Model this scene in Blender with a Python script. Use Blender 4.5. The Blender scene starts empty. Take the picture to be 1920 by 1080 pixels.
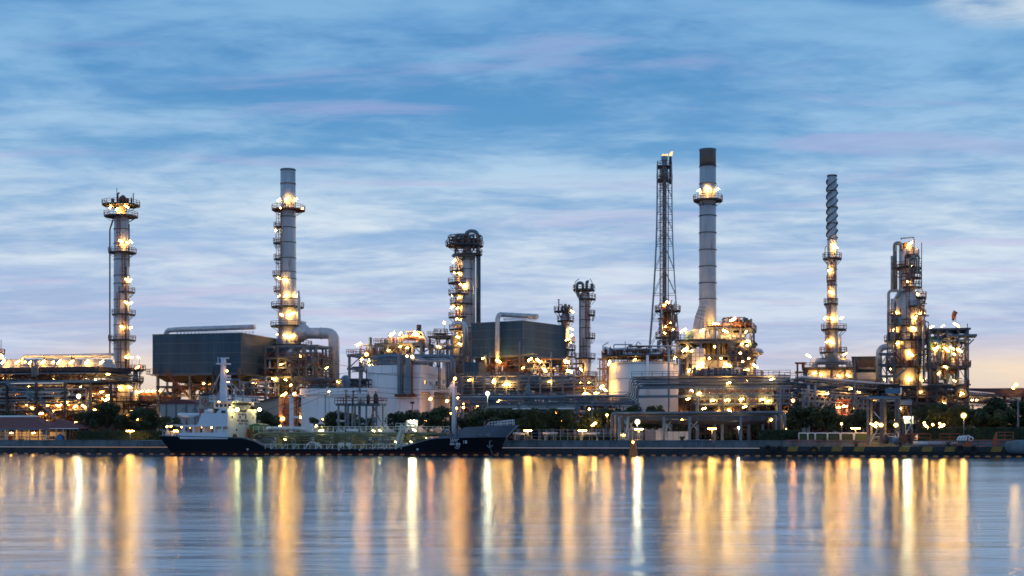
import bpy, math, random
from mathutils import Vector, Matrix
rnd = random.Random(7)
SC = bpy.context.scene
COL = SC.collection
F, HY, CZ = 2700.0, 820.0, 3.3          # focal length in photo pixels, horizon row, eye height over the river
GA = math.radians(-14.1)                # the far bank runs at this heading
UX, UY = math.cos(GA), math.sin(GA)
VX, VY = -UY, UX
C0 = 269.5                              # river edge, metres inland from the camera along V
GZ = 2.5                                # quay level above the water
R = math.radians

def gp(px, d):
    t = (px - 960) / F
    Y = (d + C0) / (t * VX + VY)
    return Vector((t * Y, Y, 0))

# ------------------------------------------------------------------ mesh builder
class MB:
    def __init__(s): s.v = []; s.f = []; s.m = []; s.s = []
    def add(s, vs, fs, mi=0, sm=False):
        o = len(s.v); s.v += [tuple(v) for v in vs]
        for f in fs: s.f.append(tuple(i + o for i in f)); s.m.append(mi); s.s.append(sm)
        return s
    def box(s, x0, x1, y0, y1, z0, z1, mi=0):
        if x1 < x0: x0, x1 = x1, x0
        if y1 < y0: y0, y1 = y1, y0
        if z1 < z0: z0, z1 = z1, z0
        return s.add([(x0,y0,z0),(x1,y0,z0),(x1,y1,z0),(x0,y1,z0),(x0,y0,z1),(x1,y0,z1),(x1,y1,z1),(x0,y1,z1)],
                     [(0,3,2,1),(4,5,6,7),(0,1,5,4),(1,2,6,5),(2,3,7,6),(3,0,4,7)], mi)
    def bar(s, p, q, w, h=None, mi=0):
        p = Vector(p); q = Vector(q); d = q - p
        if d.length < 1e-6: return s
        d.normalize(); up = Vector((0,0,1)) if abs(d.z) < .95 else Vector((0,1,0))
        a = d.cross(up).normalized() * w * .5; b = a.cross(d).normalized() * (h or w) * .5
        vs = [p-a-b, p+a-b, p+a+b, p-a+b, q-a-b, q+a-b, q+a+b, q-a+b]
        return s.add(vs, [(0,3,2,1),(4,5,6,7),(0,1,5,4),(1,2,6,5),(2,3,7,6),(3,0,4,7)], mi)
    def tube(s, pts, r, n=8, mi=0, cap=True):
        pts = [Vector(p) for p in pts]; k = len(pts); vs = []; fs = []
        t0 = (pts[1] - pts[0]).normalized()
        up = Vector((0,0,1)) if abs(t0.z) < .9 else Vector((0,1,0))
        a = t0.cross(up).normalized(); prev = t0
        for i, p in enumerate(pts):
            if i == 0: t = t0
            elif i == k-1: t = (pts[i]-pts[i-1]).normalized()
            else: t = ((pts[i]-pts[i-1]).normalized() + (pts[i+1]-pts[i]).normalized()).normalized()
            q = prev.rotation_difference(t); a = q @ a; prev = t
            a = (a - t * a.dot(t)).normalized(); b = t.cross(a)
            rr = r[i] if isinstance(r, (list, tuple)) else r
            for j in range(n):
                an = 2*math.pi*j/n
                vs.append(p + a*math.cos(an)*rr + b*math.sin(an)*rr)
        for i in range(k-1):
            for j in range(n):
                j2 = (j+1) % n
                fs.append((i*n+j, i*n+j2, (i+1)*n+j2, (i+1)*n+j))
        s.add(vs, fs, mi, True)
        if cap:
            o = len(s.v) - k*n
            s.f.append(tuple(o+j for j in reversed(range(n)))); s.m.append(mi); s.s.append(False)
            s.f.append(tuple(o+(k-1)*n+j for j in range(n))); s.m.append(mi); s.s.append(False)
        return s
    def rev(s, cx, cy, prof, n=20, mi=0, cap=True):
        vs = []; fs = []; k = len(prof)
        for r, z in prof:
            for j in range(n):
                an = 2*math.pi*j/n
                vs.append((cx + r*math.cos(an), cy + r*math.sin(an), z))
        for i in range(k-1):
            for j in range(n):
                j2 = (j+1) % n
                fs.append((i*n+j, i*n+j2, (i+1)*n+j2, (i+1)*n+j))
        s.add(vs, fs, mi, True)
        if cap:
            o = len(s.v) - k*n
            s.f.append(tuple(o+j for j in reversed(range(n)))); s.m.append(mi); s.s.append(False)
            s.f.append(tuple(o+(k-1)*n+j for j in range(n))); s.m.append(mi); s.s.append(False)
        return s
    def prism(s, pts, a0, a1, axis='y', mi=0):
        """pts: 2-D outline; axis y -> outline in xz swept from y=a0 to a1; axis z -> outline in xy."""
        n = len(pts)
        if axis == 'y': vs = [(x,a0,z) for x,z in pts] + [(x,a1,z) for x,z in pts]
        elif axis == 'x': vs = [(a0,y,z) for y,z in pts] + [(a1,y,z) for y,z in pts]
        else: vs = [(x,y,a0) for x,y in pts] + [(x,y,a1) for x,y in pts]
        fs = [tuple(range(n)), tuple(reversed(range(n, 2*n)))] + [(i, i+n, (i+1)%n+n, (i+1)%n) for i in range(n)]
        return s.add(vs, fs, mi)
    def rail(s, path, h=1.1, w=.085, closed=False, step=1.6, mi=0):
        P = [Vector(p) for p in path]
        if closed: P.append(P[0])
        up = Vector((0,0,1))
        for a, b in zip(P, P[1:]):
            for hh in (h, h*.55): s.bar(a+up*hh, b+up*hh, w, mi=mi)
            L = (b-a).length; n = max(1, round(L/step))
            for i in range(n): s.bar(a.lerp(b, i/n), a.lerp(b, i/n)+up*h, w, mi=mi)
        if not closed: s.bar(P[-1], P[-1]+up*h, w, mi=mi)
        return s
    def build(s, name, mat, parent=None, label=None):
        me = bpy.data.meshes.new(name)
        me.from_pydata(s.v, [], s.f)
        mats = mat if isinstance(mat, (list, tuple)) else [mat]
        for m in mats: me.materials.append(m)
        me.polygons.foreach_set('material_index', s.m)
        me.polygons.foreach_set('use_smooth', s.s)
        me.update()
        import bmesh
        bm = bmesh.new(); bm.from_mesh(me); bmesh.ops.recalc_face_normals(bm, faces=bm.faces); bm.to_mesh(me); bm.free()
        o = bpy.data.objects.new(name, me); COL.objects.link(o)
        if parent is not None: o.parent = parent.o if isinstance(parent, T) else parent
        if label: o['label'] = label
        return o

def fillet(pts, rad, n=4):
    P = [Vector(p) for p in pts]; out = [P[0]]
    for a, b, c in zip(P, P[1:], P[2:]):
        u = (a-b); v = (c-b); r = min(rad, u.length*.48, v.length*.48)
        u.normalize(); v.normalize(); p0 = b+u*r; p1 = b+v*r
        for i in range(n+1):
            t = i/n; out.append((p0.lerp(b, t)).lerp(b.lerp(p1, t), t))
    out.append(P[-1]); return out

def tag(o, label=None, cat=None, group=None, kind=None):
    if label: o['label'] = label
    if cat: o['category'] = cat
    if group: o['group'] = group
    if kind: o['kind'] = kind
    return o

class T:
    """A thing: an Empty at its base; x() and z() turn photo rows and columns into its own metres."""
    def __init__(s, name, label, cat, px, d, yaw=0, group=None, z0=GZ, ang=None):
        s.p = gp(px, d); s.a = (GA + R(yaw)) if ang is None else ang; s.z0 = z0
        s.ex, s.ey = math.cos(s.a), math.sin(s.a)
        s.o = bpy.data.objects.new(name, None); COL.objects.link(s.o)
        s.o.empty_display_size = .5
        s.o.location = (s.p.x, s.p.y, z0); s.o.rotation_euler = (0, 0, s.a)
        tag(s.o, label, cat, group, 'thing')
    def x(s, px, ly=0):
        t = (px-960)/F; ox = s.p.x - ly*s.ey; oy = s.p.y + ly*s.ex
        return (t*oy - ox)/(s.ex - t*s.ey)
    def z(s, py, lx=0, ly=0):
        Y = s.p.y + lx*s.ey + ly*s.ex
        return CZ + (HY-py)*Y/F - s.z0
    def pt(s, px, py, ly=0):
        x = s.x(px, ly); return Vector((x, ly, s.z(py, x, ly)))
    @property
    def m(s): return s.p.y/F              # metres per photo pixel here

# ------------------------------------------------------------------ materials
def new_mat(name):
    m = bpy.data.materials.new(name); m.use_nodes = True
    nt = m.node_tree; return m, nt, nt.nodes['Principled BSDF']

def mat(name, col, rough=.6, metal=0.0, var=.25, scale=.6, streak=0.0, bump=0.0, bscale=6.0, rust=None, rust_amt=.0, ribs=None):
    m, nt, b = new_mat(name); N = nt.nodes; L = nt.links
    tc = N.new('ShaderNodeTexCoord')
    mp = N.new('ShaderNodeMapping'); L.new(tc.outputs['Object'], mp.inputs['Vector'])
    mp.inputs['Scale'].default_value = (1, 1, 1 if not streak else streak)
    nz = N.new('ShaderNodeTexNoise'); nz.inputs['Scale'].default_value = scale; nz.inputs['Detail'].default_value = 6
    nz.inputs['Roughness'].default_value = .65
    L.new(mp.outputs['Vector'], nz.inputs['Vector'])
    mix = N.new('ShaderNodeMix'); mix.data_type = 'RGBA'
    mix.inputs[6].default_value = (*[c*(1-var) for c in col], 1); mix.inputs[7].default_value = (*[min(1, c*(1+var)) for c in col], 1)
    mr = N.new('ShaderNodeMapRange'); mr.inputs[1].default_value = .3; mr.inputs[2].default_value = .7
    L.new(nz.outputs['Fac'], mr.inputs[0]); L.new(mr.outputs[0], mix.inputs[0])
    out = mix.outputs[2]
    if rust:
        n2 = N.new('ShaderNodeTexNoise'); n2.inputs['Scale'].default_value = scale*2.3; n2.inputs['Detail'].default_value = 8
        L.new(mp.outputs['Vector'], n2.inputs['Vector'])
        r2 = N.new('ShaderNodeMapRange'); r2.inputs[1].default_value = .72-rust_amt*.3; r2.inputs[2].default_value = .84-rust_amt*.3
        L.new(n2.outputs['Fac'], r2.inputs[0])
        m2 = N.new('ShaderNodeMix'); m2.data_type = 'RGBA'; m2.inputs[7].default_value = (*rust, 1)
        L.new(r2.outputs[0], m2.inputs[0]); L.new(out, m2.inputs[6]); out = m2.outputs[2]
    L.new(out, b.inputs['Base Color'])
    b.inputs['Roughness'].default_value = rough; b.inputs['Metallic'].default_value = metal
    if bump or ribs:
        bp = N.new('ShaderNodeBump'); bp.inputs['Strength'].default_value = 1.0
        if ribs:
            axis, per, depth = ribs
            wv = N.new('ShaderNodeTexWave'); wv.wave_type = 'BANDS'; wv.bands_direction = axis
            wv.inputs['Scale'].default_value = 1.0/per/3.18; L.new(tc.outputs['Object'], wv.inputs['Vector'])
            bp.inputs['Distance'].default_value = depth; L.new(wv.outputs['Fac'], bp.inputs['Height'])
        else:
            n3 = N.new('ShaderNodeTexNoise'); n3.inputs['Scale'].default_value = bscale; n3.inputs['Detail'].default_value = 4
            L.new(tc.outputs['Object'], n3.inputs['Vector'])
            bp.inputs['Distance'].default_value = bump; L.new(n3.outputs['Fac'], bp.inputs['Height'])
        L.new(bp.outputs['Normal'], b.inputs['Normal'])
    return m

def emit(name, col, strength):
    m = bpy.data.materials.new(name); m.use_nodes = True; nt = m.node_tree; nt.nodes.clear()
    e = nt.nodes.new('ShaderNodeEmission'); e.inputs[0].default_value = (*col, 1); e.inputs[1].default_value = strength
    o = nt.nodes.new('ShaderNodeOutputMaterial'); nt.links.new(e.outputs[0], o.inputs[0]); return m

RUSTC = (.12, .045, .02)
M = dict(
    shell=mat('column_shell', (.46,.48,.50), .45, .25, .22, .35, .25, bump=.02, bscale=1.2, rust=(.2,.13,.09), rust_amt=.25),
    stack=mat('stack_steel', (.37,.43,.48), .5, .15, .26, .3, .16, rust=(.2,.16,.13), rust_amt=.28),
    stackdark=mat('stack_top_soot', (.08,.12,.155), .7, .1, .25, .4, .3),
    clad=mat('corrugated_cladding', (.018,.068,.115), .6, .15, .3, .35, .07, ribs=('X', .9, .07), rust=(.05,.06,.07), rust_amt=.12),
    cladtrim=mat('cladding_flashing', (.08,.12,.155), .5, .2, .15),
    duct=mat('galvanised_duct', (.48,.51,.54), .42, .3, .2, .5, rust=(.22,.15,.1), rust_amt=.15),
    steel=mat('weathered_blue_grey_steel', (.14,.17,.20), .6, .25, .25, .8, rust=RUSTC, rust_amt=.2),
    flarepaint=mat('flare_tower_blue_paint', (.16,.26,.34), .5, .1, .15, .8),
    dark=mat('dark_oily_steel', (.055,.055,.06), .65, .3, .3, .8, rust=RUSTC, rust_amt=.35),
    rusty=mat('red_oxide_steel', (.17,.065,.038), .75, .1, .3, 1.1),
    pipe=mat('pipe_insulation_jacket', (.38,.40,.42), .4, .3, .2, .5, rust=(.18,.1,.06), rust_amt=.15),
    pipeb=mat('blue_grey_painted_pipe', (.115,.175,.225), .45, .2, .2, .5),
    piped=mat('dark_pipe', (.09,.10,.12), .5, .3, .2, .5),
    white=mat('white_render_wall', (.80,.81,.83), .75, 0, .07, .18, .12, bump=.01, bscale=3, rust=(.42,.38,.33), rust_amt=.1),
    tank=mat('white_tank_paint', (.78,.77,.75), .5, 0, .06, .2, .1, rust=(.45,.36,.28), rust_amt=.02),
    tan=mat('tan_wall_panel', (.36,.29,.24), .8, 0, .12, .3, .2, ribs=('X', .5, .03)),
    greywall=mat('grey_rendered_wall', (.33,.34,.35), .8, 0, .15, .4, .3),
    conc=mat('river_wall_concrete', (.115,.145,.165), .85, 0, .4, .5, .6, bump=.05, bscale=2.2),
    concd=mat('wet_algae_concrete', (.022,.027,.03), .75, 0, .5, .9, .5, bump=.08, bscale=1.5),
    roof=mat('red_roof_tiles', (.15,.05,.05), .8, 0, .25, 1.2, ribs=('X', .35, .04)),
    ground=mat('yard_gravel_ground', (.09,.088,.08), .95, 0, .35, .2, bump=.05, bscale=3),
    leafA=mat('foliage_dark_green', (.035,.062,.022), .6, 0, .45, .9),
    leafB=mat('foliage_olive_green', (.055,.078,.022), .6, 0, .45, .9),
    leafH=mat('hedge_foliage', (.028,.055,.022), .65, 0, .4, .8),
    bark=mat('tree_bark', (.09,.07,.05), .9, 0, .3, 2, .3),
    cream=mat('ship_cream_paint', (.68,.66,.56), .45, 0, .06, .3, .2, rust=(.34,.2,.1), rust_amt=.0),
    shipgrey=mat('ship_pale_grey_paint', (.58,.64,.70), .45, 0, .06, .3, .2, rust=(.35,.24,.16), rust_amt=-.02),
    bulw=mat('ship_bulwark_grey', (.12,.15,.18), .5, 0, .12, .4, .3),
    deckpipe=mat('ship_pale_green_pipe', (.17,.19,.11), .5, .1, .3, .8),
    orange=mat('orange_buoy_paint', (.55,.17,.03), .55, 0, .15, .8),
    redrail=mat('orange_red_handrail', (.42,.09,.035), .55, 0, .2, .9),
    tyre=mat('black_tyre_rubber', (.018,.018,.02), .85, 0, .3, 2),
    glass=mat('dark_window_glass', (.02,.03,.035), .08, 0, .1, 1),
    black=mat('black_marking_paint', (.02,.02,.022), .6, 0, .1, 1),
    yellow=mat('yellow_marking_paint', (.26,.15,.02), .65, 0, .25, 1.4),
    letters=mat('pale_hull_lettering', (.62,.64,.66), .6, 0, .08, 1),
    red=mat('red_paint', (.40,.05,.035), .55, 0, .15, 1),
    whitepaint=mat('white_gloss_paint', (.78,.79,.80), .35, 0, .06, 1),
    blue=mat('blue_vessel_paint', (.06,.16,.24), .45, .1, .15, .8),
    green=mat('green_pipe_paint', (.05,.16,.09), .5, 0, .15, .8),
    yel=mat('ochre_furnace_lining', (.45,.34,.12), .7, 0, .15, .8, .4),
    carpaint=mat('silver_car_paint', (.55,.57,.6), .25, .3, .05, 1),
    plastic=mat('blue_tarpaulin', (.05,.14,.28), .55, 0, .2, 1.5),
    wood=mat('weathered_wood', (.25,.16,.08), .8, 0, .3, 2),
)
WARM = (1.0, .45, .085); ORNG = (1.0, .30, .05); COOL = (1.0, .92, .55); YELG = (1.0, .84, .26)
LENS = {k: emit('lamp_lens_'+k, c, s) for k, c, s in (('warm', WARM, 140), ('orange', ORNG, 150), ('cool', COOL, 250), ('ship', YELG, 85))}
BACK = {k: emit('lamp_back_'+k, c, s) for k, c, s in (('warm', WARM, 135), ('orange', ORNG, 70), ('cool', COOL, 14), ('ship', YELG, 8))}  # glowing back plates, added to light the steel behind each lamp
RIM = {k: emit('lamp_reflector_'+k, c, s) for k, c, s in (('warm', (1, .55, .12), 1.05), ('orange', (1, .30, .05), 1.0), ('cool', (1, .80, .35), 1.0), ('ship', (1, .78, .25), 1.0))}  # golden halo around each lens, painted as a faintly emissive plate

def lamp(t, px, py, ly=None, tilt=None, kind='warm', L=1.3, w=.28, pole=2.2, r=None, bulb=False, parent=None, k=1.0):
    """A lit lamp head on its bracket, a part of its structure."""
    if ly is None:
        x = t.x(px, 0); ly = -(math.sqrt(max((r or 0)**2 - x*x, 0)) + 1.1) if r else -1.0
    c = t.pt(px, py, ly); mb = MB(); L *= k*.72; w *= k*(.56 if bulb else .8)
    if bulb:
        mb.rev(c.x, c.y, [(.02, c.z-w*.9), (w*.75, c.z-w*.5), (w*.95, c.z), (w*.75, c.z+w*.5), (.02, c.z+w*.9)], 8, 1)
        for q in range(4):
            for j in range(4): mb.m[q*8+j] = 2
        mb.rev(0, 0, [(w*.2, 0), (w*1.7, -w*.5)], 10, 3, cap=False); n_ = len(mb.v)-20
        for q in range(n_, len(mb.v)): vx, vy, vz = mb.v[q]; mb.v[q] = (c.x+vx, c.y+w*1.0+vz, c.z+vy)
        if pole: mb.bar((c.x, c.y+.1, c.z-pole), (c.x, c.y+.1, c.z-w), .1)
    else:
        if tilt is None: tilt = rnd.choice((-1, 1))*rnd.uniform(.45, .65)
        u = Vector((math.cos(tilt), 0, math.sin(tilt))); v = Vector((-u.z, 0, u.x)); n = Vector((0, -1, 0))
        a, b = c-u*L/2, c+u*L/2; h = w*.5
        vs = [a-v*h, b-v*h, b+v*h, a+v*h, a-v*h*.6-n*.18, b-v*h*.6-n*.18, b+v*h*.6-n*.18, a+v*h*.6-n*.18]
        mb.add(vs, [(0,1,2,3)], 1)
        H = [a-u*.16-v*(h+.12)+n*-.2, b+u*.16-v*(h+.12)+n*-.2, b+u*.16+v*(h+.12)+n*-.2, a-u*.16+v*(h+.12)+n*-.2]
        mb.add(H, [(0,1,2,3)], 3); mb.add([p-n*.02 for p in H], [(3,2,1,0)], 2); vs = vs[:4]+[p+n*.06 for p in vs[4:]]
        mb.add(vs, [(0,4,5,1),(1,5,6,2),(2,6,7,3),(3,7,4,0)], 1)
        if pole:
            e = a if a.z < b.z else b
            mb.bar((e.x, e.y+.12, e.z-pole), (e.x, e.y+.12, e.z+.05), .09)
            mb.bar((e.x, e.y+.12, e.z), (c.x, c.y+.22, c.z), .09)
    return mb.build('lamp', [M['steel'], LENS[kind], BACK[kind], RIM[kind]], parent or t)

# ------------------------------------------------------------------ sky
W = bpy.data.worlds.new('World'); SC.world = W; W.use_nodes = True
def world():
    nt = W.node_tree; N = nt.nodes; L = nt.links; N.clear()
    def node(t, **kw):
        n = N.new(t)
        for k, v in kw.items(): setattr(n, k, v)
        return n
    def math_(op, a, b=None, clamp=False):
        n = node('ShaderNodeMath', operation=op, use_clamp=clamp)
        for i, q in enumerate((a, b)):
            if q is None: continue
            if isinstance(q, (int, float)): n.inputs[i].default_value = q
            else: L.new(q, n.inputs[i])
        return n.outputs[0]
    def ramp(fac, stops, interp='LINEAR'):
        n = node('ShaderNodeValToRGB'); cr = n.color_ramp; cr.interpolation = interp
        while len(cr.elements) < len(stops): cr.elements.new(.5)
        for e, (p, c) in zip(cr.elements, stops): e.position = p; e.color = (*c, 1)
        L.new(fac, n.inputs[0]); return n.outputs[0]
    def mixc(f, a, b, blend='MIX'):
        n = node('ShaderNodeMix', data_type='RGBA', blend_type=blend)
        for i, q in ((0, f), (6, a), (7, b)):
            if isinstance(q, (int, float)): n.inputs[i].default_value = q
            elif isinstance(q, tuple): n.inputs[i].default_value = (*q, 1)
            else: L.new(q, n.inputs[i])
        return n.outputs[2]
    def maprange(v, a, b, c=0., d=1., smooth=False):
        n = node('ShaderNodeMapRange'); n.clamp = True
        if smooth: n.interpolation_type = 'SMOOTHSTEP'
        for i, q in enumerate((v, a, b, c, d)):
            if isinstance(q, (int, float)): n.inputs[i].default_value = q
            else: L.new(q, n.inputs[i])
        return n.outputs[0]
    tc = node('ShaderNodeTexCoord'); sep = node('ShaderNodeSeparateXYZ'); L.new(tc.outputs['Generated'], sep.inputs[0])
    X, Y, Z = sep.outputs
    zc = math_('MAXIMUM', Z, 0.0)
    zd = math_('ADD', zc, .085)
    px = math_('DIVIDE', X, zd); py = math_('DIVIDE', Y, zd)
    cv = node('ShaderNodeCombineXYZ'); L.new(px, cv.inputs[0]); L.new(py, cv.inputs[1])
    def noise(sx, sy, rot, scale, detail, rough, off, dist=0.):
        mp = node('ShaderNodeMapping'); mp.inputs['Scale'].default_value = (sx, sy, 1); mp.inputs['Rotation'].default_value = (0, 0, rot)
        mp.inputs['Location'].default_value = off; L.new(cv.outputs[0], mp.inputs[0])
        n = node('ShaderNodeTexNoise'); n.inputs['Scale'].default_value = scale; n.inputs['Detail'].default_value = detail
        n.inputs['Roughness'].default_value = rough; n.inputs['Distortion'].default_value = dist
        L.new(mp.outputs[0], n.inputs['Vector']); return n.outputs['Fac']
    # air between the clouds, by height above the horizon
    sky = node('ShaderNodeTexSky'); sky.sky_type = 'NISHITA'; sky.sun_disc = False
    sky.sun_elevation = R(2.0); sky.sun_rotation = R(48); sky.air_density = 1.2; sky.dust_density = 2.0; sky.ozone_density = 3.0
    air = ramp(zc, [(0, (.53,.56,.73)), (.04, (.48,.57,.80)), (.10, (.42,.56,.82)), (.15, (.30,.51,.80)), (.20, (.14,.38,.70)), (.28, (.07,.27,.60)), (.6, (.09,.27,.58)), (1, (.10,.26,.54))])
    nish = mixc(1.0, sky.outputs[0], (.06, .06, .06), 'MULTIPLY')
    air = mixc(.12, air, nish)
    light = ramp(zc, [(0, (.60,.59,.71)), (.05, (.63,.69,.85)), (.09, (.69,.78,.89)), (.145, (.76,.85,.91)), (.19, (.44,.64,.84)), (.24, (.30,.54,.80)), (.32, (.22,.46,.74)), (.6, (.42,.56,.74)), (1, (.44,.54,.70))])
    shade = ramp(zc, [(0, (.46,.49,.68)), (.08, (.42,.52,.76)), (.14, (.32,.49,.77)), (.2, (.12,.34,.66)), (.32, (.085,.27,.59)), (1, (.14,.28,.52))])
    big = noise(.45, .8, .25, 1.3, 3, .5, (3.1, 1.7, 0), .5)
    mid = noise(.72, 1.1, .18, 2.8, 8, .6, (7.4, 2.2, 0), .5)
    fine = noise(.9, 1.25, .12, 7.0, 6, .6, (1.3, 9.2, 0), .3)
    dens = math_('ADD', math_('MULTIPLY', big, .42), math_('ADD', math_('MULTIPLY', mid, .38), math_('MULTIPLY', fine, .20)))
    lo = maprange(zc, .02, .30, .43, .46)
    c1 = maprange(dens, .40, .62, smooth=True)
    col = mixc(math_('MULTIPLY', c1, .85), air, light)
    und = noise(.55, 1.1, .2, 1.8, 7, .58, (11.0, 4.0, 0), .4)
    c2 = maprange(und, .52, .70, smooth=True)
    col = mixc(math_('MULTIPLY', c2, .62), col, shade)
    pk = noise(.5, 1.4, .1, 1.9, 6, .55, (21.0, 8.0, 0), .4)
    c3 = maprange(pk, .53, .66, smooth=True)
    col = mixc(math_('MULTIPLY', c3, .62), col, ramp(zc, [(0, (.64,.55,.66)), (.07, (.60,.58,.76)), (.15, (.52,.56,.78)), (.21, (.34,.42,.70)), (.3, (.27,.39,.68)), (.6, (.3,.4,.6))]))
    # afterglow low over the plant, strongest beyond the far end of the pipe bridge and under the left-hand block
    az = math_('ARCTAN2', X, Y)
    def bump_(c, w): return math_('SUBTRACT', 1.0, maprange(math_('ABSOLUTE', math_('SUBTRACT', az, c)), 0, w, smooth=True))
    glow_az = math_('ADD', math_('ADD', math_('MULTIPLY', bump_(.36, .22), 1.5), math_('MULTIPLY', bump_(-.235, .12), 1.3)), math_('MULTIPLY', bump_(.05, .6), .14), True)
    gh = maprange(zc, .038, .078, 1, 0, True)
    gn = noise(.25, .4, 0, 1.2, 4, .6, (2, 5, 0), .5)
    gh2 = math_('MULTIPLY', gh, maprange(gn, .38, .62, .6, 1.0))
    warm = ramp(zc, [(0, (.95,.48,.24)), (.026, (1.0,.60,.32)), (.038, (1.05,.80,.50)), (.048, (1.05,.80,.52)), (.06, (.86,.70,.62)), (.078, (.68,.64,.70))])
    col = mixc(math_('MULTIPLY', gh2, glow_az, True), col, warm)
    # bright break in the cloud high up at the frame corner
    def spot(a, z, wa, wz):
        u = math_('DIVIDE', math_('SUBTRACT', az, a), wa); v = math_('DIVIDE', math_('SUBTRACT', zc, z), wz)
        return maprange(math_('ADD', math_('MULTIPLY', u, u), math_('MULTIPLY', v, v)), 0, 1, 1, 0, True)
    sp = math_('MULTIPLY', spot(.34, .285, .07, .03), maprange(dens, .44, .6))
    col = mixc(sp, col, (.85, .88, .88))
    bg = node('ShaderNodeBackground'); bg.inputs[1].default_value = 1.0; L.new(col, bg.inputs[0])
    o = node('ShaderNodeOutputWorld'); L.new(bg.outputs[0], o.inputs[0])
world()
sd = bpy.data.lights.new('low_sun', 'SUN'); sd.energy = .25; sd.angle = R(8); sd.color = (1, .72, .45)
so = bpy.data.objects.new('low_sun', sd); COL.objects.link(so)
so.rotation_euler = Vector((-math.sin(R(48)), -math.cos(R(48)), -.06)).to_track_quat('-Z', 'Y').to_euler()

# ------------------------------------------------------------------ camera
cam = bpy.data.cameras.new('camera'); co = bpy.data.objects.new('camera', cam); COL.objects.link(co)
co.location = (0, 0, CZ); co.rotation_euler = (math.pi/2, 0, 0)
cam.sensor_width = 36; cam.lens = 36*F/1920; cam.shift_y = (HY-540)/1920
cam.clip_start = .5; cam.clip_end = 20000
SC.camera = co
SC.render.engine = 'CYCLES'
SC.view_settings.view_transform = 'Standard'; SC.view_settings.look = 'None'; SC.view_settings.exposure = 0; SC.view_settings.gamma = 1
SC.cycles.use_denoising = True; SC.cycles.filter_width = 1.65
SC.cycles.max_bounces = 6; SC.cycles.diffuse_bounces = 2; SC.cycles.glossy_bounces = 3; SC.cycles.sample_clamp_indirect = 4

# ------------------------------------------------------------------ river and land
def water_mat():
    m, nt, b = new_mat('river_water'); N = nt.nodes; L = nt.links
    ge = N.new('ShaderNodeNewGeometry')
    def nz(scale, sx, sy, detail):
        mp = N.new('ShaderNodeMapping'); mp.inputs['Scale'].default_value = (sx, sy, 1); mp.inputs['Rotation'].default_value = (0, 0, .12)
        L.new(ge.outputs['Position'], mp.inputs[0])
        n = N.new('ShaderNodeTexNoise'); n.inputs['Scale'].default_value = scale; n.inputs['Detail'].default_value = detail
        n.inputs['Roughness'].default_value = .55
        L.new(mp.outputs[0], n.inputs['Vector']); return n.outputs['Fac']
    b1 = N.new('ShaderNodeBump'); b1.inputs['Strength'].default_value = 1; b1.inputs['Distance'].default_value = .075
    L.new(nz(.36, .42, 1.0, 4), b1.inputs['Height'])
    b2 = N.new('ShaderNodeBump'); b2.inputs['Strength'].default_value = 1; b2.inputs['Distance'].default_value = .07
    L.new(nz(.045, .5, 1.0, 2), b2.inputs['Height']); L.new(b1.outputs[0], b2.inputs['Normal'])
    mr = N.new('ShaderNodeMapRange'); mr.inputs[1].default_value = .3; mr.inputs[2].default_value = .7
    mr.inputs[3].default_value = .165; mr.inputs[4].default_value = .215
    L.new(nz(.05, .35, 1.0, 4), mr.inputs[0])
    gl = N.new('ShaderNodeBsdfGlossy'); gl.distribution = 'BECKMANN'; gl.inputs['Color'].default_value = (.78, .91, 1, 1)
    L.new(mr.outputs[0], gl.inputs['Roughness']); L.new(b2.outputs[0], gl.inputs['Normal'])
    df = N.new('ShaderNodeBsdfDiffuse'); df.inputs[0].default_value = (.035, .105, .19, 1)
    fr = N.new('ShaderNodeFresnel'); fr.inputs[0].default_value = 1.42
    mx = N.new('ShaderNodeMixShader'); L.new(fr.outputs[0], mx.inputs[0]); L.new(df.outputs[0], mx.inputs[1]); L.new(gl.outputs[0], mx.inputs[2])
    L.new(mx.outputs[0], nt.nodes['Material Output'].inputs['Surface']); nt.nodes.remove(b)
    return m
mb = MB()
e0, e1 = gp(-2600, .3), gp(4400, .3)
mb.add([(-1500,-400,0),(1500,-400,0),(e1.x+300*UX,e1.y+300*UY,0),(e0.x-900*UX,e0.y-900*UY,0)], [(0,1,2,3)])
tag(mb.build('river', water_mat()), kind='structure')
mb = MB()
a, b = gp(-1800, .9), gp(3600, .9)
a -= Vector((UX,UY,0))*900; b += Vector((UX,UY,0))*300
far = Vector((VX,VY,0))*9000
mb.add([(a.x,a.y,GZ-.03),(b.x,b.y,GZ-.03),(b.x+far.x+6000,b.y+far.y,GZ-.03),(a.x+far.x-6000,a.y+far.y,GZ-.03)], [(0,1,2,3)])
tag(mb.build('ground', M['ground']), kind='structure')
# ================================================================== process-plant building blocks
def shell(t, segs, material='shell', name='shell', cx=None, n=28, bands=None, ly=0, parent=None):
    """segs: (photo row, half width in photo pixels) from the foot upward, on the thing's axis."""
    x = 0 if cx is None else t.x(cx, ly)
    prof = [(hw*t.m, t.z(py, x, ly)) for py, hw in segs]
    o = MB().rev(x, ly, prof, n).build(name, M[material], parent or t)
    for b, hw in bands or []:
        z = t.z(b, x, ly); r = hw*t.m
        MB().rev(x, ly, [(r, z-.09), (r+.13, z-.09), (r+.13, z+.09), (r, z+.09)], n).build('stiffening_ring', M['dark'], parent or t)
    return o

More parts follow.
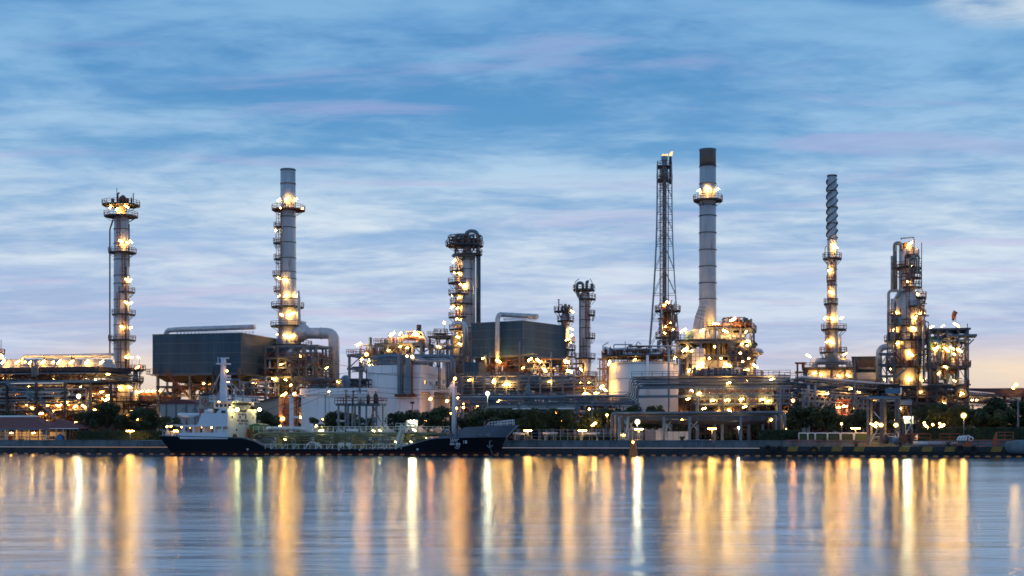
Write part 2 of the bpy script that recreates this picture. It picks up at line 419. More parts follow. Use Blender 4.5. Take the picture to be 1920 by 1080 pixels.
def landing(t, py, x0, x1, ly=0, depth=None, n=12, rail=True, cut=None, brk=True, mat='dark', parent=None):
    """A railed landing round a column, spanning photo columns x0..x1."""
    a, b = t.x(x0, ly), t.x(x1, ly); cx = (a+b)/2; hx = abs(b-a)/2; hy = depth or max(hx, 2.2)
    z = t.z(py, cx, ly)
    pts = []
    for j in range(n):
        an = 2*math.pi*(j+.5)/n
        sx = abs(math.cos(an))**.75*math.copysign(1, math.cos(an)); sy = abs(math.sin(an))**.75*math.copysign(1, math.sin(an))
        k = 1/max(abs(math.cos(math.pi/n)), .01)
        pts.append((cx+hx*min(1, max(-1, sx*k)), ly+hy*sy))
    mb = MB().prism(pts, z-.38, z, 'z')
    if brk:
        for j in range(0, n, 2):
            p, q = pts[j], (cx+(pts[j][0]-cx)*.5, ly+(pts[j][1]-ly)*.5)
            mb.bar((p[0], p[1], z-.25), (q[0], q[1], z-1.7), .12)
    o = mb.build('landing', M[mat], parent or t)
    if rail: MB().rail([(p[0], p[1], z) for p in pts], 1.15, .1, True, 1.5).build('railing', M['rusty'], o)
    return o

def ladder(t, px, y0, y1, ly, w=.8, cage=True, mat='rusty'):
    x = t.x(px, ly); za, zb = sorted((t.z(y0, x, ly), t.z(y1, x, ly))); mb = MB()
    for s in (-1, 1): mb.bar((x+s*w/2, ly, za), (x+s*w/2, ly, zb), .11)
    k = int((zb-za)/.6)
    for i in range(k): mb.bar((x-w/2, ly, za+.3+i*.6), (x+w/2, ly, za+.3+i*.6), .06)
    if cage:
        for i in range(int((zb-za-2.2)/1.1)):
            z = za+2.2+i*1.1
            mb.tube([(x-w/2, ly, z), (x-w*.62, ly-.5, z), (x, ly-.85, z), (x+w*.62, ly-.5, z), (x+w/2, ly, z)], .05, 4)
        for dx, dy in ((-.62*w, -.5), (0, -.85), (.62*w, -.5)): mb.bar((x+dx, ly+dy, za+2.2), (x+dx, ly+dy, zb), .06)
    return mb.build('ladder', M[mat], t)

def pipe(t, pts, r, mat='pipe', rad=1.0, n=8, name='pipe', parent=None, fl=0):
    """pts: (photo column, photo row, local depth)."""
    P = [t.pt(*p) for p in pts]
    mb = MB().tube(fillet(P, rad) if len(P) > 2 else P, r, n)
    if fl:
        for a, b in zip(P, P[1:]):
            d = (b-a); k = int(d.length/fl)
            for i in range(1, k+1):
                c = a+d*(i/(k+1)); u = d.normalized()*.09
                mb.tube([c-u, c+u], r*1.12, n)
    return mb.build(name, M[mat], parent or t)

def lpipe(t, pts, r, mat='pipe', rad=.8, n=7, name='pipe', parent=None):
    P = [Vector(p) for p in pts]
    return MB().tube(fillet(P, rad) if len(P) > 2 else P, r, n).build(name, M[mat], parent or t)

def drum(t, x0, x1, py, ly, rpx, mat='shell', name='drum', n=18, saddles=None):
    """A horizontal drum with dished ends between photo columns."""
    a, b = t.pt(x0, py, ly), t.pt(x1, py, ly); b.z = a.z; r = rpx*t.m; L = (b-a); u = L.normalized()
    pts = [a, a+u*r*.12, a+u*r*.3, a+u*r*.6, b-u*r*.6, b-u*r*.3, b-u*r*.12, b]
    mb = MB().tube(pts, [r*.12, r*.55, r*.82, r, r, r*.82, r*.55, r*.12], n)
    if saddles is not None:
        for f in (.25, .75):
            c = a+L*f; mb.box(c.x-.2, c.x+.2, c.y-r*.8, c.y+r*.8, saddles, c.z-r*.3)
    return mb.build(name, M[mat], t)

def vessel(t, px, y0, y1, ly, rpx, mat='shell', name='vessel', legs=None):
    x = t.x(px, ly); za, zb = t.z(y0, x, ly), t.z(y1, x, ly); r = rpx*t.m; h = min(r*.5, (zb-za)*.3)
    mb = MB().rev(x, ly, [(r*.2, za), (r*.8, za+h*.3), (r, za+h), (r, zb-h), (r*.8, zb-h*.35), (r*.2, zb)], 16)
    if legs:
        zl = t.z(legs, x, ly)
        for s in (-.7, .7):
            for q in (-.7, .7): mb.bar((x+s*r, ly+q*r, zl), (x+s*r, ly+q*r, za+h), .2)
    return mb.build(name, M[mat], t)

def rows(t, xs, ys): return [t.x(x) for x in xs], [t.z(y) for y in ys]

def frame(t, xs, ys, levels, w=.4, decks=(), rails=(), brace=True, mat='steel', over=.6, posts=True, bw=None, seed=1):
    """A steel frame. xs: photo columns of the posts, ys: local depths, levels: photo rows from foot to top."""
    g = random.Random(seed)
    X = [t.x(p) for p in xs]; Z = [t.z(p) for p in levels]; bw = bw or w*.85
    if posts:
        for x in X:
            for y in ys: MB().box(x-w/2, x+w/2, y-w/2, y+w/2, Z[0], Z[-1]).build('post', M[mat], t)
    for i, z in enumerate(Z[1:], 1):
        mb = MB()
        for y in ys: mb.box(X[0]-over, X[-1]+over, y-w*.3, y+w*.3, z-bw*1.3, z)
        for x in X: mb.box(x-w*.28, x+w*.28, ys[0]-over, ys[-1]+over, z-bw*1.2, z-.004)
        mb.build('floor_frame', M[mat], t)
        if i in decks:
            d = MB().box(X[0]-over, X[-1]+over, ys[0]-over, ys[-1]+over, z+.004, z+.09).build('deck', M['dark'], t)
            if i in rails:
                MB().rail([(X[0]-over, ys[0]-over, z+.09), (X[-1]+over, ys[0]-over, z+.09), (X[-1]+over, ys[-1]+over, z+.09), (X[0]-over, ys[-1]+over, z+.09)], 1.15, .1, True, 1.8).build('railing', M['rusty'], d)
    if brace:
        mb = MB()
        for i in range(len(Z)-1):
            for j in range(len(X)-1):
                if g.random() < .7:
                    a, b = (j, j+1) if g.random() < .5 else (j+1, j)
                    mb.bar((X[a], ys[0]-.02, Z[i]), (X[b], ys[0]-.02, Z[i+1]-bw), w*.42)
                if g.random() < .4:
                    a, b = (j, j+1) if g.random() < .5 else (j+1, j)
                    mb.bar((X[a], ys[-1]+.02, Z[i]), (X[b], ys[-1]+.02, Z[i+1]-bw), w*.42)
            if len(ys) > 1 and g.random() < .8:
                mb.bar((X[-1]+.02, ys[0], Z[i]), (X[-1]+.02, ys[-1], Z[i+1]-bw), w*.42)
        if mb.v: mb.build('brace_lattice', M[mat], t)
    return X, Z

def tangle(t, x0, x1, y0, y1, py0, py1, n, seed, mats=('pipe', 'piped', 'rusty', 'pipeb'), rr=(.09, .26), segs=(3, 6)):
    """Pipework threading a bay: each run is one pipe of its own."""
    g = random.Random(seed); xa, xb = t.x(x0), t.x(x1); za, zb = sorted((t.z(py0), t.z(py1)))
    for i in range(n):
        p = Vector((g.uniform(xa, xb), g.uniform(y0, y1), g.uniform(za, zb))); pts = [p.copy()]; last = None
        for k in range(g.randint(*segs)):
            ax = g.choice([a for a in (0, 0, 1, 2, 2, 2) if a != last]); last = ax
            lo, hi = ((xa, xb), (y0, y1), (za, zb))[ax]
            q = p.copy(); q[ax] = g.uniform(lo, hi)
            if abs(q[ax]-p[ax]) < .8: q[ax] = min(hi, p[ax]+1.2) if p[ax]+1.2 < hi else max(lo, p[ax]-1.2)
            if (q-p).length < .3: continue
            p = q; pts.append(p.copy())
        if len(pts) < 3: continue
        r = g.uniform(*rr); mb = MB().tube(fillet(pts, .5), r, 6)
        c = pts[1].lerp(pts[2], .5); d = (pts[2]-pts[1]).normalized()
        mb.tube([c-d*.14, c+d*.14], r*1.9, 6)
        mb.build('pipe', M[g.choice(mats)], t)

def machines(t, x0, x1, y0, y1, py, n, seed):
    """Small valves, junction boxes and pump sets standing on a deck at photo row py."""
    g = random.Random(seed); xa, xb = t.x(x0), t.x(x1)
    for i in range(n):
        x = xa+(xb-xa)*(i+g.uniform(.2, .8))/n; y = g.uniform(y0, y1); z = t.z(py, x, y); k = g.random()
        if k < .35:
            r = g.uniform(.25, .5); h = g.uniform(.9, 2.2)
            MB().rev(x, y, [(r*.6, z), (r, z+.2), (r, z+h*.8), (r*.5, z+h), (r*.18, z+h+.05), (r*.18, z+h+.5)], 10).build('pot', M[g.choice(('shell', 'rusty', 'blue', 'dark'))], t)
        elif k < .65:
            w = g.uniform(.4, .9); h = g.uniform(.8, 1.7)
            MB().box(x-w/2, x+w/2, y-.3, y+.3, z+.25, z+.25+h).box(x-w*.6, x+w*.6, y-.4, y+.4, z+.25+h, z+.32+h).box(x-.1, x+.1, y-.1, y+.1, z, z+.25).build('junction_box', M[g.choice(('rusty', 'steel', 'dark'))], t)
        else:
            h = g.uniform(1.2, 3.2)
            mb = MB().tube([(x, y, z), (x, y, z+h)], .13, 6).tube([(x, y, z+h*.55), (x+.9, y, z+h*.55)], .12, 6)
            mb.rev(x, y, [(.05, z+h), (.4, z+h), (.4, z+h+.12), (.05, z+h+.12)], 8).build('valve', M[g.choice(('pipe', 'rusty', 'dark'))], t)

def stair(t, x0, y0, x1, y1, ly, w=1.2, mat='pipeb'):
    a, b = t.pt(x0, y0, ly), t.pt(x1, y1, ly); mb = MB()
    for s in (0, w):
        mb.bar(a+Vector((0, s, 0)), b+Vector((0, s, 0)), .14, .3)
        mb.bar(a+Vector((0, s, 1.1)), b+Vector((0, s, 1.1)), .09)
        for i in range(6): p = a.lerp(b, i/5)+Vector((0, s, 0)); mb.bar(p, p+Vector((0, 0, 1.1)), .08)
    k = max(4, int(abs(b.z-a.z)/.25))
    for i in range(k): p = a.lerp(b, (i+.5)/k); mb.box(p.x-.14, p.x+.14, ly, ly+w, p.z-.02, p.z+.02)
    return mb.build('stair', M[mat], t)

def gz(t): return t.z0                    # foot of a thing in its own frame is z = 0

# ================================================================== the columns and chimneys
# --- tall column with railed landings
t = T('distillation_column', 'tallest slender column with many railed landings, beside the row of fan coolers', 'column', 228, 100)
r = 14*t.m
shell(t, [(822, 15), (720, 15), (411, 13.8), (403, 10), (386, 9)], bands=[(y, 14.3) for y in (430, 457, 487, 517, 532, 562, 610, 655, 680)])
for y, a, b in ((384, 198, 256), (405, 201, 253), (473, 208, 251), (547, 222, 250), (589, 214, 250), (637, 208, 250), (692, 200, 266), (716, 206, 262)): landing(t, y, a, b)
pipe(t, [(212, 412, -.5), (206, 430, -.5), (206, 560, -.5), (206, 672, -.5)], .22, 'piped', .6)
pipe(t, [(242, 420, -1), (242, 500, -1)], .2, 'piped'); pipe(t, [(241, 560, -1.6), (241, 690, -1.6)], .24, 'pipe')
pipe(t, [(236, 500, -2.2), (236, 700, -2.2)], .3, 'piped')
for x, a, b in ((223, 405, 473), (232, 473, 547), (222, 547, 590), (232, 589, 637), (224, 637, 692)): ladder(t, x, a, b, -r-.35)
pipe(t, [(219, 384, 0), (219, 352, 0)], .09, 'piped'); pipe(t, [(221, 384, -.4), (221, 362, -.4), (224, 362, -.4)], .22, 'piped', .4)
pipe(t, [(226, 384, 0), (226, 370, 0), (234, 370, 0), (234, 384, 0)], .5, 'rusty', 1.0)
pipe(t, [(230, 384, -.8), (230, 366, -.8)], .34, 'rusty'); pipe(t, [(250, 384, -.5), (250, 362, -.5)], .14, 'steel')
vessel(t, 231, 384, 366, .6, 3, 'rusty'); machines(t, 208, 248, -2, 2, 384, 5, 3)
for x, y, k in ((207, 388, 1), (219, 392, 1), (237, 387, 1.2), (226, 452, 1.1), (245, 453, .9), (238, 455, .7), (243, 526, 1), (237, 524, .8), (245, 568, .9), (236, 567, .9), (229, 613, 1.1), (245, 614, .9), (236, 670, .8), (245, 670, .9), (259, 670, .9), (203, 679, 1.1), (225, 727, 1.1), (243, 726, 1)):
    lamp(t, x, y, r=r, k=k)
lamp(t, 256, 690, -2.5, .5, L=2.2)
# --- companion vessel at its foot
t = T('stripper_vessel', 'short vessel with railed landings at the foot of the tallest slender column', 'vessel', 254, 96)
shell(t, [(822, 6), (745, 6), (742, 5), (700, 5), (695, 3)], bands=[(y, 5.2) for y in (712, 730)])
landing(t, 694, 243, 266); landing(t, 714, 243, 266); pipe(t, [(262, 690, -1), (262, 760, -1)], .2, 'piped')
lamp(t, 246, 768, -2); lamp(t, 257, 735, -2)

# --- tall chimney beside the first cooling block
t = T('chimney', 'tall plain grey chimney with a ringed walkway and one-sided ladder landings, above the duct elbow', 'chimney', 540, 110)
r = 14*t.m
shell(t, [(822, 21), (648, 21), (640, 20.5), (618, 18), (560, 15.5), (400, 14.2), (317, 14)], 'stack', bands=[(y, h) for y, h in ((319, 14), (345, 14.1), (407, 14.3), (427, 14.4), (455, 14.6), (484, 14.8), (510, 15), (523, 15.1), (560, 15.7))])
landing(t, 393, 514, 568, mat='rusty')
for y, a, b in ((425, 515, 534), (455, 514, 530), (485, 515, 533), (516, 513, 530), (545, 515, 535)): landing(t, y, a, b, depth=1.6)
landing(t, 575, 513, 566); landing(t, 611, 512, 569); landing(t, 647, 514, 580)
for a, b in ((393, 425), (425, 455), (455, 485), (485, 516), (516, 545), (545, 575), (575, 611), (611, 647)): ladder(t, 525, a, b, -r-.2)
pipe(t, [(518, 400, -1), (518, 545, -1)], .09, 'steel')
for x, y, k in ((522, 375, 1.1), (538, 372, 1.2), (555, 374, .9), (523, 522, 1.2), (533, 525, 1), (523, 555, 1), (536, 554, 1.1), (556, 554, 1), (528, 590, 1.1), (540, 590, .9), (550, 588, 1), (521, 626, .9), (535, 630, 1.1), (546, 631, 1.0), (571, 625, 1.2)):
    lamp(t, x, y, r=16*t.m, k=k)
lamp(t, 517, 432, -1, bulb=True, w=.55); lamp(t, 526, 390, -4.2, kind='orange', bulb=True, w=.4, pole=0); lamp(t, 567, 391, -1, kind='orange', bulb=True, w=.4, pole=0)
shell(t, [(648, 4), (590, 4), (585, 3.4), (560, 3), (545, 1.4)], 'shell', 'side_vessel', 560, 14, ly=-2)
pipe(t, [(566, 625, 0), (580, 625, 0), (626, 625, 0), (626, 728, 0)], 10.3*t.m, 'duct', 2.2, 20, 'flue_duct', fl=4.5)
P = [t.pt(556, 622, 0), t.pt(566, 623, 0), t.pt(579, 625, 0)]
MB().tube(P, [3.2, 2.9, 10.3*t.m], 20).build('duct_cone', M['duct'], t)
# --- fired heater frame under that chimney
t = T('heater_frame', 'open steel heater frame of several railed floors under the chimney with the duct elbow', 'steel frame', 560, 104)
frame(t, [517, 540, 568, 590, 611], [-7, 0, 6], [822, 740, 707, 690, 672, 650], .5, decks=(2, 4), rails=(2, 4), mat='steel', seed=4)
frame(t, [570, 584, 598, 610], [-9, -3], [707, 690, 676, 664], .35, decks=(1, 2), rails=(1, 2), mat='steel', seed=5)
tangle(t, 515, 612, -7, 5, 660, 740, 26, 41); machines(t, 522, 606, -8, -2, 690, 9, 42)
vessel(t, 606, 690, 672, -5, 3, 'dark'); vessel(t, 545, 705, 655, -3, 9, 'duct', 'heater_body'); machines(t, 572, 610, -9, -4, 676, 5, 43)
for x, y in ((527, 683), (562, 667), (514, 711), (535, 712), (551, 739), (612, 690), (545, 722), (528, 742)): lamp(t, x, y, -8, k=.7)
stair(t, 575, 690, 590, 676, -9.6)

# --- pair of columns behind the second block
t = T('twin_column_tower', 'broad column with stacked lit landings and looped overhead pipes, behind a blue cladded block', 'column', 876, 115)
r = 12*t.m
shell(t, [(822, 12.5), (480, 12), (468, 8), (455, 3)], bands=[(y, 12.2) for y in (487, 505, 524, 546, 570, 590, 615)])
shell(t, [(822, 8), (486, 8), (478, 5), (474, 2)], 'shell', 'second_shell', 861, 20, ly=4)
landing(t, 460, 839, 903)
for y, a, b in ((508, 845, 870), (530, 842, 875), (551, 843, 880), (569, 846, 886), (594, 843, 876), (617, 844, 876), (476, 858, 902)): landing(t, y, a, b, ly=-1)
pipe(t, [(873, 462, 0), (873, 433, 0), (896, 433, 0), (896, 700, 0)], .5, 'pipeb', 2.0, 12)
pipe(t, [(889, 478, -1.5), (889, 640, -1.5)], .34, 'pipe'); pipe(t, [(900, 470, -.5), (900, 660, -.5)], .2, 'piped')
pipe(t, [(854, 479, -2), (854, 440, -2), (866, 440, -2), (866, 458, -2)], .36, 'pipeb', 1.2, 10)
pipe(t, [(868, 462, -2.4), (868, 440, -2.4), (878, 440, -2.4), (878, 470, -2.4)], .3, 'pipeb', 1, 10)
pipe(t, [(881, 462, -2), (881, 441, -2), (888, 441, -2), (888, 470, -2)], .3, 'pipeb', 1, 10); tangle(t, 842, 900, -3, 3, 440, 460, 12, 10, mats=('pipeb', 'piped', 'rusty'), rr=(.08, .18)); landing(t, 449, 846, 899, depth=3, brk=False)
pipe(t, [(849, 482, -2.6), (852, 478, -2.6), (890, 478, -2.6)], .5, 'pipeb', .8, 10); pipe(t, [(872, 470, -2.6), (870, 482, -2.6), (866, 490, -2.6)], .3, 'piped')
for x, a, b in ((855, 508, 530), (858, 530, 551), (853, 551, 569), (858, 569, 594), (856, 594, 617)): ladder(t, x, a, b, -r*.9-.6)
pipe(t, [(840, 458, -1), (840, 443, -1), (846, 439, -1)], .1, 'steel', .2); machines(t, 844, 900, -2, 2, 460, 8, 9)
for x, y, k in ((851, 490, 1.2), (851, 511, 1), (861, 513, .9), (863, 533, .9), (870, 536, 1), (849, 553, .9), (860, 558, .9), (848, 576, 1), (858, 578, .9), (857, 597, 1), (863, 601, .8), (855, 626, .9)):
    lamp(t, x, y, r=r, k=k)
# --- condenser frame beside it
t = T('condenser_frame', 'open steel frame round a standing condenser vessel and a bright hooked pipe', 'steel frame', 845, 108)
frame(t, [814, 832, 856, 876], [-4, 3], [700, 668, 651, 632], .42, decks=(3,), rails=(3,), seed=11)
landing(t, 625, 815, 838, depth=2); shell(t, [(700, 9), (634, 9), (628, 6), (624, 2)], 'shell', 'condenser', 853, 18, ly=-.5)
pipe(t, [(850, 612, -5), (853, 606, -5), (872, 606, -5), (872, 668, -5)], .75, 'duct', 1.6, 12); tangle(t, 815, 876, -4, 2, 625, 700, 14, 12)
lamp(t, 833, 605, -2, bulb=True, w=.6, pole=4); lamp(t, 822, 650, -4.5); lamp(t, 862, 645, -4.6, k=.8); lamp(t, 858, 632, -4.6, k=.8)

# --- two smaller columns past the second block
t = T('slim_column', 'slim lit column half hidden by the end of the second cooling block', 'column', 1059, 118)
r = 8*t.m
shell(t, [(822, 8), (592, 7.5), (586, 4)], bands=[(y, 7.8) for y in (610, 640, 660)])
for y, a, b in ((583, 1040, 1072), (601, 1046, 1075), (640, 1054, 1077), (655, 1056, 1078), (668, 1050, 1078)): landing(t, y, a, b)
pipe(t, [(1048, 583, 0), (1048, 563, 0)], .12, 'piped'); pipe(t, [(1060, 583, -.5), (1060, 570, -.5)], .4, 'piped'); pipe(t, [(1053, 583, -1), (1053, 576, -1), (1066, 576, -1), (1066, 600, -1)], .3, 'pipeb', .7)
machines(t, 1045, 1070, -1.5, 1.5, 583, 4, 14); ladder(t, 1058, 601, 668, -r-.3)
for x, y in ((1073, 584), (1071, 617), (1072, 629), (1065, 636), (1069, 641), (1062, 637), (1062, 679), (1066, 696)): lamp(t, x, y, r=r, k=.95)
t = T('skirted_column', 'slender column on a flared skirt between the second block and the white tank', 'column', 1097, 112)
r = 10*t.m
shell(t, [(745, 7.5), (702, 9), (678, 13), (672, 10.5), (560, 10), (550, 8.5), (545, 3)], bands=[(y, 10.3) for y in (575, 600, 615, 650)])
for y, a, b in ((543, 1076, 1114), (560, 1086, 1116), (590, 1102, 1115), (633, 1094, 1115), (671, 1079, 1115)): landing(t, y, a, b, depth=None if b-a > 25 else 1.6)
pipe(t, [(1082, 543, -1), (1082, 530, -1), (1093, 530, -1), (1093, 545, -1)], .4, 'pipeb', .8, 10); pipe(t, [(1100, 545, -1), (1100, 528, -1), (1104, 528, -1)], .4, 'pipeb', .8, 10)
pipe(t, [(1110, 545, -1), (1110, 532, -1)], .45, 'pipeb'); pipe(t, [(1078, 543, 0), (1078, 528, 0), (1086, 523, 0)], .1, 'steel'); pipe(t, [(1111, 543, 0), (1110, 528, 0), (1106, 523, 0)], .1, 'steel')
pipe(t, [(1087, 560, -2), (1087, 672, -2)], .2, 'piped'); pipe(t, [(1082, 545, -1.2), (1084, 555, -1.2), (1092, 562, -1.2)], .45, 'pipeb', .8)
ladder(t, 1101, 560, 633, -r-.3); ladder(t, 1097, 633, 671, -r-.3)
frame(t, [1079, 1096, 1112], [-3, 3], [822, 745, 725, 706], .4, decks=(1, 3), rails=(1, 3), mat='rusty', seed=15)
for x, y in ((1090, 693), (1086, 718), (1103, 718), (1090, 738), (1100, 738), (1096, 728)): lamp(t, x, y, -4)

# --- flare
t = T('flare_tower', 'tall blue-grey lattice flare tower with two small flames at its tip', 'flare tower', 1246, 105)
prof = [(652, 30), (600, 25.5), (552, 22), (505, 19), (460, 16.8), (430, 15.8), (400, 15.2), (370, 14.8), (340, 14.6), (312, 14.4)]
lv = []
for (ya, ha), (yb, hb) in zip(prof, prof[1:]):
    n = 2
    for i in range(n): lv.append((ya+(yb-ya)*i/n, ha+(hb-ha)*i/n))
lv.append(prof[-1])
C = [[(s*h*t.m*.93, q*h*t.m*.93, t.z(y)) for y, h in lv] for s, q in ((-1,-1),(1,-1),(1,1),(-1,1))]
# the tower stands with one edge turned, so its legs spread evenly in view
rot = Matrix.Rotation(R(7), 3, 'Z'); C = [[rot @ Vector(p) for p in leg] for leg in C]
foot = [leg[0]+(leg[0]-leg[1])*1.0 for leg in C]
for leg, f in zip(C, foot):
    f.z = 0
    mb = MB(); mb.bar(f, leg[0], .3)
    for a, b in zip(leg, leg[1:]): mb.bar(a, b, .27)
    mb.build('tower_leg', M['flarepaint'], t)
for k in range(4):
    A, B = C[k], C[(k+1)%4]; mb = MB()
    for i in range(len(lv)):
        if i % 2 == 0 or i > 8: mb.bar(A[i], B[i], .12)
    for i in range(0, len(lv)-1, 2):
        j = i+1; m_ = (A[i+1]+B[i+1])/2 if i+2 >= len(lv) else (A[min(i+2, len(lv)-1)]+B[min(i+2, len(lv)-1)])/2
        mb.bar(A[i], m_, .12); mb.bar(B[i], m_, .12)
    mb.build('lattice', M['flarepaint'], t)
shell(t, [(822, 4), (337, 4), (334, 7), (314, 7), (313, 5.2), (303, 5), (302, 6), (293, 6.4)], 'flarepaint', 'riser', n=16)
pipe(t, [(1257, 345, -1), (1257, 293, -1)], .36, 'dark', name='pilot_riser'); pipe(t, [(1238, 640, -1.5), (1238, 330, -1.5)], .1, 'piped'); pipe(t, [(1253, 640, -1.5), (1253, 340, -1.5)], .14, 'flarepaint')
ladder(t, 1241, 315, 640, -1.6, .8)
for y, h in ((312, 13), (337, 14)): landing(t, y, 1246-h, 1246+h)
fm = emit('flare_flame', (1.0, .60, .28), 1.7)
def flame(px, py, ly, w, h, lean, seed):
    g = random.Random(seed); c = t.pt(px, py, ly); mb = MB()
    prof = [(.1, 0), (.8, .12), (1, .3), (.72, .55), (.38, .8), (.06, 1)]
    for q in range(3):
        dx, dy, hh = g.uniform(-.4, .4)*w, g.uniform(-.3, .3)*w, h*g.uniform(.6, 1)
        pts = [c+Vector((dx+lean*hh*f*f, dy, hh*f)) for _, f in prof]
        mb.tube(pts, [w*.55*a for a, _ in prof], 8)
    return mb.build('flame', fm, t)
flame(1244.6, 293, 0, .7, .9, .0, 3); flame(1249, 293, 0, .6, .8, .1, 4); flame(1257.2, 293, -1, .5, 1.35, .4, 5)
# --- lit column standing inside the foot of the flare tower
t = T('knockout_column', 'dark lit column with crowded landings standing within the foot of the lattice flare tower', 'column', 1250, 92)
r = 9*t.m
shell(t, [(822, 9), (585, 8.5), (580, 5)], 'dark')
for y, a, b in ((582, 1229, 1275), (607, 1236, 1266), (622, 1236, 1270), (632, 1230, 1272)): landing(t, y, a, b)
tangle(t, 1236, 1268, -4, 2, 575, 660, 14, 21); machines(t, 1233, 1272, -3, 0, 582, 5, 22)
pipe(t, [(1244, 582, -1), (1244, 570, -1), (1250, 570, -1), (1250, 580, -1)], .35, 'rusty', .6)
for x, y, k in ((1252, 567, 1), (1246, 572, .7), (1250, 611, 1.1), (1256, 606, .8), (1247, 625, .8), (1262, 618, .7)): lamp(t, x, y, r=r, k=k)

# --- widest chimney
t = T('chimney', 'widest and highest grey chimney with a dark sooted top and a tapering side flue', 'chimney', 1327, 100)
shell(t, [(822, 16.5), (595, 16.2), (450, 15.8), (313, 15.4)], 'stack', bands=[(y, h) for y, h in ((312, 15.5), (345, 15.5), (385, 15.6), (405, 15.8), (437, 15.9), (469, 16), (500, 16), (531, 16.2), (561, 16.2))])
shell(t, [(313, 15.4), (284, 15.4), (283, 16), (280, 16)], 'stackdark', 'sooted_top')
landing(t, 375, 1301, 1354)
for x, y, k in ((1310, 357, .8), (1327, 352, 1.3), (1345, 355, .9)): lamp(t, x, y, r=15.5*t.m, k=k)
lamp(t, 1342, 607, -4.5, k=1.7, tilt=-.2); lamp(t, 1316, 590, -3.5, k=.6)
a = [t.pt(1299, 620, -3.5), t.pt(1321, 620, -3.5), t.pt(1321, 600, -3.5), t.pt(1325.5, 570, -3.5), t.pt(1313, 570, -3.5), t.pt(1304, 594, -3.5)]
MB().prism([(p.x, p.z) for p in a], -4.6, -1, 'y').build('side_flue', M['duct'], t)
mb = MB()
for f in (.25, .5, .75): mb.bar(a[5].lerp(a[4], f)+Vector((0, -1.13, 0)), a[2].lerp(a[3], f)+Vector((0, -1.13, 0)), .12)
mb.bar((a[5].x, -4.63, a[5].z), (a[2].x, -4.63, a[2].z), .14); mb.bar((t.x(1311, -3.5), -4.64, a[0].z), (t.x(1319, -3.5), -4.64, a[3].z), .1)
mb.build('flue_seam', M['steel'], t)

# --- slim spiral chimney
t = T('chimney', 'slimmest chimney, its top wrapped in spiral strakes, standing on twin curved ducts', 'chimney', 1560, 100)
shell(t, [(695, 12.5), (640, 11.5), (600, 10.5), (560, 9), (450, 8.6), (328, 8.8)], 'stack', n=20, bands=[(y, h) for y, h in ((330, 8.8), (358, 8.7), (389, 8.7), (419, 8.7), (449, 8.7), (505, 9), (535, 9), (561, 9.2))])
x0, z0_, z1_ = 0, t.z(447), t.z(337); rr_ = 8.9*t.m
for k in range(3):
    mb = MB(); prev = None
    for i in range(91):
        f = i/90; an = 2*math.pi*(k/3+f*2.6); p = Vector((math.cos(an)*(rr_+.16), math.sin(an)*(rr_+.16), z0_+(z1_-z0_)*f))
        if prev is not None: mb.bar(prev, p, .3, .14)
        prev = p
    mb.build('spiral_strake', M['dark'], t)
for y, a, b in ((484, 1543, 1578), (526, 1550, 1568), (569, 1545, 1571), (617, 1540, 1587), (660, 1537, 1565)): landing(t, y, a, b, depth=None if b-a > 30 else 2)
landing(t, 660, 1573, 1588, depth=1.6)
for x, a, b in ((1562, 484, 526), (1556, 526, 569), (1554, 569, 617), (1551, 617, 660)): ladder(t, x, a, b, -1.55)
pipe(t, [(1547, 484, -1), (1547, 465, -1), (1551, 460, -1)], .1, 'steel'); shell(t, [(665, 2.6), (634, 2.6), (628, 1)], 'shell', 'side_vessel', 1575, 12, ly=-.5)
for x, y, k in ((1566, 462, 1.3), (1556, 506, 1.1), (1558, 548, 1.1), (1548, 596, .9), (1562, 597, 1.2), (1578, 596, 1), (1558, 641, 1.3), (1550, 642, .6), (1584, 664, 1), (1516, 667, 1.2)): lamp(t, x, y, r=10*t.m, k=k)
for s in (-1, 1):
    P = fillet([t.pt(1560+s*6, 677, 0), t.pt(1560+s*33, 677, 0), t.pt(1560+s*33, 700, 0)], 2.2, 6)
    MB().tube(P, t.m*6.3, 14).build('curved_duct', M['duct'], t)
frame(t, [1510, 1535, 1560, 1585, 1604], [-5, 5], [822, 712, 691], .6, decks=(2,), rails=(2,), mat='dark', seed=31)
frame(t, [1496, 1508], [-4, 0], [822, 712, 697, 680], .25, mat='rusty', brace=False)
MB().box(t.x(1516), t.x(1600), -3, 4, t.z(712), t.z(694)).box(t.x(1530), t.x(1545), -3.2, -3, t.z(710), t.z(697)).build('heater_casing', M['duct'], t)
for x, y in ((1540, 703), (1573, 705), (1527, 700), (1590, 704)): lamp(t, x, y, -6, k=.8)

# --- stout stepped column at the far end
t = T('stepped_column', 'stout stepped column crowded with lit landings and pipes, beside a braced open frame', 'column', 1700, 100)
r = 26*t.m
shell(t, [(822, 27), (640, 26), (562, 25.5), (543, 14.5), (470, 14), (460, 10), (455, 4)], bands=[(y, h) for y, h in ((600, 25.9), (625, 26), (655, 26.2), (520, 14.4), (500, 14.4))], n=32)
for y, a, b, ly in ((478, 1694, 1723, 0), (502, 1672, 1728, 0), (520, 1704, 1727, -1), (538, 1693, 1727, -1), (557, 1716, 1737, -1), (573, 1703, 1734, -3), (611, 1668, 1735, 0), (590, 1668, 1690, -2), (590, 1714, 1736, -2), (625, 1664, 1690, -3), (638, 1658, 1742, 0), (664, 1706, 1746, -2), (688, 1660, 1748, 0)): landing(t, y, a, b, ly=ly)
pipe(t, [(1690, 470, -1), (1690, 456, -1), (1678, 456, -1), (1678, 545, -1)], .5, 'pipeb', 1.6, 12); pipe(t, [(1673, 480, -.5), (1673, 545, -.5)], .4, 'pipe')
pipe(t, [(1684, 545, -2), (1666, 545, -2), (1666, 650, -2)], .38, 'pipe', 1.0, 10); pipe(t, [(1672, 560, -3), (1672, 640, -3)], .25, 'pipe')
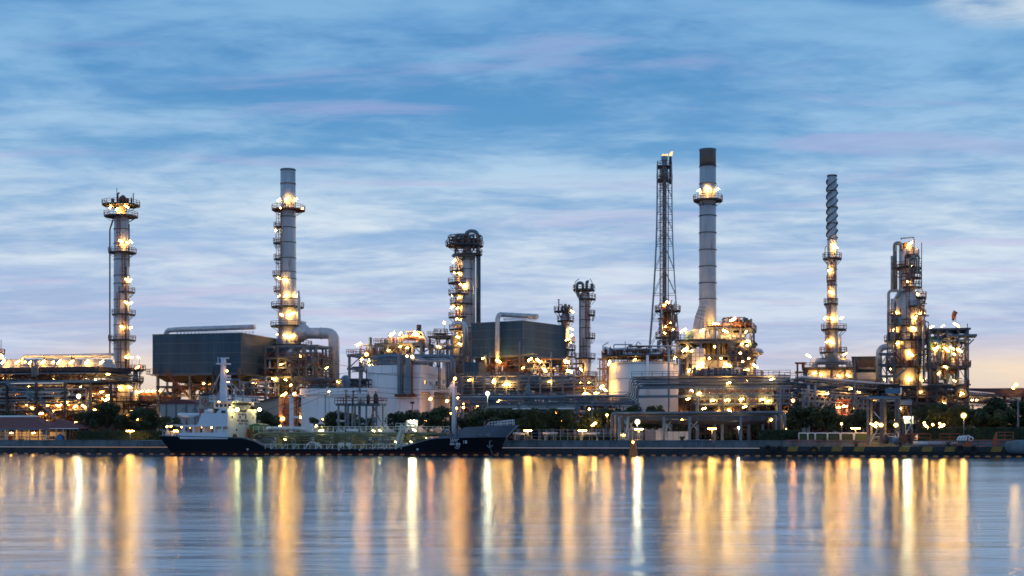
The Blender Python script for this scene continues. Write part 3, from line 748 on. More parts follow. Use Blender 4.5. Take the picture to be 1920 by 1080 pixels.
pipe(t, [(1682, 560, -4), (1690, 546, -3), (1708, 544, -2)], .4, 'pipeb', .8)
pipe(t, [(1698, 650, -2.5), (1648, 650, -2.5), (1648, 740, -2.5)], .78, 'duct', 2.0, 14)
pipe(t, [(1690, 447, 0), (1714, 445, 0), (1714, 478, 0)], .14, 'steel', .4); pipe(t, [(1690, 450, 0), (1689, 446, 0)], .1, 'steel')
pipe(t, [(1728, 610, 0), (1728, 455, 0)], .11, 'steel'); pipe(t, [(1730, 560, 0), (1730, 545, 0), (1726, 538, 0)], .1, 'steel')
vessel(t, 1697, 478, 455, -1, 5, 'rusty'); tangle(t, 1680, 1725, -5, -2.5, 480, 545, 9, 51, rr=(.12, .3)); tangle(t, 1664, 1680, -6, -1, 560, 720, 8, 52); tangle(t, 1716, 1742, -7, -2, 560, 720, 14, 57); machines(t, 1684, 1716, -5, -4, 688, 5, 58)
for x, a, b in ((1702, 502, 573), (1703, 573, 638), (1713, 638, 688), (1692, 638, 688)): ladder(t, x, a, b, -r-.5)
machines(t, 1672, 1732, -6, -4, 611, 6, 53); machines(t, 1664, 1738, -7, -5, 638, 8, 54); machines(t, 1696, 1722, -2, 1, 478, 4, 55)
stair(t, 1668, 718, 1700, 690, -8.5); stair(t, 1676, 660, 1698, 685, -8.2, mat='rusty')
for x, y, k in ((1707, 456, 1.2), (1720, 551, .9), (1713, 560, 1.3), (1678, 588, 1.1), (1722, 590, 1.2), (1731, 586, .9), (1716, 597, .8), (1676, 618, 1.2), (1714, 616, 1.1), (1683, 643, .7), (1662, 648, 1.1), (1708, 664, 1.3), (1739, 667, 1), (1666, 690, 1.3), (1705, 713, 1.1), (1732, 712, 1.1), (1745, 714, .7), (1675, 713, .7), (1660, 713, .6), (1708, 500, .6), (1702, 528, .6), (1690, 735, .8)):
    lamp(t, x, y, r=r if y > 560 else 15*t.m, k=k)
frame(t, [1652, 1662, 1676], [-7, -2], [822, 735, 705, 685, 664], .4, decks=(3,), rails=(3,), mat='steel', seed=55)
# --- open frame with the cantilevered roof
t = T('condenser_frame', 'tall open steel frame with a cantilevered roof edge, tangled pipes and braced bays', 'steel frame', 1776, 96)
frame(t, [1742, 1757, 1773, 1794, 1812], [-7, 0, 6], [822, 722, 689, 640, 620], .36, decks=(2, 4), rails=(2,), mat='steel', seed=61)
MB().box(t.x(1775), t.x(1828), -7.5, -1, t.z(635), t.z(631)).build('cantilever_roof', M['steel'], t)
MB().bar(t.pt(1812, 650, -7.2), t.pt(1826, 636, -7.2), .3).bar(t.pt(1812, 650, -1.5), t.pt(1826, 636, -1.5), .3).build('roof_strut', M['steel'], t)
tangle(t, 1740, 1790, -6, 5, 625, 720, 34, 62, mats=('pipe', 'piped', 'rusty', 'green', 'pipe'), rr=(.12, .4)); tangle(t, 1785, 1812, -5, 5, 640, 720, 6, 66)
pipe(t, [(1744, 655, -6), (1744, 634, -6), (1762, 634, -6), (1762, 660, -6)], .5, 'green', 1.2, 10); pipe(t, [(1750, 641, -7), (1760, 641, -7), (1760, 672, -7)], .4, 'duct', 1, 10)
drum(t, 1746, 1782, 646, -2, 4, 'shell'); machines(t, 1748, 1808, -6, 0, 689, 9, 63); vessel(t, 1752, 720, 692, -4, 5, 'dark')
pipe(t, [(1799, 620, -7), (1799, 606, -7)], .12, 'steel'); pipe(t, [(1815, 720, -7), (1814, 608, -7), (1812, 607, -7)], .1, 'steel')
for x, y, k in ((1755, 653, 1.3), (1772, 653, .8), (1777, 657, .8), (1785, 653, 1.2), (1799, 657, 1.3), (1789, 664, .7), (1773, 688, .8), (1790, 714, .8), (1747, 613, 1), (1768, 611, .8), (1793, 609, 1.4), (1760, 700, .7)): lamp(t, x, y, -7.5, k=k)
k = T('wind_sock', 'small drooping wind sock on a thin pole above the cantilevered frame', 'wind sock', 1793, 94)
MB().tube([k.pt(1793, 620, 0), k.pt(1792, 586, 0)], .08, 6).build('pole', M['steel'], k)
a = k.pt(1792, 584, 0)
MB().tube([a, a+Vector((-.25, 0, -.4)), a+Vector((-.5, 0, -1.2)), a+Vector((-.6, 0, -2.2))], [.6, .58, .48, .3], 10).build('sock', M['rusty'], k)
# ================================================================== blocks, buildings, tank, racks
# --- row of fan coolers on its steel table
t = T('fan_cooler_bank', 'row of lamp-lit fan cooler cones on a long steel table with stairs below', 'fan coolers', 100, 70)
XL, XR = -60, 212
def cone(px, ly):
    x = t.x(px, ly); z0 = t.z(691, x, ly); z1 = t.z(681, x, ly); z2 = t.z(674.5, x, ly)
    MB().rev(x, ly, [(3.9, z0), (2.75, z1), (2.6, z2), (2.3, z2), (2.3, z2-.6)], 24, cap=False).rev(x, ly, [(2.25, z2-.9), (2.25, z2-.6)], 16).build('fan_shroud', M['pipe'], t)
    mb = MB()
    for k in range(4):
        a = k*math.pi/4; mb.bar((x-2.4*math.cos(a), ly-2.4*math.sin(a), z2+.05+k*.012), (x+2.4*math.cos(a), ly+2.4*math.sin(a), z2+.05+k*.012), .07)
    mb.build('fan_grille', M['dark'], t)
for px in (-24, 29, 81, 131, 175): cone(px, -3)
for px in (2, 54, 106, 154, 192): cone(px, 5)
xa, xb = t.x(XL), t.x(XR)
MB().box(xa, xb, -7.5, 9.5, t.z(699), t.z(691)).build('plenum_box', M['dark'], t)
d = MB().box(xa-1, xb+1, -9, 11, t.z(702)-.3, t.z(702)).build('deck', M['steel'], t)
MB().rail([(xa, -8.9, t.z(702)), (xb, -8.9, t.z(702))], 1.9, .1, step=2.0).build('railing', M['rusty'], d)
MB().box(xa-1, xb+1, -8.4, -7.8, t.z(720), t.z(716)).build('girder', M['pipeb'], t); MB().box(xa-1, xb+1, 9, 9.6, t.z(720), t.z(716)).build('girder', M['steel'], t)
mb = MB(); n = 26
for i in range(n):
    a = xa+(xb-xa)*i/n; b = xa+(xb-xa)*(i+1)/n
    mb.bar((a, -8.1, t.z(716)), (b, -8.1, t.z(703)), .22) if i % 2 else mb.bar((a, -8.1, t.z(703)), (b, -8.1, t.z(716)), .22)
    mb.bar((a, -8.1, t.z(716)), (a, -8.1, t.z(703)), .2)
mb.build('truss_lattice', M['rusty'], t)
for px in (-40, 13, 68, 122, 170, 208):
    for ly in (-8.1, 0, 9.2):
        x = t.x(px, ly); MB().box(x-.27, x+.27, ly-.27, ly+.27, 0, t.z(720)).build('column_post', M['steel' if ly > 0 else 'dark'], t)
MB().box(xa, xb, -7.6, 9, t.z(752)-.2, t.z(752)).build('deck', M['dark'], t)
MB().box(xa, xb, -7.2, 8, t.z(734)-.2, t.z(734)).build('deck', M['rusty'], t)
pipe(t, [(42, 690, -4), (42, 668, -4), (120, 667, -4), (212, 665, -4)], .42, 'duct', 1.2, 10, name='header_pipe'); pipe(t, [(85, 668.5, -4), (205, 667, -4)], .55, 'duct', name='header_pipe')
for x in (85, 136): pipe(t, [(x, 667, -4), (x, 674, -4)], .5, 'dark')
for x, a, b in ((61, 674, 706), (66, 674, 706), (70, 673, 704)): pipe(t, [(x-3, a+3, -8.8), (x, a, -8.8), (x, b, -8.8)], .28, 'pipe', .6)
tangle(t, -30, 208, -7, 6, 704, 716, 40, 71, rr=(.1, .25)); tangle(t, -20, 208, -7.5, 6, 722, 752, 44, 72, rr=(.12, .3)); tangle(t, 40, 208, -6, 6, 755, 815, 26, 73, rr=(.12, .35))
tangle(t, -20, 208, -7.8, -3, 722, 780, 40, 74, rr=(.08, .2), mats=('pipe', 'duct', 'rusty', 'shell')); frame(t, [-10, 30, 50, 72, 96, 118, 140, 160, 186, 204], [-6, 4], [822, 790, 772, 745, 728], .22, decks=(2,), rails=(2, 3), mat='rusty', seed=75)
for i, x in enumerate(range(4, 208, 17)): lamp(t, x+5*(i % 3), (712, 742, 758, 726, 775)[i % 5], -5.5, k=.65, pole=0)  # extra lamps added to brighten the dark bays under the fans
stair(t, 12, 719, 32, 738, -9.8); MB().box(t.x(31), t.x(48), -10, -8.6, t.z(739), t.z(738)).build('landing', M['pipeb'], t)
stair(t, 47, 738, 62, 752, -9.8); MB().box(t.x(61), t.x(73), -10, -8.6, t.z(753), t.z(752)).build('landing', M['dark'], t); stair(t, 73, 752, 100, 785, -9.8)
for i in range(15):
    x = t.x(43+i*5.2, 4); r = .45+.25*(i % 3)
    MB().rev(x, 4, [(r, 0), (r, t.z(757, x, 4)), (r*.5, t.z(756, x, 4))], 10).build('exchanger_shell', M['yel' if i % 3 else 'shell'], t)
for i in range(12):
    x = t.x(110+i*5, 6); MB().box(x-.9, x+.9, 5.4, 7, 0, t.z(757+(i % 3)*5, x, 6)).box(x-1.0, x+1.0, 5.3, 5.38, t.z(790), t.z(786)).build('exchanger_box', M['yel' if i % 2 else 'shell'], t)
MB().box(t.x(-30, -4), t.x(38, -4), -4, 3, 0, t.z(752)).build('store_wall', M['greywall'], t)
for i, x in enumerate((5, 32, 57, 80, 110, 133, 162, 190)): lamp(t, x, 679, -7.4, .6 if i % 2 else .75, k=1.25, pole=3.0)
for x in (45, 98, 182): lamp(t, x, 680, -3, .6, k=1.0)
for x, y, k, q in ((64, 730, 1.3, -.7), (58, 735, .8, 0), (22, 737, .9, 0), (95, 737, .9, 0), (28, 738, .6, .3), (107, 760, 1.2, -.7), (113, 760, 1.2, .7), (88, 761, .7, .2), (139, 763, 1.2, .6), (157, 762, 1.2, -.5), (140, 793, 1, .7), (200, 749, 1.5, .45), (202, 702, .8, 0), (6, 737, .7, .1), (125, 755, .8, .2), (100, 770, .8, .4), (60, 765, .8, -.4), (76, 775, .9, .3), (190, 735, .8, .3), (178, 768, .8, .4), (95, 712, .7, .3), (160, 711, .7, -.3), (20, 712, .7, .3), (130, 726, .7, .4), (170, 744, .8, .3)): lamp(t, x, y, -5, q, k=k)
lamp(t, 147, 743, -9, bulb=True, w=.75, kind='cool', pole=0); lamp(t, 50, 772, -3, .3); lamp(t, 82, 788, 0, .3)
t = T('small_vent_column', 'thin railed vent column at the very edge of the picture above the fan coolers', 'column', 1, 95)
shell(t, [(822, 4), (660, 3.5), (655, 2)], 'shell'); landing(t, 662, -8, 6, depth=1.6); landing(t, 682, -10, 9, depth=1.8); lamp(t, 3, 667, -2); lamp(t, 6, 672, -2, k=.7); pipe(t, [(2, 662, 0), (2, 637, 0)], .09, 'steel')

# --- the two cladded cooling blocks
def block(name, label, corner, d, yaw, pxl, pxr, ytop, ybot, hop):
    t = T(name, label, 'cladded block', corner, d, yaw)
    zt, zb = t.z(ytop), t.z(ybot)
    x0 = t.x(pxl)                         # near face runs from x0 to the corner at x = 0
    # depth so that the far edge of the end wall falls on photo column pxr
    lo, hi = 1.0, 90.0
    for _ in range(40):
        m_ = (lo+hi)/2; X, Y = t.p.x-m_*t.ey, t.p.y+m_*t.ex
        if 960+F*X/Y < pxr: lo = m_
        else: hi = m_
    D = lo
    MB().box(x0, 0, 0, D, zb, zt).build('cladding', M['clad'], t)
    mb = MB()
    for x, y in ((x0-.06, -.06), (-.06, -.06), (-.06, D-.06)): mb.box(x, x+.12, y, y+.12, zb-.05, zt+.1)
    mb.build('corner_trim', M['cladtrim'], t)
    mb = MB().box(x0-.1, .1, -.12, -.01, zt-.1, zt+.12).box(.01, .12, -.1, D+.1, zt-.1, zt+.12).box(x0-.1, .1, -.12, -.01, zb-.15, zb+.25).box(.01, .12, -.1, D+.1, zb-.15, zb+.25)
    mb.build('edge_trim', M['cladtrim'], t)
    mb = MB()
    for f in (.28, .52, .77): z = zb+(zt-zb)*f; mb.box(x0+.1, -.1, -.05, -.012, z-.05, z+.05); mb.box(.012, .05, .1, D-.1, z-.05, z+.05)
    mb.build('sheet_joint', M['cladtrim'], t)
    zh = t.z(hop); ins = 2.5
    v = [(x0, .3, zb-.16), (-.3, .3, zb-.16), (-.3, D-.3, zb-.16), (x0, D-.3, zb-.16), (x0+ins, ins, zh), (-ins, ins, zh), (-ins, D-ins, zh), (x0+ins, D-ins, zh)]
    MB().add(v, [(0,1,2,3), (4,7,6,5), (0,4,5,1), (1,5,6,2), (2,6,7,3), (3,7,4,0)]).build('hopper', M['dark'], t)
    return t, x0, D, zt, zb
t, x0, D, zt, zb = block('cooling_block', 'larger dark blue corrugated block on braced legs above the ship, sky showing beneath', 452, 85, 0, 286.5, 518, 624.5, 700, 714)
t.z_ = 0
W_ = -x0
for i in range(6):
    for j in range(3):
        x = x0+1+(W_-2)*i/5; y = 1+(D-2)*j/2
        MB().box(x-.32, x+.32, y-.32, y+.32, 0, zb-.2).build('leg', M['dark' if (i+j) % 2 else 'steel'], t)
for zz_ in (t.z(748), t.z(722)):
    mb = MB()
    for j in range(3): y = 1+(D-2)*j/2; mb.box(x0+.5, -.5, y-.2, y+.2, zz_-.5, zz_)
    for i in range(6): x = x0+1+(W_-2)*i/5; mb.box(x-.19, x+.19, .6, D-.6, zz_-.45, zz_-.004)
    mb.build('floor_frame', M['dark'], t)
mb = MB()
for i in range(5):
    a, b = x0+1+(W_-2)*i/5, x0+1+(W_-2)*(i+1)/5
    for y in (.95, D-1):
        mb.bar((a, y, t.z(748)), ((a+b)/2, y, t.z(722)-.5), .24); mb.bar((b, y, t.z(748)), ((a+b)/2, y, t.z(722)-.5), .24)
        if i % 2: mb.bar((a, y, 0), (b, y, t.z(748)-.5), .24)
for j in range(2):
    a, b = 1+(D-2)*j/2, 1+(D-2)*(j+1)/2
    mb.bar((-1, a, t.z(748)), (-1, (a+b)/2, t.z(722)-.5), .24); mb.bar((-1, b, t.z(748)), (-1, (a+b)/2, t.z(722)-.5), .24)
mb.build('brace_lattice', M['dark'], t)
d = MB().box(x0-1, x0+2.5, -1.8, -.15, zb-.1, zb+.05).build('balcony', M['steel'], t)
MB().rail([(x0-1, -.2, zb+.05), (x0-1, -1.8, zb+.05), (x0+2.4, -1.8, zb+.05)], 1.3, .11, step=1).build('railing', M['rusty'], d)
d = MB().box(x0, 1.5, -1.4, -.15, zb-.45, zb-.3).build('walkway', M['steel'], t); 
stair(t, 310, 700, 348, 738, -2.6, mat='rusty'); d = MB().box(.15, 1.6, -1.4, D, zb-.45, zb-.3).build('walkway', M['steel'], t)
MB().rail([(1.55, D*.45, zb-.3), (1.55, D, zb-.3)], 1.2, .1).build('railing', M['rusty'], d)
for x in (400, 407.5, 448): pipe(t, [(x, 690 if x > 410 else 686, -2.2), (x, 790, -2.2)], .35, 'rusty' if x > 420 else 'dark')
def top_duct(t, pts, rpx, ylow, pa, pb, ly, n, mat='duct'):
    pipe(t, pts, rpx*t.m, mat, 1.6, 14, 'header_duct', fl=3)
    mb = MB()
    for i in range(n):
        px = pa+(pb-pa)*i/(n-1); p = t.pt(px, ylow-5, ly); q = t.pt(px, ylow, ly)
        mb.bar((p.x, p.y, q.z), (p.x-.35, p.y, p.z), .17); mb.bar((p.x, p.y, q.z), (p.x+.35, p.y, p.z), .17)
    mb.build('support_lattice', M['whitepaint'], t)
top_duct(t, [(311, 628, 3), (314, 619.5, 3), (330, 618, 3), (478, 613, 3)], 4.8, 625.5, 332, 474, 3, 22)
tangle(t, 300, 515, 1, 18, 705, 745, 26, 81, rr=(.14, .4)); tangle(t, 440, 520, -3, 4, 706, 770, 14, 82, rr=(.12, .3))
drum(t, 392, 412, 731, 8, 3.6, 'dark')
for x, y, k in ((340, 714, .8), (384, 713, .9), (382, 719, .6), (330, 752, .8), (476, 718, .8), (462, 750, .7), (428, 716, .6)): lamp(t, x, y, 5, 0, k=k, pole=0)
lamp(t, 343, 753, -4, .55, k=1.3); lamp(t, 513, 711, -3.5, -.5, k=1.1); lamp(t, 552, 745, -3, k=.7)

t, x0, D, zt, zb = block('cooling_block', 'smaller dark blue corrugated block with a pale duct climbing its near face', 981, 85, -18, 884, 1060, 601.5, 667, 684)
W_ = -x0
for i in range(4):
    for j in range(3):
        x = x0+1+(W_-2)*i/3; y = 1+(D-2)*j/2
        MB().box(x-.3, x+.3, y-.3, y+.3, 0, zb-.2).build('leg', M['dark'], t)
zz_ = t.z(701)
d = MB().box(x0-1.5, 2, -3.2, D+1, zz_-.4, zz_).build('deck', M['dark'], t)
MB().rail([(x0-1.4, -3.1, zz_), (1.9, -3.1, zz_), (1.9, D+.9, zz_)], 1.2, .1, step=1.5).build('railing', M['rusty'], d)
MB().rail([(x0-1.4, -2.2, zz_+1.6), (1.2, -2.2, zz_+1.6), (1.2, D+.9, zz_+1.6)], 1.2, .1, step=1.3).build('railing', M['rusty'], d)
mb = MB()
for y0_, y1_ in ((690, 676), (705, 690)):
    for k in range(3):
        a, b = 1000+k*8, 1008+k*8
        mb.bar(t.pt(a, y0_, -1), t.pt(b, y1_, -1), .2); mb.bar(t.pt(b, y0_, -1), t.pt(a, y1_, -1), .2)
mb.build('brace_lattice', M['shell'], t)
top_duct(t, [(933, 722, -1.3), (933, 590, -1.3), (945, 590, 2), (1008, 593.5, 2)], 4.6, 601, 946, 1004, 2, 13, 'duct')
for x, a in ((911, 665), (918, 660), (981, 650), (1034, 660), (974, 640)): pipe(t, [(x, a, -1.6), (x, 705, -1.6)], .2 if x != 911 else .4, 'steel')
tangle(t, 886, 1060, -2, 10, 672, 705, 30, 83, mats=('rusty', 'dark', 'piped', 'pipe'), rr=(.1, .3)); drum(t, 950, 1050, 697, 0, 3.5, 'dark'); machines(t, 890, 1055, -2.6, -.8, 701, 12, 84)
d = MB().box(t.x(975, -2), t.x(1005, -2), -2.4, -1, t.z(666), t.z(665)).build('balcony', M['steel'], t)
for x, y, k, q in ((934, 677, 1.3, -.5), (993, 674, 1.2, .6), (1009, 676, 1.4, -.6), (1021, 694, 1.2, -.8), (1062, 678, 1.4, -.5), (1067, 696, 1.5, -.35), (953, 720, 1.1, -.5), (926, 715, .9, 1.2), (893, 690, .7, .4), (905, 672, .6, .4), (980, 690, .6, .3)): lamp(t, x, y, -3.6, q, k=k)

# --- low sheds beneath the first block
t = T('low_shed', 'low grey windowless shed under the legs of the larger blue block', 'shed', 300, 40)
MB().box(t.x(300), t.x(376), 0, 9, 0, t.z(757)).build('wall', M['greywall'], t)
MB().prism([(t.x(298), t.z(757)), (t.x(378), t.z(757)), (t.x(345), t.z(749)), (t.x(325), t.z(749))], -.4, 9.4, 'y').build('roof', M['roof'], t)
for x in (312, 330, 350, 366): MB().box(t.x(x)-.15, t.x(x)+.15, -.14, -.01, .1, t.z(758)).build('pilaster', M['conc'], t)
t = T('lean_to_shed', 'brown panelled shed with a sloping roof behind the bridge of the ship', 'shed', 480, 46)
MB().prism([(t.x(478), 0), (t.x(522), 0), (t.x(522), t.z(745)), (t.x(478), t.z(756))], 0, 12, 'y').build('wall', M['tan'], t)
MB().prism([(t.x(476), t.z(757)), (t.x(523), t.z(745.4)), (t.x(523), t.z(743.6)), (t.x(476), t.z(755))], -.5, 12.5, 'y').build('roof', M['dark'], t)

# --- low white annex with the open stair bay
t = T('white_annex', 'low white annex with a projecting parapet and open stair bay, beside the taller white building', 'building', 563, 46)
MB().box(t.x(563), t.x(692), .5, 20, 0, t.z(740)).build('wall', M['white'], t)
MB().box(t.x(562), t.x(692), 0, 21, t.z(740), t.z(728.5)).build('parapet', M['white'], t)
MB().box(t.x(541), t.x(563)-.02, -.6, 9, t.z(743), t.z(740.6)).build('canopy', M['white'], t)
for x in (545, 548.5): MB().box(t.x(x)-.22, t.x(x)+.22, -.3, .3, 0, t.z(743)).build('post', M['white'], t)
MB().box(t.x(549), t.x(562.5), -.1, .2, t.z(784), t.z(780)).build('spandrel', M['white'], t)
mb = MB()
for y in (745, 757, 769, 781, 793): mb.bar(t.pt(524, y, 3), t.pt(562, y, 3), .2)
for x in (524, 534, 545, 556): mb.bar(t.pt(x, 743, 3), t.pt(x, 805, 3), .2)
mb.bar(t.pt(524, 757, 3), t.pt(545, 781, 3), .25); mb.bar(t.pt(545, 757, 3), t.pt(562, 745, 3), .25)
mb.build('stair_lattice', M['rusty'], t)
mb = MB()
for x in range(580, 690, 18): mb.box(t.x(x)-.03, t.x(x)+.03, -.03, -.005, t.z(740), t.z(729))
for x in (610, 650): mb.box(t.x(x, .5)-.12, t.x(x, .5)+.12, .4, .49, 0, t.z(741))
mb.build('joint', M['greywall'], t)
tangle(t, 565, 690, 3, 18, 729, 716, 14, 91, mats=('piped', 'pipeb')); frame(t, [560, 590, 620, 650, 680], [4, 9], [728, 720, 711], .25, mat='dark', seed=92)
for i in range(6): pipe(t, [(548+i*1.2, 735, 5+i*.6), (548+i*1.2, 711+i*1.6, 5+i*.6), (690, 711+i*1.6, 5+i*.6)], .2, 'piped', .8)
pipe(t, [(644, 728, 3), (644, 708, 3), (652, 708, 3), (652, 728, 3)], .6, 'pipeb', 1.3, 10); lamp(t, 530, 785, 2, bulb=True, kind='orange', w=.7, pole=0); lamp(t, 633, 716, 3, k=.5); lamp(t, 551, 738, -.8, k=.7); lamp(t, 533, 739, 2)

# --- tall white building with the pipes down its face
t = T('white_building', 'tall white building with dark pipes down its face and a lit porch', 'building', 790, 52)
x0 = t.x(684); D = 28
while 960+F*(t.p.x-D*t.ey)/(t.p.y+D*t.ex) > 846: D -= .25
ztop = t.z(684)
MB().box(x0+.3, -.3, .4, D, 0, t.z(699)).build('wall', M['white'], t)
MB().box(x0, 0, 0, D+.4, t.z(699), ztop).build('parapet', M['white'], t)
mb = MB()
for f in (.14, .3, .49, .63, .8): x = x0*(1-f); mb.box(x-.03, x+.03, -.03, -.004, t.z(699), ztop)
for f in (.25, .5, .75): mb.box(.004, .03, D*f-.03, D*f+.03, t.z(699), ztop)
mb.build('joint', M['greywall'], t)
for f in (.0, .16, .55, .93):
    x = x0*(1-f); MB().box(x+.25, x+.85, .1, .39, 0, t.z(699)-.01).build('pilaster', M['white'], t)
for x, r, a, b, m_ in ((748, .42, 666, 736, 'pipeb'), (753, .42, 666, 737, 'piped'), (772, .28, 668, 737, 'rusty'), (687, .15, 690, 770, 'piped')): pipe(t, [(x, a, -.7), (x, b, -.7), (x+4, b+3, -.7)], r, m_, .8, 10)
MB().box(t.x(762, -1), t.x(771, -1), -1.4, -.1, t.z(738), t.z(667)).build('riser_duct', M['pipeb'], t)
for x in (752, 772): MB().box(t.x(x)-1.1, t.x(x)+1.2, -1.5, -.1, t.z(744), t.z(739)).build('pipe_bracket', M['rusty'], t)
pipe(t, [(748, 672, -.7), (748, 667, -.7), (760, 667, 4)], .42, 'pipeb', .8, 10)
# end wall: door landing, small windows, porch
mb = MB()
for f, a, b, w in ((.12, 711, 719, 1.1), (.3, 713, 720, 1.2), (.5, 711, 720, 1.0), (.75, 707, 714, 1.1)):
    MB().box(-.29, -.2, D*f, D*f+w*1.4, t.z(b), t.z(a)).build('window', M['glass'], t)
MB().box(-.3, 2.6, .5, D, t.z(734), t.z(732)).build('porch_slab', M['white'], t)
MB().rail([(2.5, .6, t.z(732)), (2.5, D, t.z(732))], 1.3, .1).build('railing', M['pipeb'], t)
for f in (.02, .5, .96): MB().box(2.0, 2.6, D*f+.1, D*f+.7, 0, t.z(734)-.01).build('porch_post', M['white'], t)
MB().prism([(D*.5, t.z(734)), (D, t.z(734)), (D, t.z(752))], 2.3, 2.55, 'x').build('porch_gusset', M['white'], t)
lamp(t, 807, 748, -2, bulb=True, w=.6, kind='orange', pole=0); lamp(t, 838, 752, 3, bulb=True, w=.5, kind='warm', pole=0); lamp(t, 800, 790, -2.5, 0, kind='orange', pole=0)
pipe(t, [(700, 672, 2), (720, 668, 2), (842, 668, 2), (850, 676, 2), (850, 720, 2)], .5, 'pipeb', 1.4, 10)
for i in range(5): pipe(t, [(768+i*3, 671+i*1.5, -1-i*.1), (836+i*2.4, 671+i*1.5, 8), (838+i*2.4, 728-i*3, 8)], .28, 'pipeb' if i % 2 else 'pipe', 1, 8)
for x in (825, 822): pipe(t, [(x, 684, 1.5), (x, 730, 1.5)], .14, 'piped')
MB().box(t.x(842, 10), t.x(851, 10), 9.5, 10.5, t.z(696), t.z(686)).build('sign_board', M['white'], t)
frame(t, [690, 720, 750, 780], [2, 10], [684, 676, 667], .3, mat='steel', brace=True, seed=93)
lamp(t, 773, 669, -1.2, bulb=True, w=.55, pole=0); lamp(t, 763, 668, -2.0, bulb=True, w=.4, pole=0)

# --- process deck above the white building
t = T('process_deck', 'stepped steel deck with two blue vessels and a pale drum above the white building', 'steel frame', 730, 80)
frame(t, [668, 690, 712, 735, 758], [-5, 4], [822, 690, 666], .55, decks=(2,), rails=(2,), mat='steel', seed=101)
frame(t, [716, 737, 760, 783, 799], [-4, 5], [666, 646], .6, decks=(1,), rails=(1,), mat='steel', seed=102); frame(t, [772, 784, 798], [-4, 5], [700, 666], .7, mat='steel', seed=103)
shell(t, [(700, 13), (648, 13)], 'shell', 'drum_shell', 752, 24, ly=0); shell(t, [(690, 13), (668, 13)], 'shell', 'drum_shell', 703, 22, ly=0)
vessel(t, 694.5, 648, 632, -2, 3.1, 'blue', legs=666); vessel(t, 723, 645, 635, -2, 3.6, 'blue')
for x in (688, 703): MB().bar(t.pt(x, 666, -2.4), t.pt(x, 648, -2.4), .2).build('post', M['steel'], t)
MB().box(t.x(687), t.x(704), -3.4, -.6, t.z(648.4), t.z(647)).build('vessel_stand', M['steel'], t)
drum(t, 752, 798, 633, 0, 4.5, 'shell'); pipe(t, [(752, 645, -3), (754, 632, -3), (764, 630.5, -3), (800, 634, -3), (800, 650, -3)], .5, 'duct', 1.3, 10)
pipe(t, [(785.5, 636, 0), (785.5, 609, 0)], .62, 'dark', n=12); pipe(t, [(780, 632, -2), (780, 622, -2), (791, 622, -2), (796, 632, -2)], .35, 'pipe', .6); pipe(t, [(768, 634, -1), (768, 621, -1)], .3, 'pipe')
pipe(t, [(731, 645, -2), (731, 632, -2)], .6, 'pipe'); pipe(t, [(730, 645, -2), (730, 624, -2)], .12, 'steel'); pipe(t, [(716, 666, -3), (716, 634, -3), (718, 634, -3)], .12, 'steel', .3); pipe(t, [(675, 690, -5.5), (675, 652, -5.5)], .14, 'steel')
tangle(t, 708, 770, -4, 4, 648, 668, 18, 104, rr=(.12, .3)); tangle(t, 756, 800, -4, 2, 622, 645, 10, 105, rr=(.1, .25)); tangle(t, 680, 800, -4, 6, 668, 690, 22, 106, mats=('pipeb', 'piped', 'pipe'))
machines(t, 680, 715, -4, 0, 666, 9, 107); machines(t, 733, 760, -4, 0, 646, 7, 108); machines(t, 720, 760, -4, 0, 666, 7, 109)
for x, y, k, q in ((672, 645.5, 1.5, .45), (735, 626.5, 1.6, .6), (750, 625.5, .9, .8), (780, 624.5, 1.3, -.6), (776, 628, .8, -.2), (677, 675, .9, .9), (692, 676, .7, 1.4), (694, 684, .8, .2), (750, 650, .5, .3), (728, 657, .5, .2), (763, 652, .6, .3)): lamp(t, x, y, -5.5, q, k=k)
lamp(t, 687, 664.5, -5.8, bulb=True, w=.7, pole=0, kind='orange')

# --- furnace beside the widest chimney
t = T('furnace', 'fired furnace with a white casing, ochre coil bay and long brass-lit drum', 'furnace', 1345, 80)
frame(t, [1278, 1297, 1321, 1353, 1376, 1398, 1412], [-8, 0, 6], [822, 705, 668, 643], .5, decks=(3,), rails=(), mat='steel', seed=111)
frame(t, [1353, 1376, 1393, 1411], [-6, 4], [643, 620], .45, decks=(1,), rails=(1,), mat='steel', seed=112)
frame(t, [1376, 1387, 1398, 1411], [-8.6, -4], [705, 690, 680, 667, 655], .3, decks=(1, 2, 3), rails=(1, 2, 3), mat='steel', seed=113)
MB().box(t.x(1298, -8), t.x(1320, -8), -8.6, 4, t.z(702), t.z(657)).build('white_casing', M['tank'], t)
mb = MB()
for y in (665, 672, 679, 686): mb.box(t.x(1298, -8), t.x(1320, -8), -8.66, -8.61, t.z(y)-.05, t.z(y)+.05)
for x in (1305, 1312.5): mb.box(t.x(x, -8)-.05, t.x(x, -8)+.05, -8.68, -8.61, t.z(702), t.z(657))
mb.build('casing_seam', M['steel'], t)
MB().box(t.x(1321, -4), t.x(1374, -4), -4, 3, t.z(678), t.z(645)).build('coil_bay', M['yel'], t)
for i in range(16): x = t.x(1323+i*3.2, -5); MB().tube([(x, -4.5, t.z(677)), (x, -4.5, t.z(646))], .18, 6).build('coil_tube', M['yel' if i % 3 else 'dark'], t)
MB().box(t.x(1320.5, -7), t.x(1412, -7), -7, 3, t.z(705), t.z(678.5)).build('burner_casing', M['greywall'], t)
MB().box(t.x(1377, -7.2), t.x(1397, -7.2), -8, -7.02, t.z(705), t.z(693)).build('control_hut', M['cream'], t)
drum(t, 1344, 1400, 632.5, -5, 8.2, 'shell', n=24)
mb = MB()
for x in (1352, 1362, 1372, 1382, 1390): p = t.pt(x, 632.5, -5); mb.tube([p-Vector((.08, 0, 0)), p+Vector((.08, 0, 0))], 8.5*t.m, 24)
mb.build('drum_band_trim', M['steel'], t)
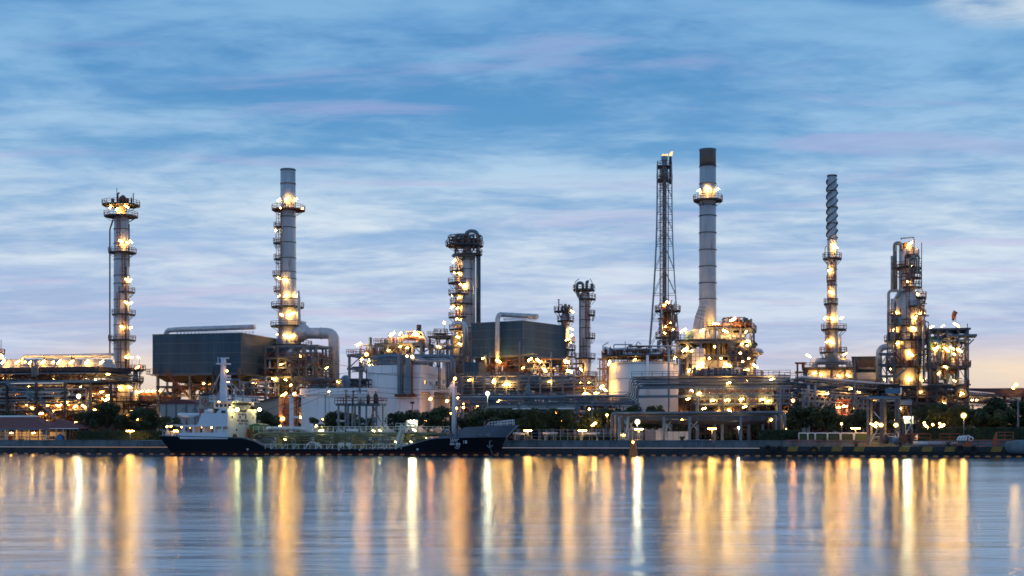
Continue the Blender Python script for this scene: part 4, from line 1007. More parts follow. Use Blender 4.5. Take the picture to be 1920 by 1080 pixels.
pipe(t, [(1356, 608, -4), (1356, 609, -4), (1388, 609, -4)], .55, 'duct', n=10); pipe(t, [(1406, 657, -7), (1418, 657, -9), (1426, 662, -9), (1410, 663, -7)], .5, 'pipe', 1.0, 10); pipe(t, [(1400, 656, -7), (1424, 655.5, -8), (1430, 662, -8), (1412, 664, -6)], .42, 'duct', 1, 10)
MB().bar(t.pt(1412, 678, -8), t.pt(1424, 664, -8), .25).build('pipe_strut', M['steel'], t)
P = [(1285, 640), (1296, 626)]
MB().box(t.x(1286, -6), t.x(1300, -6), -7, -2, t.z(640), t.z(624)).build('fan_housing', M['blue'], t)
MB().prism([(t.x(1299, -5), t.z(640)), (t.x(1322, -5), t.z(640)), (t.x(1321.5, -5), t.z(620)), (t.x(1299, -5), t.z(620))], -6, -1.5, 'y').build('flue_base', M['duct'], t)
vessel(t, 1328, 640, 622, -6.5, 3.5, 'duct', 'cone_hood'); frame(t, [1333, 1344], [-7, -3], [643, 618], .22, mat='steel', seed=118)
d = MB().box(t.x(1266, -7), t.x(1360, -7), -9.2, -6, t.z(641), t.z(639.8)).build('catwalk', M['steel'], t); MB().rail([t.pt(1268, 640, -9.1), t.pt(1298, 640, -9.1)], 1.5, .1, step=1).rail([t.pt(1318, 614, -6), t.pt(1354, 614, -6)], 1.3, .1, step=1).build('railing', M['rusty'], d)
MB().box(t.x(1330), t.x(1356), -6.4, -3, t.z(615), t.z(614)).build('landing', M['dark'], t)
for x, a in ((1379, 601), (1384, 598), (1389, 600), (1400, 597), (1404, 600), (1408, 598), (1372, 604)): pipe(t, [(x, 620, -4), (x, a, -4)], .3, 'rusty' if x % 2 else 'piped')
tangle(t, 1376, 1412, -8, -2, 643, 700, 26, 114, rr=(.1, .25)); tangle(t, 1278, 1300, -7, 4, 645, 705, 16, 115); tangle(t, 1356, 1412, -6, 2, 598, 620, 14, 116, rr=(.1, .25)); tangle(t, 1300, 1412, -9.5, -8.8, 693, 705, 16, 117, mats=('pipe', 'white', 'rusty', 'pipe'))
machines(t, 1358, 1410, -5, 0, 620, 9, 119); machines(t, 1300, 1410, -10, -9, 704, 14, 120)
drum(t, 1286, 1299, 659, -8.4, 2.4, 'pipe')
for x, y, k, q in ((1281, 619.5, 1.5, .5), (1317, 620, 1.2, .6), (1374, 599, 1.5, .5), (1360, 621, 1.4, -.5), (1284, 655.5, 1.5, .6), (1314, 684.5, 1.7, .55), (1364, 684, 1.7, -.5), (1391, 692, 1.1, -.5), (1400, 693.5, .8, 0), (1356, 690, .9, 1.1), (1292, 695, .9, 1.0), (1416, 686, 1.4, -.55), (1402, 640, .9, -.3), (1399, 622, .6, .9), (1391, 645, .7, .7)): lamp(t, x, y, -9.2, q, k=k)
for x, y in ((1401, 648), (1404, 672), (1393, 678), (1297, 658), (1388, 662), (1340, 650), (1330, 672), (1352, 672)): lamp(t, x, y, -9.2 if x > 1380 or x < 1300 else -6, bulb=True, w=.36, pole=0)

# --- white tank
t = T('storage_tank', 'squat white cylindrical tank with a ring deck of pipework on top', 'tank', 1206, 62)
r = 66*t.m*.985
o = MB().rev(0, 0, [(r, 0), (r, t.z(684)), (r*.97, t.z(682)), (r*.5, t.z(676)), (.2, t.z(674))], 56).build('shell', M['tank'], t)
MB().rev(0, 0, [(r+.01, t.z(712)), (r+.1, t.z(712)), (r+.1, t.z(711)), (r+.01, t.z(711))], 56, cap=False).rev(0, 0, [(r, t.z(684.6)), (r+.14, t.z(684.6)), (r+.14, t.z(683.8)), (r, t.z(683.8))], 56, cap=False).build('wind_girder_ring', M['greywall'], t)
landing(t, 668, 1131, 1274, depth=r*1.05, n=28, brk=False, mat='dark')
for i in range(26):
    a = 2*math.pi*i/26; x, y = r*.92*math.cos(a), r*.92*math.sin(a)
    MB().bar((x, y, t.z(668)-.2), (x*.96, y*.96, t.z(681)), .16).build('deck_prop', M['steel'], t)
machines(t, 1140, 1268, -r*.9, -r*.5, 668, 22, 121); tangle(t, 1140, 1270, -r*.9, 0, 652, 668, 22, 122, rr=(.08, .2), mats=('pipe', 'piped', 'rusty', 'white'))
pipe(t, [(1151, 668, -5), (1151, 646, -5), (1186, 646, -5)], .13, 'pipe', .3); pipe(t, [(1181, 658, -5), (1205, 649, -5), (1268, 649, -5)], .2, 'pipe'); pipe(t, [(1254, 652, -r-.5), (1254, 745, -r-.5)], .28, 'pipe'); pipe(t, [(1214, 666, -r-.4), (1214, 745, -r-.4)], .3, 'white')
pipe(t, [(1130, 668, -4), (1130, 648, -4), (1141, 642, -4)], .1, 'steel', .3); pipe(t, [(1173, 655, -4), (1172, 640, -4)], .08, 'steel'); pipe(t, [(1191, 650, -4), (1196, 640, -4), (1202, 646, -4)], .12, 'white', .3)
frame(t, [1129, 1138], [-3, 1], [822, 740, 715, 690, 672], .28, mat='steel', seed=123); ladder(t, 1134, 672, 740, -3.3)
lamp(t, 1142, 681, -r*.8, 1.35, k=1.1); lamp(t, 1265, 671, -r*.8, .9, k=.7); lamp(t, 1190, 674, -r*.7, .2, k=.5, pole=0)
for x, y, q in ((1128, 725, .6), (1134, 731, -.6), (1118, 737, .1)): lamp(t, x, y, -r*.9, q)

# --- pipe racks
def rack(t, pxa, pxb, ly, rows_, posts=(), post_top=700, mat='pipeb', seed=1, zf=None, pw=.5, pm='steel'):
    """rows_: (photo row, radius, depth offset) for each pipe."""
    g = random.Random(seed)
    for y, r, dy in rows_:
        a, b = t.pt(pxa, y, ly+dy), t.pt(pxb, y, ly+dy); b.z = a.z = (a.z+b.z)/2 if zf is None else zf(y)
        MB().tube([a, a.lerp(b, .33), a.lerp(b, .66), b], r, 7).build('pipe', M[g.choice(('pipe', 'pipeb', 'pipeb', 'piped', 'duct'))], t)
    for px in posts:
        x = t.x(px, ly)
        MB().box(x-pw/2, x+pw/2, ly-.3, ly+.3, 0, t.z(post_top, x, ly)).build('post', M[pm], t)

t = T('pipe_rack', 'long blue-grey pipe rack crossing before the white tank and furnace, its pipes stepping down', 'pipe rack', 1330, 36)
zc = lambda y: t.z(y)
A, B = 1186, 1482
for i in range(6):
    y = 707+i*3.0; dy = -2.5+i*.8; r = (.17, .11, .15, .13, .18, .12)[i]
    xa = 1180+i*3.4
    MB().tube(fillet([(t.x(1060, dy), dy, t.z(741+i*2.6)), (t.x(xa, dy), dy, t.z(741+i*2.6)), (t.x(xa, dy), dy, t.z(y)), (t.x(B, dy), dy, t.z(y))], 1.4), r, 7).build('pipe', M[('pipe', 'dark', 'pipeb', 'piped', 'pipeb', 'dark')[i]], t)
for i in range(3):
    y = 709+i*5; dy = 3.2+i*.8
    MB().tube([(t.x(A, dy), dy, t.z(y)), (t.x(B, dy), dy, t.z(y))], .13, 7).build('pipe', M[('pipeb', 'piped')[i % 2]], t)
for y0, y1 in ((724, 727), (741, 744), (757, 759.5)):
    for dy in (-2.6, 5.4): MB().box(t.x(1196 if y0 < 750 else 1306, dy), t.x(B, dy), dy-.2, dy+.2, t.z(y1), t.z(y0)).build('girder', M['pipeb'], t)
for px in (1196, 1254, 1307, 1356, 1405, 1463):
    for dy in (-2.8, 5.6):
        x = t.x(px, dy); w = .55 if px in (1307, 1463) else .3; MB().box(x-w/2, x+w/2, dy-.28, dy+.28, 0, t.z(724)-.01).build('post', M['pipeb'], t)
mb = MB(); n = 15
for i in range(n):
    a, b = 1309+i*(1480-1309)/n, 1309+(i+1)*(1480-1309)/n
    for ya, yb in ((741, 727.5), (757, 744.5)):
        mb.bar((t.x(a, -2.62), -2.62, t.z(ya)), (t.x((a+b)/2, -2.62), -2.62, t.z(yb)), .17); mb.bar((t.x(b, -2.62), -2.62, t.z(ya)), (t.x(b, -2.62), -2.62, t.z(yb)), .17)
mb.build('truss_lattice', M['pipeb'], t)
for i in range(14):
    y = 729+i*2.1 if i < 7 else 746+(i-7)*1.8; dy = -1+(i % 7)*.9
    MB().tube([(t.x(1300, dy), dy, t.z(y)), (t.x(B, dy), dy, t.z(y))], .1+.04*(i % 3), 7).build('pipe', M[('pipe', 'pipeb', 'rusty', 'piped')[i % 4]], t)
d = MB().box(t.x(1184, -3.4), t.x(B, -3.4), -3.8, -2.9, t.z(706)-.1, t.z(706)).build('catwalk', M['steel'], t)
MB().rail([(t.x(1184, -3.8), -3.75, t.z(706)), (t.x(B, -3.8), -3.75, t.z(706))], 1.0, .09, step=2.2).build('railing', M['pipeb'], d)
for x, y in ((1311, 738), (1320, 766), (1366, 718), (1390, 749), (1363, 750), (1336, 751), (1429, 749), (1396, 763), (1447, 711), (1440, 752), (1290, 748)): lamp(t, x, y, -3.4, .3, k=.8, pole=0)
lamp(t, 1487, 751, -4, bulb=True, w=.5, kind='orange', pole=0)
t_main = t

t = T('low_pipe_rack', 'low dark rack of stacked pipes with a handrail, beside the white tank', 'pipe rack', 1010, 38)
rr = random.Random(5)
for i in range(6):
    dy = -2+i*.9; y = 741+i*2.6
    MB().tube([(t.x(852, dy), dy, t.z(y)), (t.x(1064, dy), dy, t.z(y))], rr.uniform(.09, .18), 7).build('pipe', M[rr.choice(('pipe', 'pipeb', 'piped', 'pipeb'))], t)
for y0, y1 in ((757, 760),):
    for dy in (-2.4, 4): MB().box(t.x(850, dy), t.x(1200, dy), dy-.2, dy+.2, t.z(y1), t.z(y0)).build('girder', M['pipeb'], t)
d = MB().box(t.x(850, -3), t.x(1190, -3), -3.4, -2.5, t.z(755.4), t.z(754.6)).build('catwalk', M['steel'], t)
MB().rail([(t.x(882, -3.3), -3.3, t.z(754.6)), (t.x(1180, -3.3), -3.3, t.z(754.6))], 2.0, .1, step=3.4).build('railing', M['pipeb'], d)
for px in (868, 904, 972, 1026, 1082, 1135):
    for dy in (-2.4, 4): x = t.x(px, dy); MB().box(x-.22, x+.22, dy-.22, dy+.22, 0, t.z(757)-.01).build('post', M['pipeb'], t)
for x0_, h in ((905, 735), (909, 734), (913, 736)): MB().tube(fillet([(t.x(x0_-16), 1, t.z(744)), (t.x(x0_), 1, t.z(744)), (t.x(x0_), 1, t.z(h)), (t.x(x0_+8), 1, t.z(h+2)), (t.x(x0_+8), 1, t.z(756))], 1), .3, 8).build('pipe', M['pipeb'], t)
vessel(t, 990, 748, 721, 1, 4, 'pipeb', 'knockout_pot'); MB().box(t.x(985), t.x(998), -.6, 2.4, t.z(741), t.z(732)).build('valve_box', M['pipeb'], t)
tangle(t, 860, 1180, -2, 4, 757, 790, 34, 131, mats=('pipeb', 'piped', 'rusty', 'pipe')); machines(t, 860, 1180, -4, 2, 800, 20, 132)
for x in (1010, 1050): MB().box(t.x(x)-5, t.x(x)+4, -3.6, -3.0, t.z(768), t.z(765.6)).build('cable_tray', M['whitepaint'], t)
t = T('high_pipe_rack', 'higher rear rack of stacked pipes with many posts beneath the smaller blue block', 'pipe rack', 1000, 62)
rr = random.Random(6)
for i in range(12):
    dy = -3+(i % 4)*1.3; y = 706+i*2.8
    MB().tube([(t.x(862, dy), dy, t.z(y)), (t.x(1136 if i % 3 else 1090, dy), dy, t.z(y))], rr.uniform(.08, .17), 7).build('pipe', M[rr.choice(('pipe', 'pipeb', 'pipeb', 'duct', 'rusty'))], t)
for px in range(866, 1136, 21):
    for dy in (-3.4, 3): x = t.x(px, dy); MB().box(x-.18, x+.18, dy-.18, dy+.18, 0, t.z(705)).build('post', M['steel'], t)
for y in (714, 726, 740): MB().box(t.x(862), t.x(1136), -3.62, -3.2, t.z(y+1.6), t.z(y)).build('girder', M['steel'], t)
MB().rail([(t.x(862, -3.6), -3.6, t.z(707)), (t.x(1136, -3.6), -3.6, t.z(707))], 1.0, .09, step=2.4).build('railing', M['pipeb'], t)
tangle(t, 870, 1130, -3, 4, 708, 745, 40, 133, mats=('pipeb', 'piped', 'rusty', 'pipe'))
MB().box(t.x(862), t.x(890), 4, 10, t.z(735), t.z(676)).build('cladded_house', M['clad'], t)
for x, y, k, q in ((952, 720, 1.3, -.5), (925, 715, .9, 1.3), (945, 722, .7, 0), (1030, 716, .5, 0), (1098, 738, 1, 0), (880, 712, .5, .2)): lamp(t, x, y, -4.4, q, k=k)

# --- pipe bridge running away past the far column
a = gp(1478, 36); Yb = (745-3-HY)*0+ (t_main.z(707)+GZ-CZ)*F/(HY-745); b = Vector(((1930-960)/F*Yb, Yb, 0))
ang = math.atan2(b.y-a.y, b.x-a.x)
t = T('pipe_bridge', 'blue-grey pipe bridge sloping away behind the trees towards the sunset', 'pipe bridge', 1478, 36, ang=ang)
Lb = (b-a).length+40; zt = t_main.z(707)
for i in range(12):
    dy = -2.6+(i % 6)*.95; z = zt-(.1+i*.24)
    MB().tube([(0, dy, z), (Lb*.5, dy, z), (Lb, dy, z)], .11+.04*(i % 3) if i else .22, 7).build('pipe', M['whitepaint' if i == 0 else ('pipeb', 'piped', 'pipeb', 'dark')[i % 4]], t)
for zz_ in (zt-3.3, zt-4.9):
    for dy in (-3, 3): MB().box(-1, Lb, dy-.2, dy+.2, zz_-.4, zz_).build('girder', M['pipeb'], t)
d = MB().box(0, Lb, -3.9, -3.1, zt-1.5, zt-1.4).build('catwalk', M['steel'], t); MB().rail([(0, -3.85, zt-1.4), (Lb, -3.85, zt-1.4)], 1.1, .09, step=3).build('railing', M['pipeb'], d)
MB().rail([(0, 3.4, zt), (Lb, 3.4, zt)], 1.1, .09, step=3).build('railing', M['steel'], t)
k = int(Lb/17)
for i in range(k+1):
    x = 1+i*17
    for dy in (-3, 3): MB().box(x-.28, x+.28, dy-.28, dy+.28, 0, zt-3.71).build('post', M['pipeb'], t)
    if i < 4:
        mb = MB()
        for q in range(6):
            u = x+q*17/6; mb.bar((u, -3.05, zt-4.9), (u+17/12, -3.05, zt-3.72), .15); mb.bar((u+17/12, -3.05, zt-3.72), (u+17/6, -3.05, zt-4.9), .15); mb.bar((u, -3.05, zt-7.4), (u+17/6, -3.05, zt-5.3), .15)
        mb.box(x, x+17, -3.2, -2.9, zt-7.7, zt-7.4); mb.build('truss_lattice', M['pipe' if i < 2 else 'pipeb'], t)
for x in (1516, 1528): pipe(t, [(x, 722, -4), (x, 724, -4), (x, 775, -4)], .3, 'pipe'); 
tangle(t, 1482, 1600, -3, 3, 728, 765, 26, 141, mats=('pipe', 'pipeb', 'rusty', 'piped')); tangle(t, 1580, 1740, -3, 3, 728, 760, 22, 142, mats=('pipe', 'pipeb', 'rusty', 'piped'))
for x, y in ((1731, 725), (1802, 742)): lamp(t, x, y, -4, bulb=True, w=.6, pole=0)
for x, y in ((1772, 749), (1785, 749), (1796, 750), (1824, 750), (1832, 750), (1857, 751), (1552, 738), (1596, 729), (1582, 760)): lamp(t, x, y, -4, .1, k=.9, pole=0)
t = T('tall_lit_riser', 'bare orange-lit valve riser standing in front of the start of the pipe bridge', 'pipework', 1585, 30)
frame(t, [1570, 1580, 1590], [-1, 2], [800, 775, 762, 750], .2, mat='rusty', seed=143); tangle(t, 1566, 1594, -1, 2, 752, 800, 12, 144, mats=('rusty', 'pipe')); lamp(t, 1584, 762, -2, .1, kind='orange', k=1.0); lamp(t, 1572, 764, -2, .1, kind='orange', k=.7)
# dark shed and the far skyline pieces
t = T('dark_shed', 'dark flat-roofed shed between the slimmest chimney and the stout stepped column', 'shed', 1602, 108)
MB().box(t.x(1597), t.x(1644), 0, 12, 0, t.z(670)).build('wall', M['clad'], t); MB().box(t.x(1596), t.x(1645), -.5, 12.5, t.z(670), t.z(668.6)).build('roof', M['dark'], t)
MB().box(t.x(1606, -4), t.x(1646, -4), -4, -.1, 0, t.z(700)).build('annexe', M['duct'], t); MB().box(t.x(1596), t.x(1640), -2, -.1, t.z(693), t.z(689)).build('gantry_beam', M['steel'], t)
MB().rail([t.pt(1600, 690, -2.1), t.pt(1640, 690, -2.1)], 1.5, .12, step=1).rail([t.pt(1600, 684, -2.1), t.pt(1640, 684, -2.1)], 1.2, .12, step=1).build('railing', M['rusty'], t)
t = T('far_pipe_rack', 'distant rust-red pipe rack low against the orange sky beyond the frame with the wind sock', 'pipe rack', 1850, 170)
frame(t, [1815, 1850, 1885, 1920, 1960], [0, 6], [822, 752, 738, 728], .5, decks=(2,), rails=(2,), mat='rusty', seed=151)
for i in range(6): MB().tube([t.pt(1812, 729+i*2.6, -1), t.pt(1970, 731+i*2.6, -1)], .25, 6).build('pipe', M['rusty' if i % 2 else 'piped'], t)
lamp(t, 1905, 721, -2, bulb=True, w=.9, pole=5); lamp(t, 1900, 727, -2, bulb=True, w=.6, pole=0)
t = T('far_pipe_rack', 'distant dark pipe rack low between the tallest slender column and the larger blue block', 'pipe rack', 270, 150)
frame(t, [246, 262, 280, 300, 320], [0, 6], [822, 760, 744, 735], .5, decks=(2,), mat='dark', seed=152)
for i in range(6): MB().tube([t.pt(236, 736+i*3, -1), t.pt(330, 737+i*3, -1)], .3, 6).build('pipe', M['rusty' if i % 2 else 'piped'], t)
for x in (265, 276, 287, 298): lamp(t, x, 733.5, -2, .3, k=1.1)
tangle(t, 246, 320, -2, 5, 740, 800, 18, 153)
# ================================================================== the tanker moored along the quay
def text(t, body, size, loc, rot, mat, name='lettering', parent=None, ext=.02, bold=0.0):
    cu = bpy.data.curves.new(name, 'FONT'); cu.body = body; cu.size = size; cu.align_x = 'CENTER'; cu.align_y = 'CENTER'; cu.extrude = ext; cu.offset = bold
    o = bpy.data.objects.new(name+'_curve', cu); COL.objects.link(o)
    dg = bpy.context.evaluated_depsgraph_get(); me = bpy.data.meshes.new_from_object(o.evaluated_get(dg))
    bpy.data.objects.remove(o)
    me.materials.clear(); me.materials.append(mat)
    n = bpy.data.objects.new(name, me); COL.objects.link(n); n.parent = parent or t.o; n.location = loc; n.rotation_euler = rot
    return n

S = T('tanker_ship', 'small black-hulled tanker with a white bridge aft, moored along the river wall', 'ship', 320, -9, z0=0)
B = 6.6
def sx(px, ly=-B): return S.x(px, ly)
def sz(py, x, ly=-B): return S.z(py, x, ly)
def sheer_px(px):
    pts = [(300, 817), (380, 819), (452, 821), (470, 826), (482, 833), (497, 841), (740, 841.5), (765, 836), (785, 830), (806, 824), (820, 821.5), (900, 819.5), (975, 818)]
    for (a, b), (c, d) in zip(pts, pts[1:]):
        if a <= px <= c: f = (px-a)/(c-a); return b+(d-b)*f
    return pts[0][1] if px < 300 else pts[-1][1]
xs_st, xb_dk, xb_wl = sx(297, -4.6), S.x(950, -1), S.x(934, -1)
NS, NL = 64, 7
def hull_pt(i, k, side):
    s = i/NS; f = k/NL
    rough = xs_st+(xb_dk-xs_st)*s
    px = 960+F*(S.p.x+rough*S.ex+B*S.ey)/(S.p.y+rough*S.ey-B*S.ex)
    zt = sz(sheer_px(px), rough); z = -.8+(zt+.8)*f
    g = max(0, min(1, (z+.8)/5.0))
    a = xs_st+3.4*(1-g)**1.1                    # counter stern
    b = xb_wl+(xb_dk-xb_wl)*g**1.4              # raked stem
    x = a+(b-a)*s
    w = 1.0
    if s > .80: q = (s-.80)/.20; w = (1-q**(1.9+.9*g))
    if s < .10: q = 1-s/.10; w = 1-.32*q*q*(1.2-.5*g)
    if s >= 1: w = 0.0
    w *= (.93+.07*g) if s < .8 else (.86+.14*g)
    return Vector((x, side*(B*w+.03), z))
vs = []; fs = []
for side in (-1, 1):
    o = len(vs)
    for i in range(NS+1):
        for k in range(NL+1): vs.append(hull_pt(i, k, side))
    for i in range(NS):
        for k in range(NL):
            q = [o+i*(NL+1)+k, o+(i+1)*(NL+1)+k, o+(i+1)*(NL+1)+k+1, o+i*(NL+1)+k+1]
            fs.append(tuple(q if side < 0 else q[::-1]))
o2 = (NS+1)*(NL+1)
fs.append(tuple([k for k in range(NL+1)]+[o2+k for k in reversed(range(NL+1))]))
def hull_mat():
    m, nt, b = new_mat('black_hull_red_boot_topping'); N = nt.nodes; L = nt.links
    tc = N.new('ShaderNodeTexCoord'); sp = N.new('ShaderNodeSeparateXYZ'); L.new(tc.outputs['Object'], sp.inputs[0])
    nz = N.new('ShaderNodeTexNoise'); nz.inputs['Scale'].default_value = .8; nz.inputs['Detail'].default_value = 8
    mp = N.new('ShaderNodeMapping'); mp.inputs['Scale'].default_value = (1, 1, .3); L.new(tc.outputs['Object'], mp.inputs[0]); L.new(mp.outputs[0], nz.inputs['Vector'])
    st = N.new('ShaderNodeMapRange'); st.inputs[1].default_value = .60; st.inputs[2].default_value = .64; L.new(sp.outputs[2], st.inputs[0])
    c1 = N.new('ShaderNodeMix'); c1.data_type = 'RGBA'; c1.inputs[6].default_value = (.04, .01, .011, 1); c1.inputs[7].default_value = (.004, .007, .011, 1); L.new(st.outputs[0], c1.inputs[0])
    r = N.new('ShaderNodeMapRange'); r.inputs[1].default_value = .62; r.inputs[2].default_value = .78; r.inputs[4].default_value = .45; L.new(nz.outputs['Fac'], r.inputs[0])
    c2 = N.new('ShaderNodeMix'); c2.data_type = 'RGBA'; c2.inputs[7].default_value = (.05, .03, .022, 1); L.new(r.outputs[0], c2.inputs[0]); L.new(c1.outputs[2], c2.inputs[6])
    L.new(c2.outputs[2], b.inputs['Base Color']); b.inputs['Roughness'].default_value = .65; b.inputs['Specular IOR Level'].default_value = .15
    return m
hull = MB().add(vs, fs, 0, False).build('hull', hull_mat(), S)
dv = []; df = []
for i in range(NS+1): dv += [hull_pt(i, NL, -1)-Vector((0, 0, .12)), hull_pt(i, NL, 1)-Vector((0, 0, .12))]
for i in range(NS): df.append((2*i, 2*i+1, 2*i+3, 2*i+2))
MB().add(dv, df).build('main_deck', M['piped'], S)
mb = MB()
for i in range(NS):
    for sd_ in (-1, 1): mb.bar(hull_pt(i, NL, sd_), hull_pt(i+1, NL, sd_), .16)
mb.build('gunwale_trim', M['bulw'], S)
# bulwark round the forecastle
mb = MB(); xa = sx(857)
N_ = 22; prev = None
tip = S.pt(963, 797, 0)
for sd_ in (-1, 1):
    prev = None
    for i in range(N_+1):
        f = i/N_; s = .838+(1-.838)*f; p = hull_pt(round(s*NS), NL, sd_) if False else None
        x = xa+(xb_dk-.4-xa)*f; q = max(0, (x-(xs_st+(xb_dk-xs_st)*.80))/((xb_dk-xs_st)*.20)); w = (1-min(1, q)**2.8)*B
        base = Vector((x, sd_*w, sz(819.5, x)-.05)); lean = .35+2.0*f**2
        ztop = sz(803-(6*f), x) if f > .12 else sz(819-(16*f/.12), x)
        top = Vector((x+lean*f, sd_*(w*1.02+.35*f), ztop))
        if prev:
            a, b = prev; mb.add([a, base, top, b], [(0,1,2,3)]); mb.bar(b, top, .12)
        prev = (base, top)
mb.build('bulwark', M['bulw'], S)
xr = sx(905, -3)
mb = MB(); g = [S.pt(908, 803, -3.5), S.pt(917, 801.5, -3.2), S.pt(962, 797, -.5)]
for sd_ in (-1, 1):
    P = [Vector((p.x, p.y*-sd_ if sd_ > 0 else p.y, p.z)) for p in g]
    mb.bar(P[0], P[1]+Vector((0, 0, .95)), .09); mb.bar(P[1]+Vector((0, 0, .95)), P[2]+Vector((0, 0, 1.0)), .09); mb.bar(P[1]+Vector((0, 0, .5)), P[2]+Vector((0, 0, .5)), .07)
    for i in range(9): p = P[1].lerp(P[2], i/8); mb.bar(p, p+Vector((0, 0, .98)), .08)
mb.build('railing', M['shipgrey'], S)
# anchor, hawse, fender, text on the bow
def hull_y(px, py):
    lo, hi = -B-1, 0.2
    best = None
    for i in range(NS+1):
        for k in range(NL+1):
            p = hull_pt(i, k, -1); X, Y = S.p.x+p.x*S.ex-p.y*S.ey, S.p.y+p.x*S.ey+p.y*S.ex
            e = (960+F*X/Y-px)**2+(HY-(p.z-CZ)*F/Y-py)**2
            if best is None or e < best[0]: best = (e, p)
    return best[1]
for px, py, sgn in ((921, 829, -1), (938, 832, 1)):
    p = hull_y(921, py) if sgn < 0 else S.pt(938, 833, 1.2); y = p.y-.12*(1 if sgn < 0 else -1)
    mb = MB(); mb.bar((p.x, y, p.z+.5), (p.x, y, p.z-.7), .22); mb.bar((p.x-.6, y, p.z-.35), (p.x, y-.05, p.z-.8), .22); mb.bar((p.x+.6, y, p.z-.35), (p.x, y-.05, p.z-.8), .22); mb.bar((p.x-.4, y, p.z+.45), (p.x+.4, y, p.z+.45), .16)
    if sgn < 0: mb.tube([(p.x+.1, y, p.z-.9), (p.x+.7, y-.1, -.1)], .06, 6)
    mb.build('anchor', M['bulw'] if sgn < 0 else M['black'], S)
MB().rev(S.x(935, 1.5), 0, [(.3, .1), (.55, .3), (.6, .9), (.5, 1.2), (.15, 1.3)], 12).build('fender', M['whitepaint'], S)
def hull_half(x, z):
    g = max(0, min(1, (z+.8)/5.0)); a = xs_st+3.4*(1-g)**1.1; b = xb_wl+(xb_dk-xb_wl)*g**1.4; s = (x-a)/(b-a); w = 1.0
    if s > .80: w = 1-((s-.80)/.20)**(1.9+.9*g)
    return B*w*((.93+.07*g) if s < .8 else (.86+.14*g))+.03
def on_hull(px, py):
    y = -B*.9
    for _ in range(8): x = S.x(px, y); z = S.z(py, x, y); y = -hull_half(x, z)
    return Vector((x, y, z))
def hull_text(body, px, py, size, bold=0.0):
    p = on_hull(px, py); q = on_hull(px+8, py); a = math.atan2(q.y-p.y, q.x-p.x)
    text(S, body, size, (p.x+math.sin(a)*.1, p.y-.1, p.z), (math.pi/2-.03, 0, a), M['letters'], parent=hull, bold=bold)
hull_text('บิ๊กซี', 852.5, 825.3, .95, .01); hull_text('BIG SEA', 853.5, 832.4, .56, .015); hull_text('18', 871.5, 829, .85, .01)
p = hull_y(862, 836.5)
MB().rev(0, 0, [(.42, -.03), (.5, -.03), (.5, .03), (.42, .03)], 14, cap=False).bar((-.3, 0, 0), (.3, 0, 0), .07).bar((0, -.3, 0.01), (0, .3, .01), .07).build('thruster_mark', M['letters'], hull)
o = bpy.data.objects[-1] if False else [c for c in hull.children if c.name.startswith('thruster')][0]; o.location = (p.x, p.y-.12, S.z(836.5, p.x, p.y)); o.rotation_euler = (math.pi/2, 0, 0)
mb = MB()
for px in (463, 640, 783, 677): q = hull_y(px, 843); zz_ = S.z(843, q.x, q.y); mb = MB().prism([(q.x-.25, zz_+.2), (q.x+.25, zz_+.2), (q.x, zz_-.25)], q.y-.06, q.y-.02, 'y'); mb.build('load_mark', M['letters'], hull)

# deckhouse aft
xl, xr = sx(337), sx(427); zd = sz(820, xr); zo = sz(800, xr); zu = sz(796.5, xr)
zc_ = sz(811, xr)
MB().box(xl, xr, -B+.05, -B+.2, zd-.3, zc_).box(xl, xl+.15, -B+.2, B-.2, zd-.3, zc_).build('side_bulwark', M['shipgrey'], S)
xf = sx(426.5)                                   # front of the house
MB().box(xl+1.2, xf-.02, -B+2.0, B-2.0, zd-.3, zo).build('inner_house', M['cream'], S)
for px in (344, 362, 381, 402, 416): x = sx(px); MB().box(x-.22, x+.22, -B+.06, -B+.22, zc_, zo).build('passage_post', M['shipgrey'], S)
MB().box(sx(332), xf-.01, -B, B, zo, zu).build('boat_deck', M['shipgrey'], S)
for px, w in ((370, 1.0), (391, .9), (350, .9), (408, .9)): x = sx(px); MB().box(x-.35, x+.35, -B+1.94, -B+1.98, zc_-.6, zc_+.9).build('cabin_door', M['wood' if px in (391, 350) else 'glass'], S)
out = [(sx(370), zu), (sx(378), sz(774.5, sx(378))), (sx(405), sz(774.5, xf)), (sx(411), sz(767, xf)), (sx(415), sz(765.5, xf)), (xf, sz(765.5, xf)), (xf, zu)]
MB().prism(out, -B, -B+.18, 'y').build('side_plate', M['shipgrey'], S); MB().prism(out, B-.18, B, 'y').build('side_plate', M['shipgrey'], S)
zw = sz(766, xf)
MB().box(sx(384, -B+.5), xf-.2, -B+.5, B-.5, zu, sz(775, xf)).build('accommodation_block', M['cream'], S)
front = MB().box(xf-.18, xf+.02, -B+.19, B-.19, zu-.8, zw).build('bridge_front', M['cream'], S)
MB().box(xf-3, xf+.01, -B+.3, B-4.2, zd-.4, zu-.81).build('lower_front', M['cream'], S)
MB().box(sx(415), xf-.4, -B-.03, -B+.17, sz(774.5, xf), sz(770, xf)).build('side_port', M['black'], S)
for f in (.15, .42, .62, .88): y = -B+2*B*f; MB().box(xf+.03, xf+.08, y-.2, y+.2, sz(784, xf), sz(779.5, xf)).build('porthole', M['glass' if f < .8 else 'wood'], S)
y = -B+2*B*.3; MB().box(xf+.02, xf+.07, y-.2, y+.2, sz(808, xf), sz(803.5, xf)).build('porthole', M['glass'], S)
for body, yy, row, sz_ in (('NO SMOKING', .2, 788.5, .62), ('SAFETY FIRST', .4, 794.5, .56), ('ห้ามสูบบุหรี่', .3, 769, .7), ('M.T. BIG SEA', .1, 776.5, .5)):
    text(S, '\u2009'.join(body) if body.isascii() else body, sz_, (xf+.05, yy, sz(row, xf)), (math.pi/2, 0, math.pi/2), M['black'], parent=front, bold=.008)
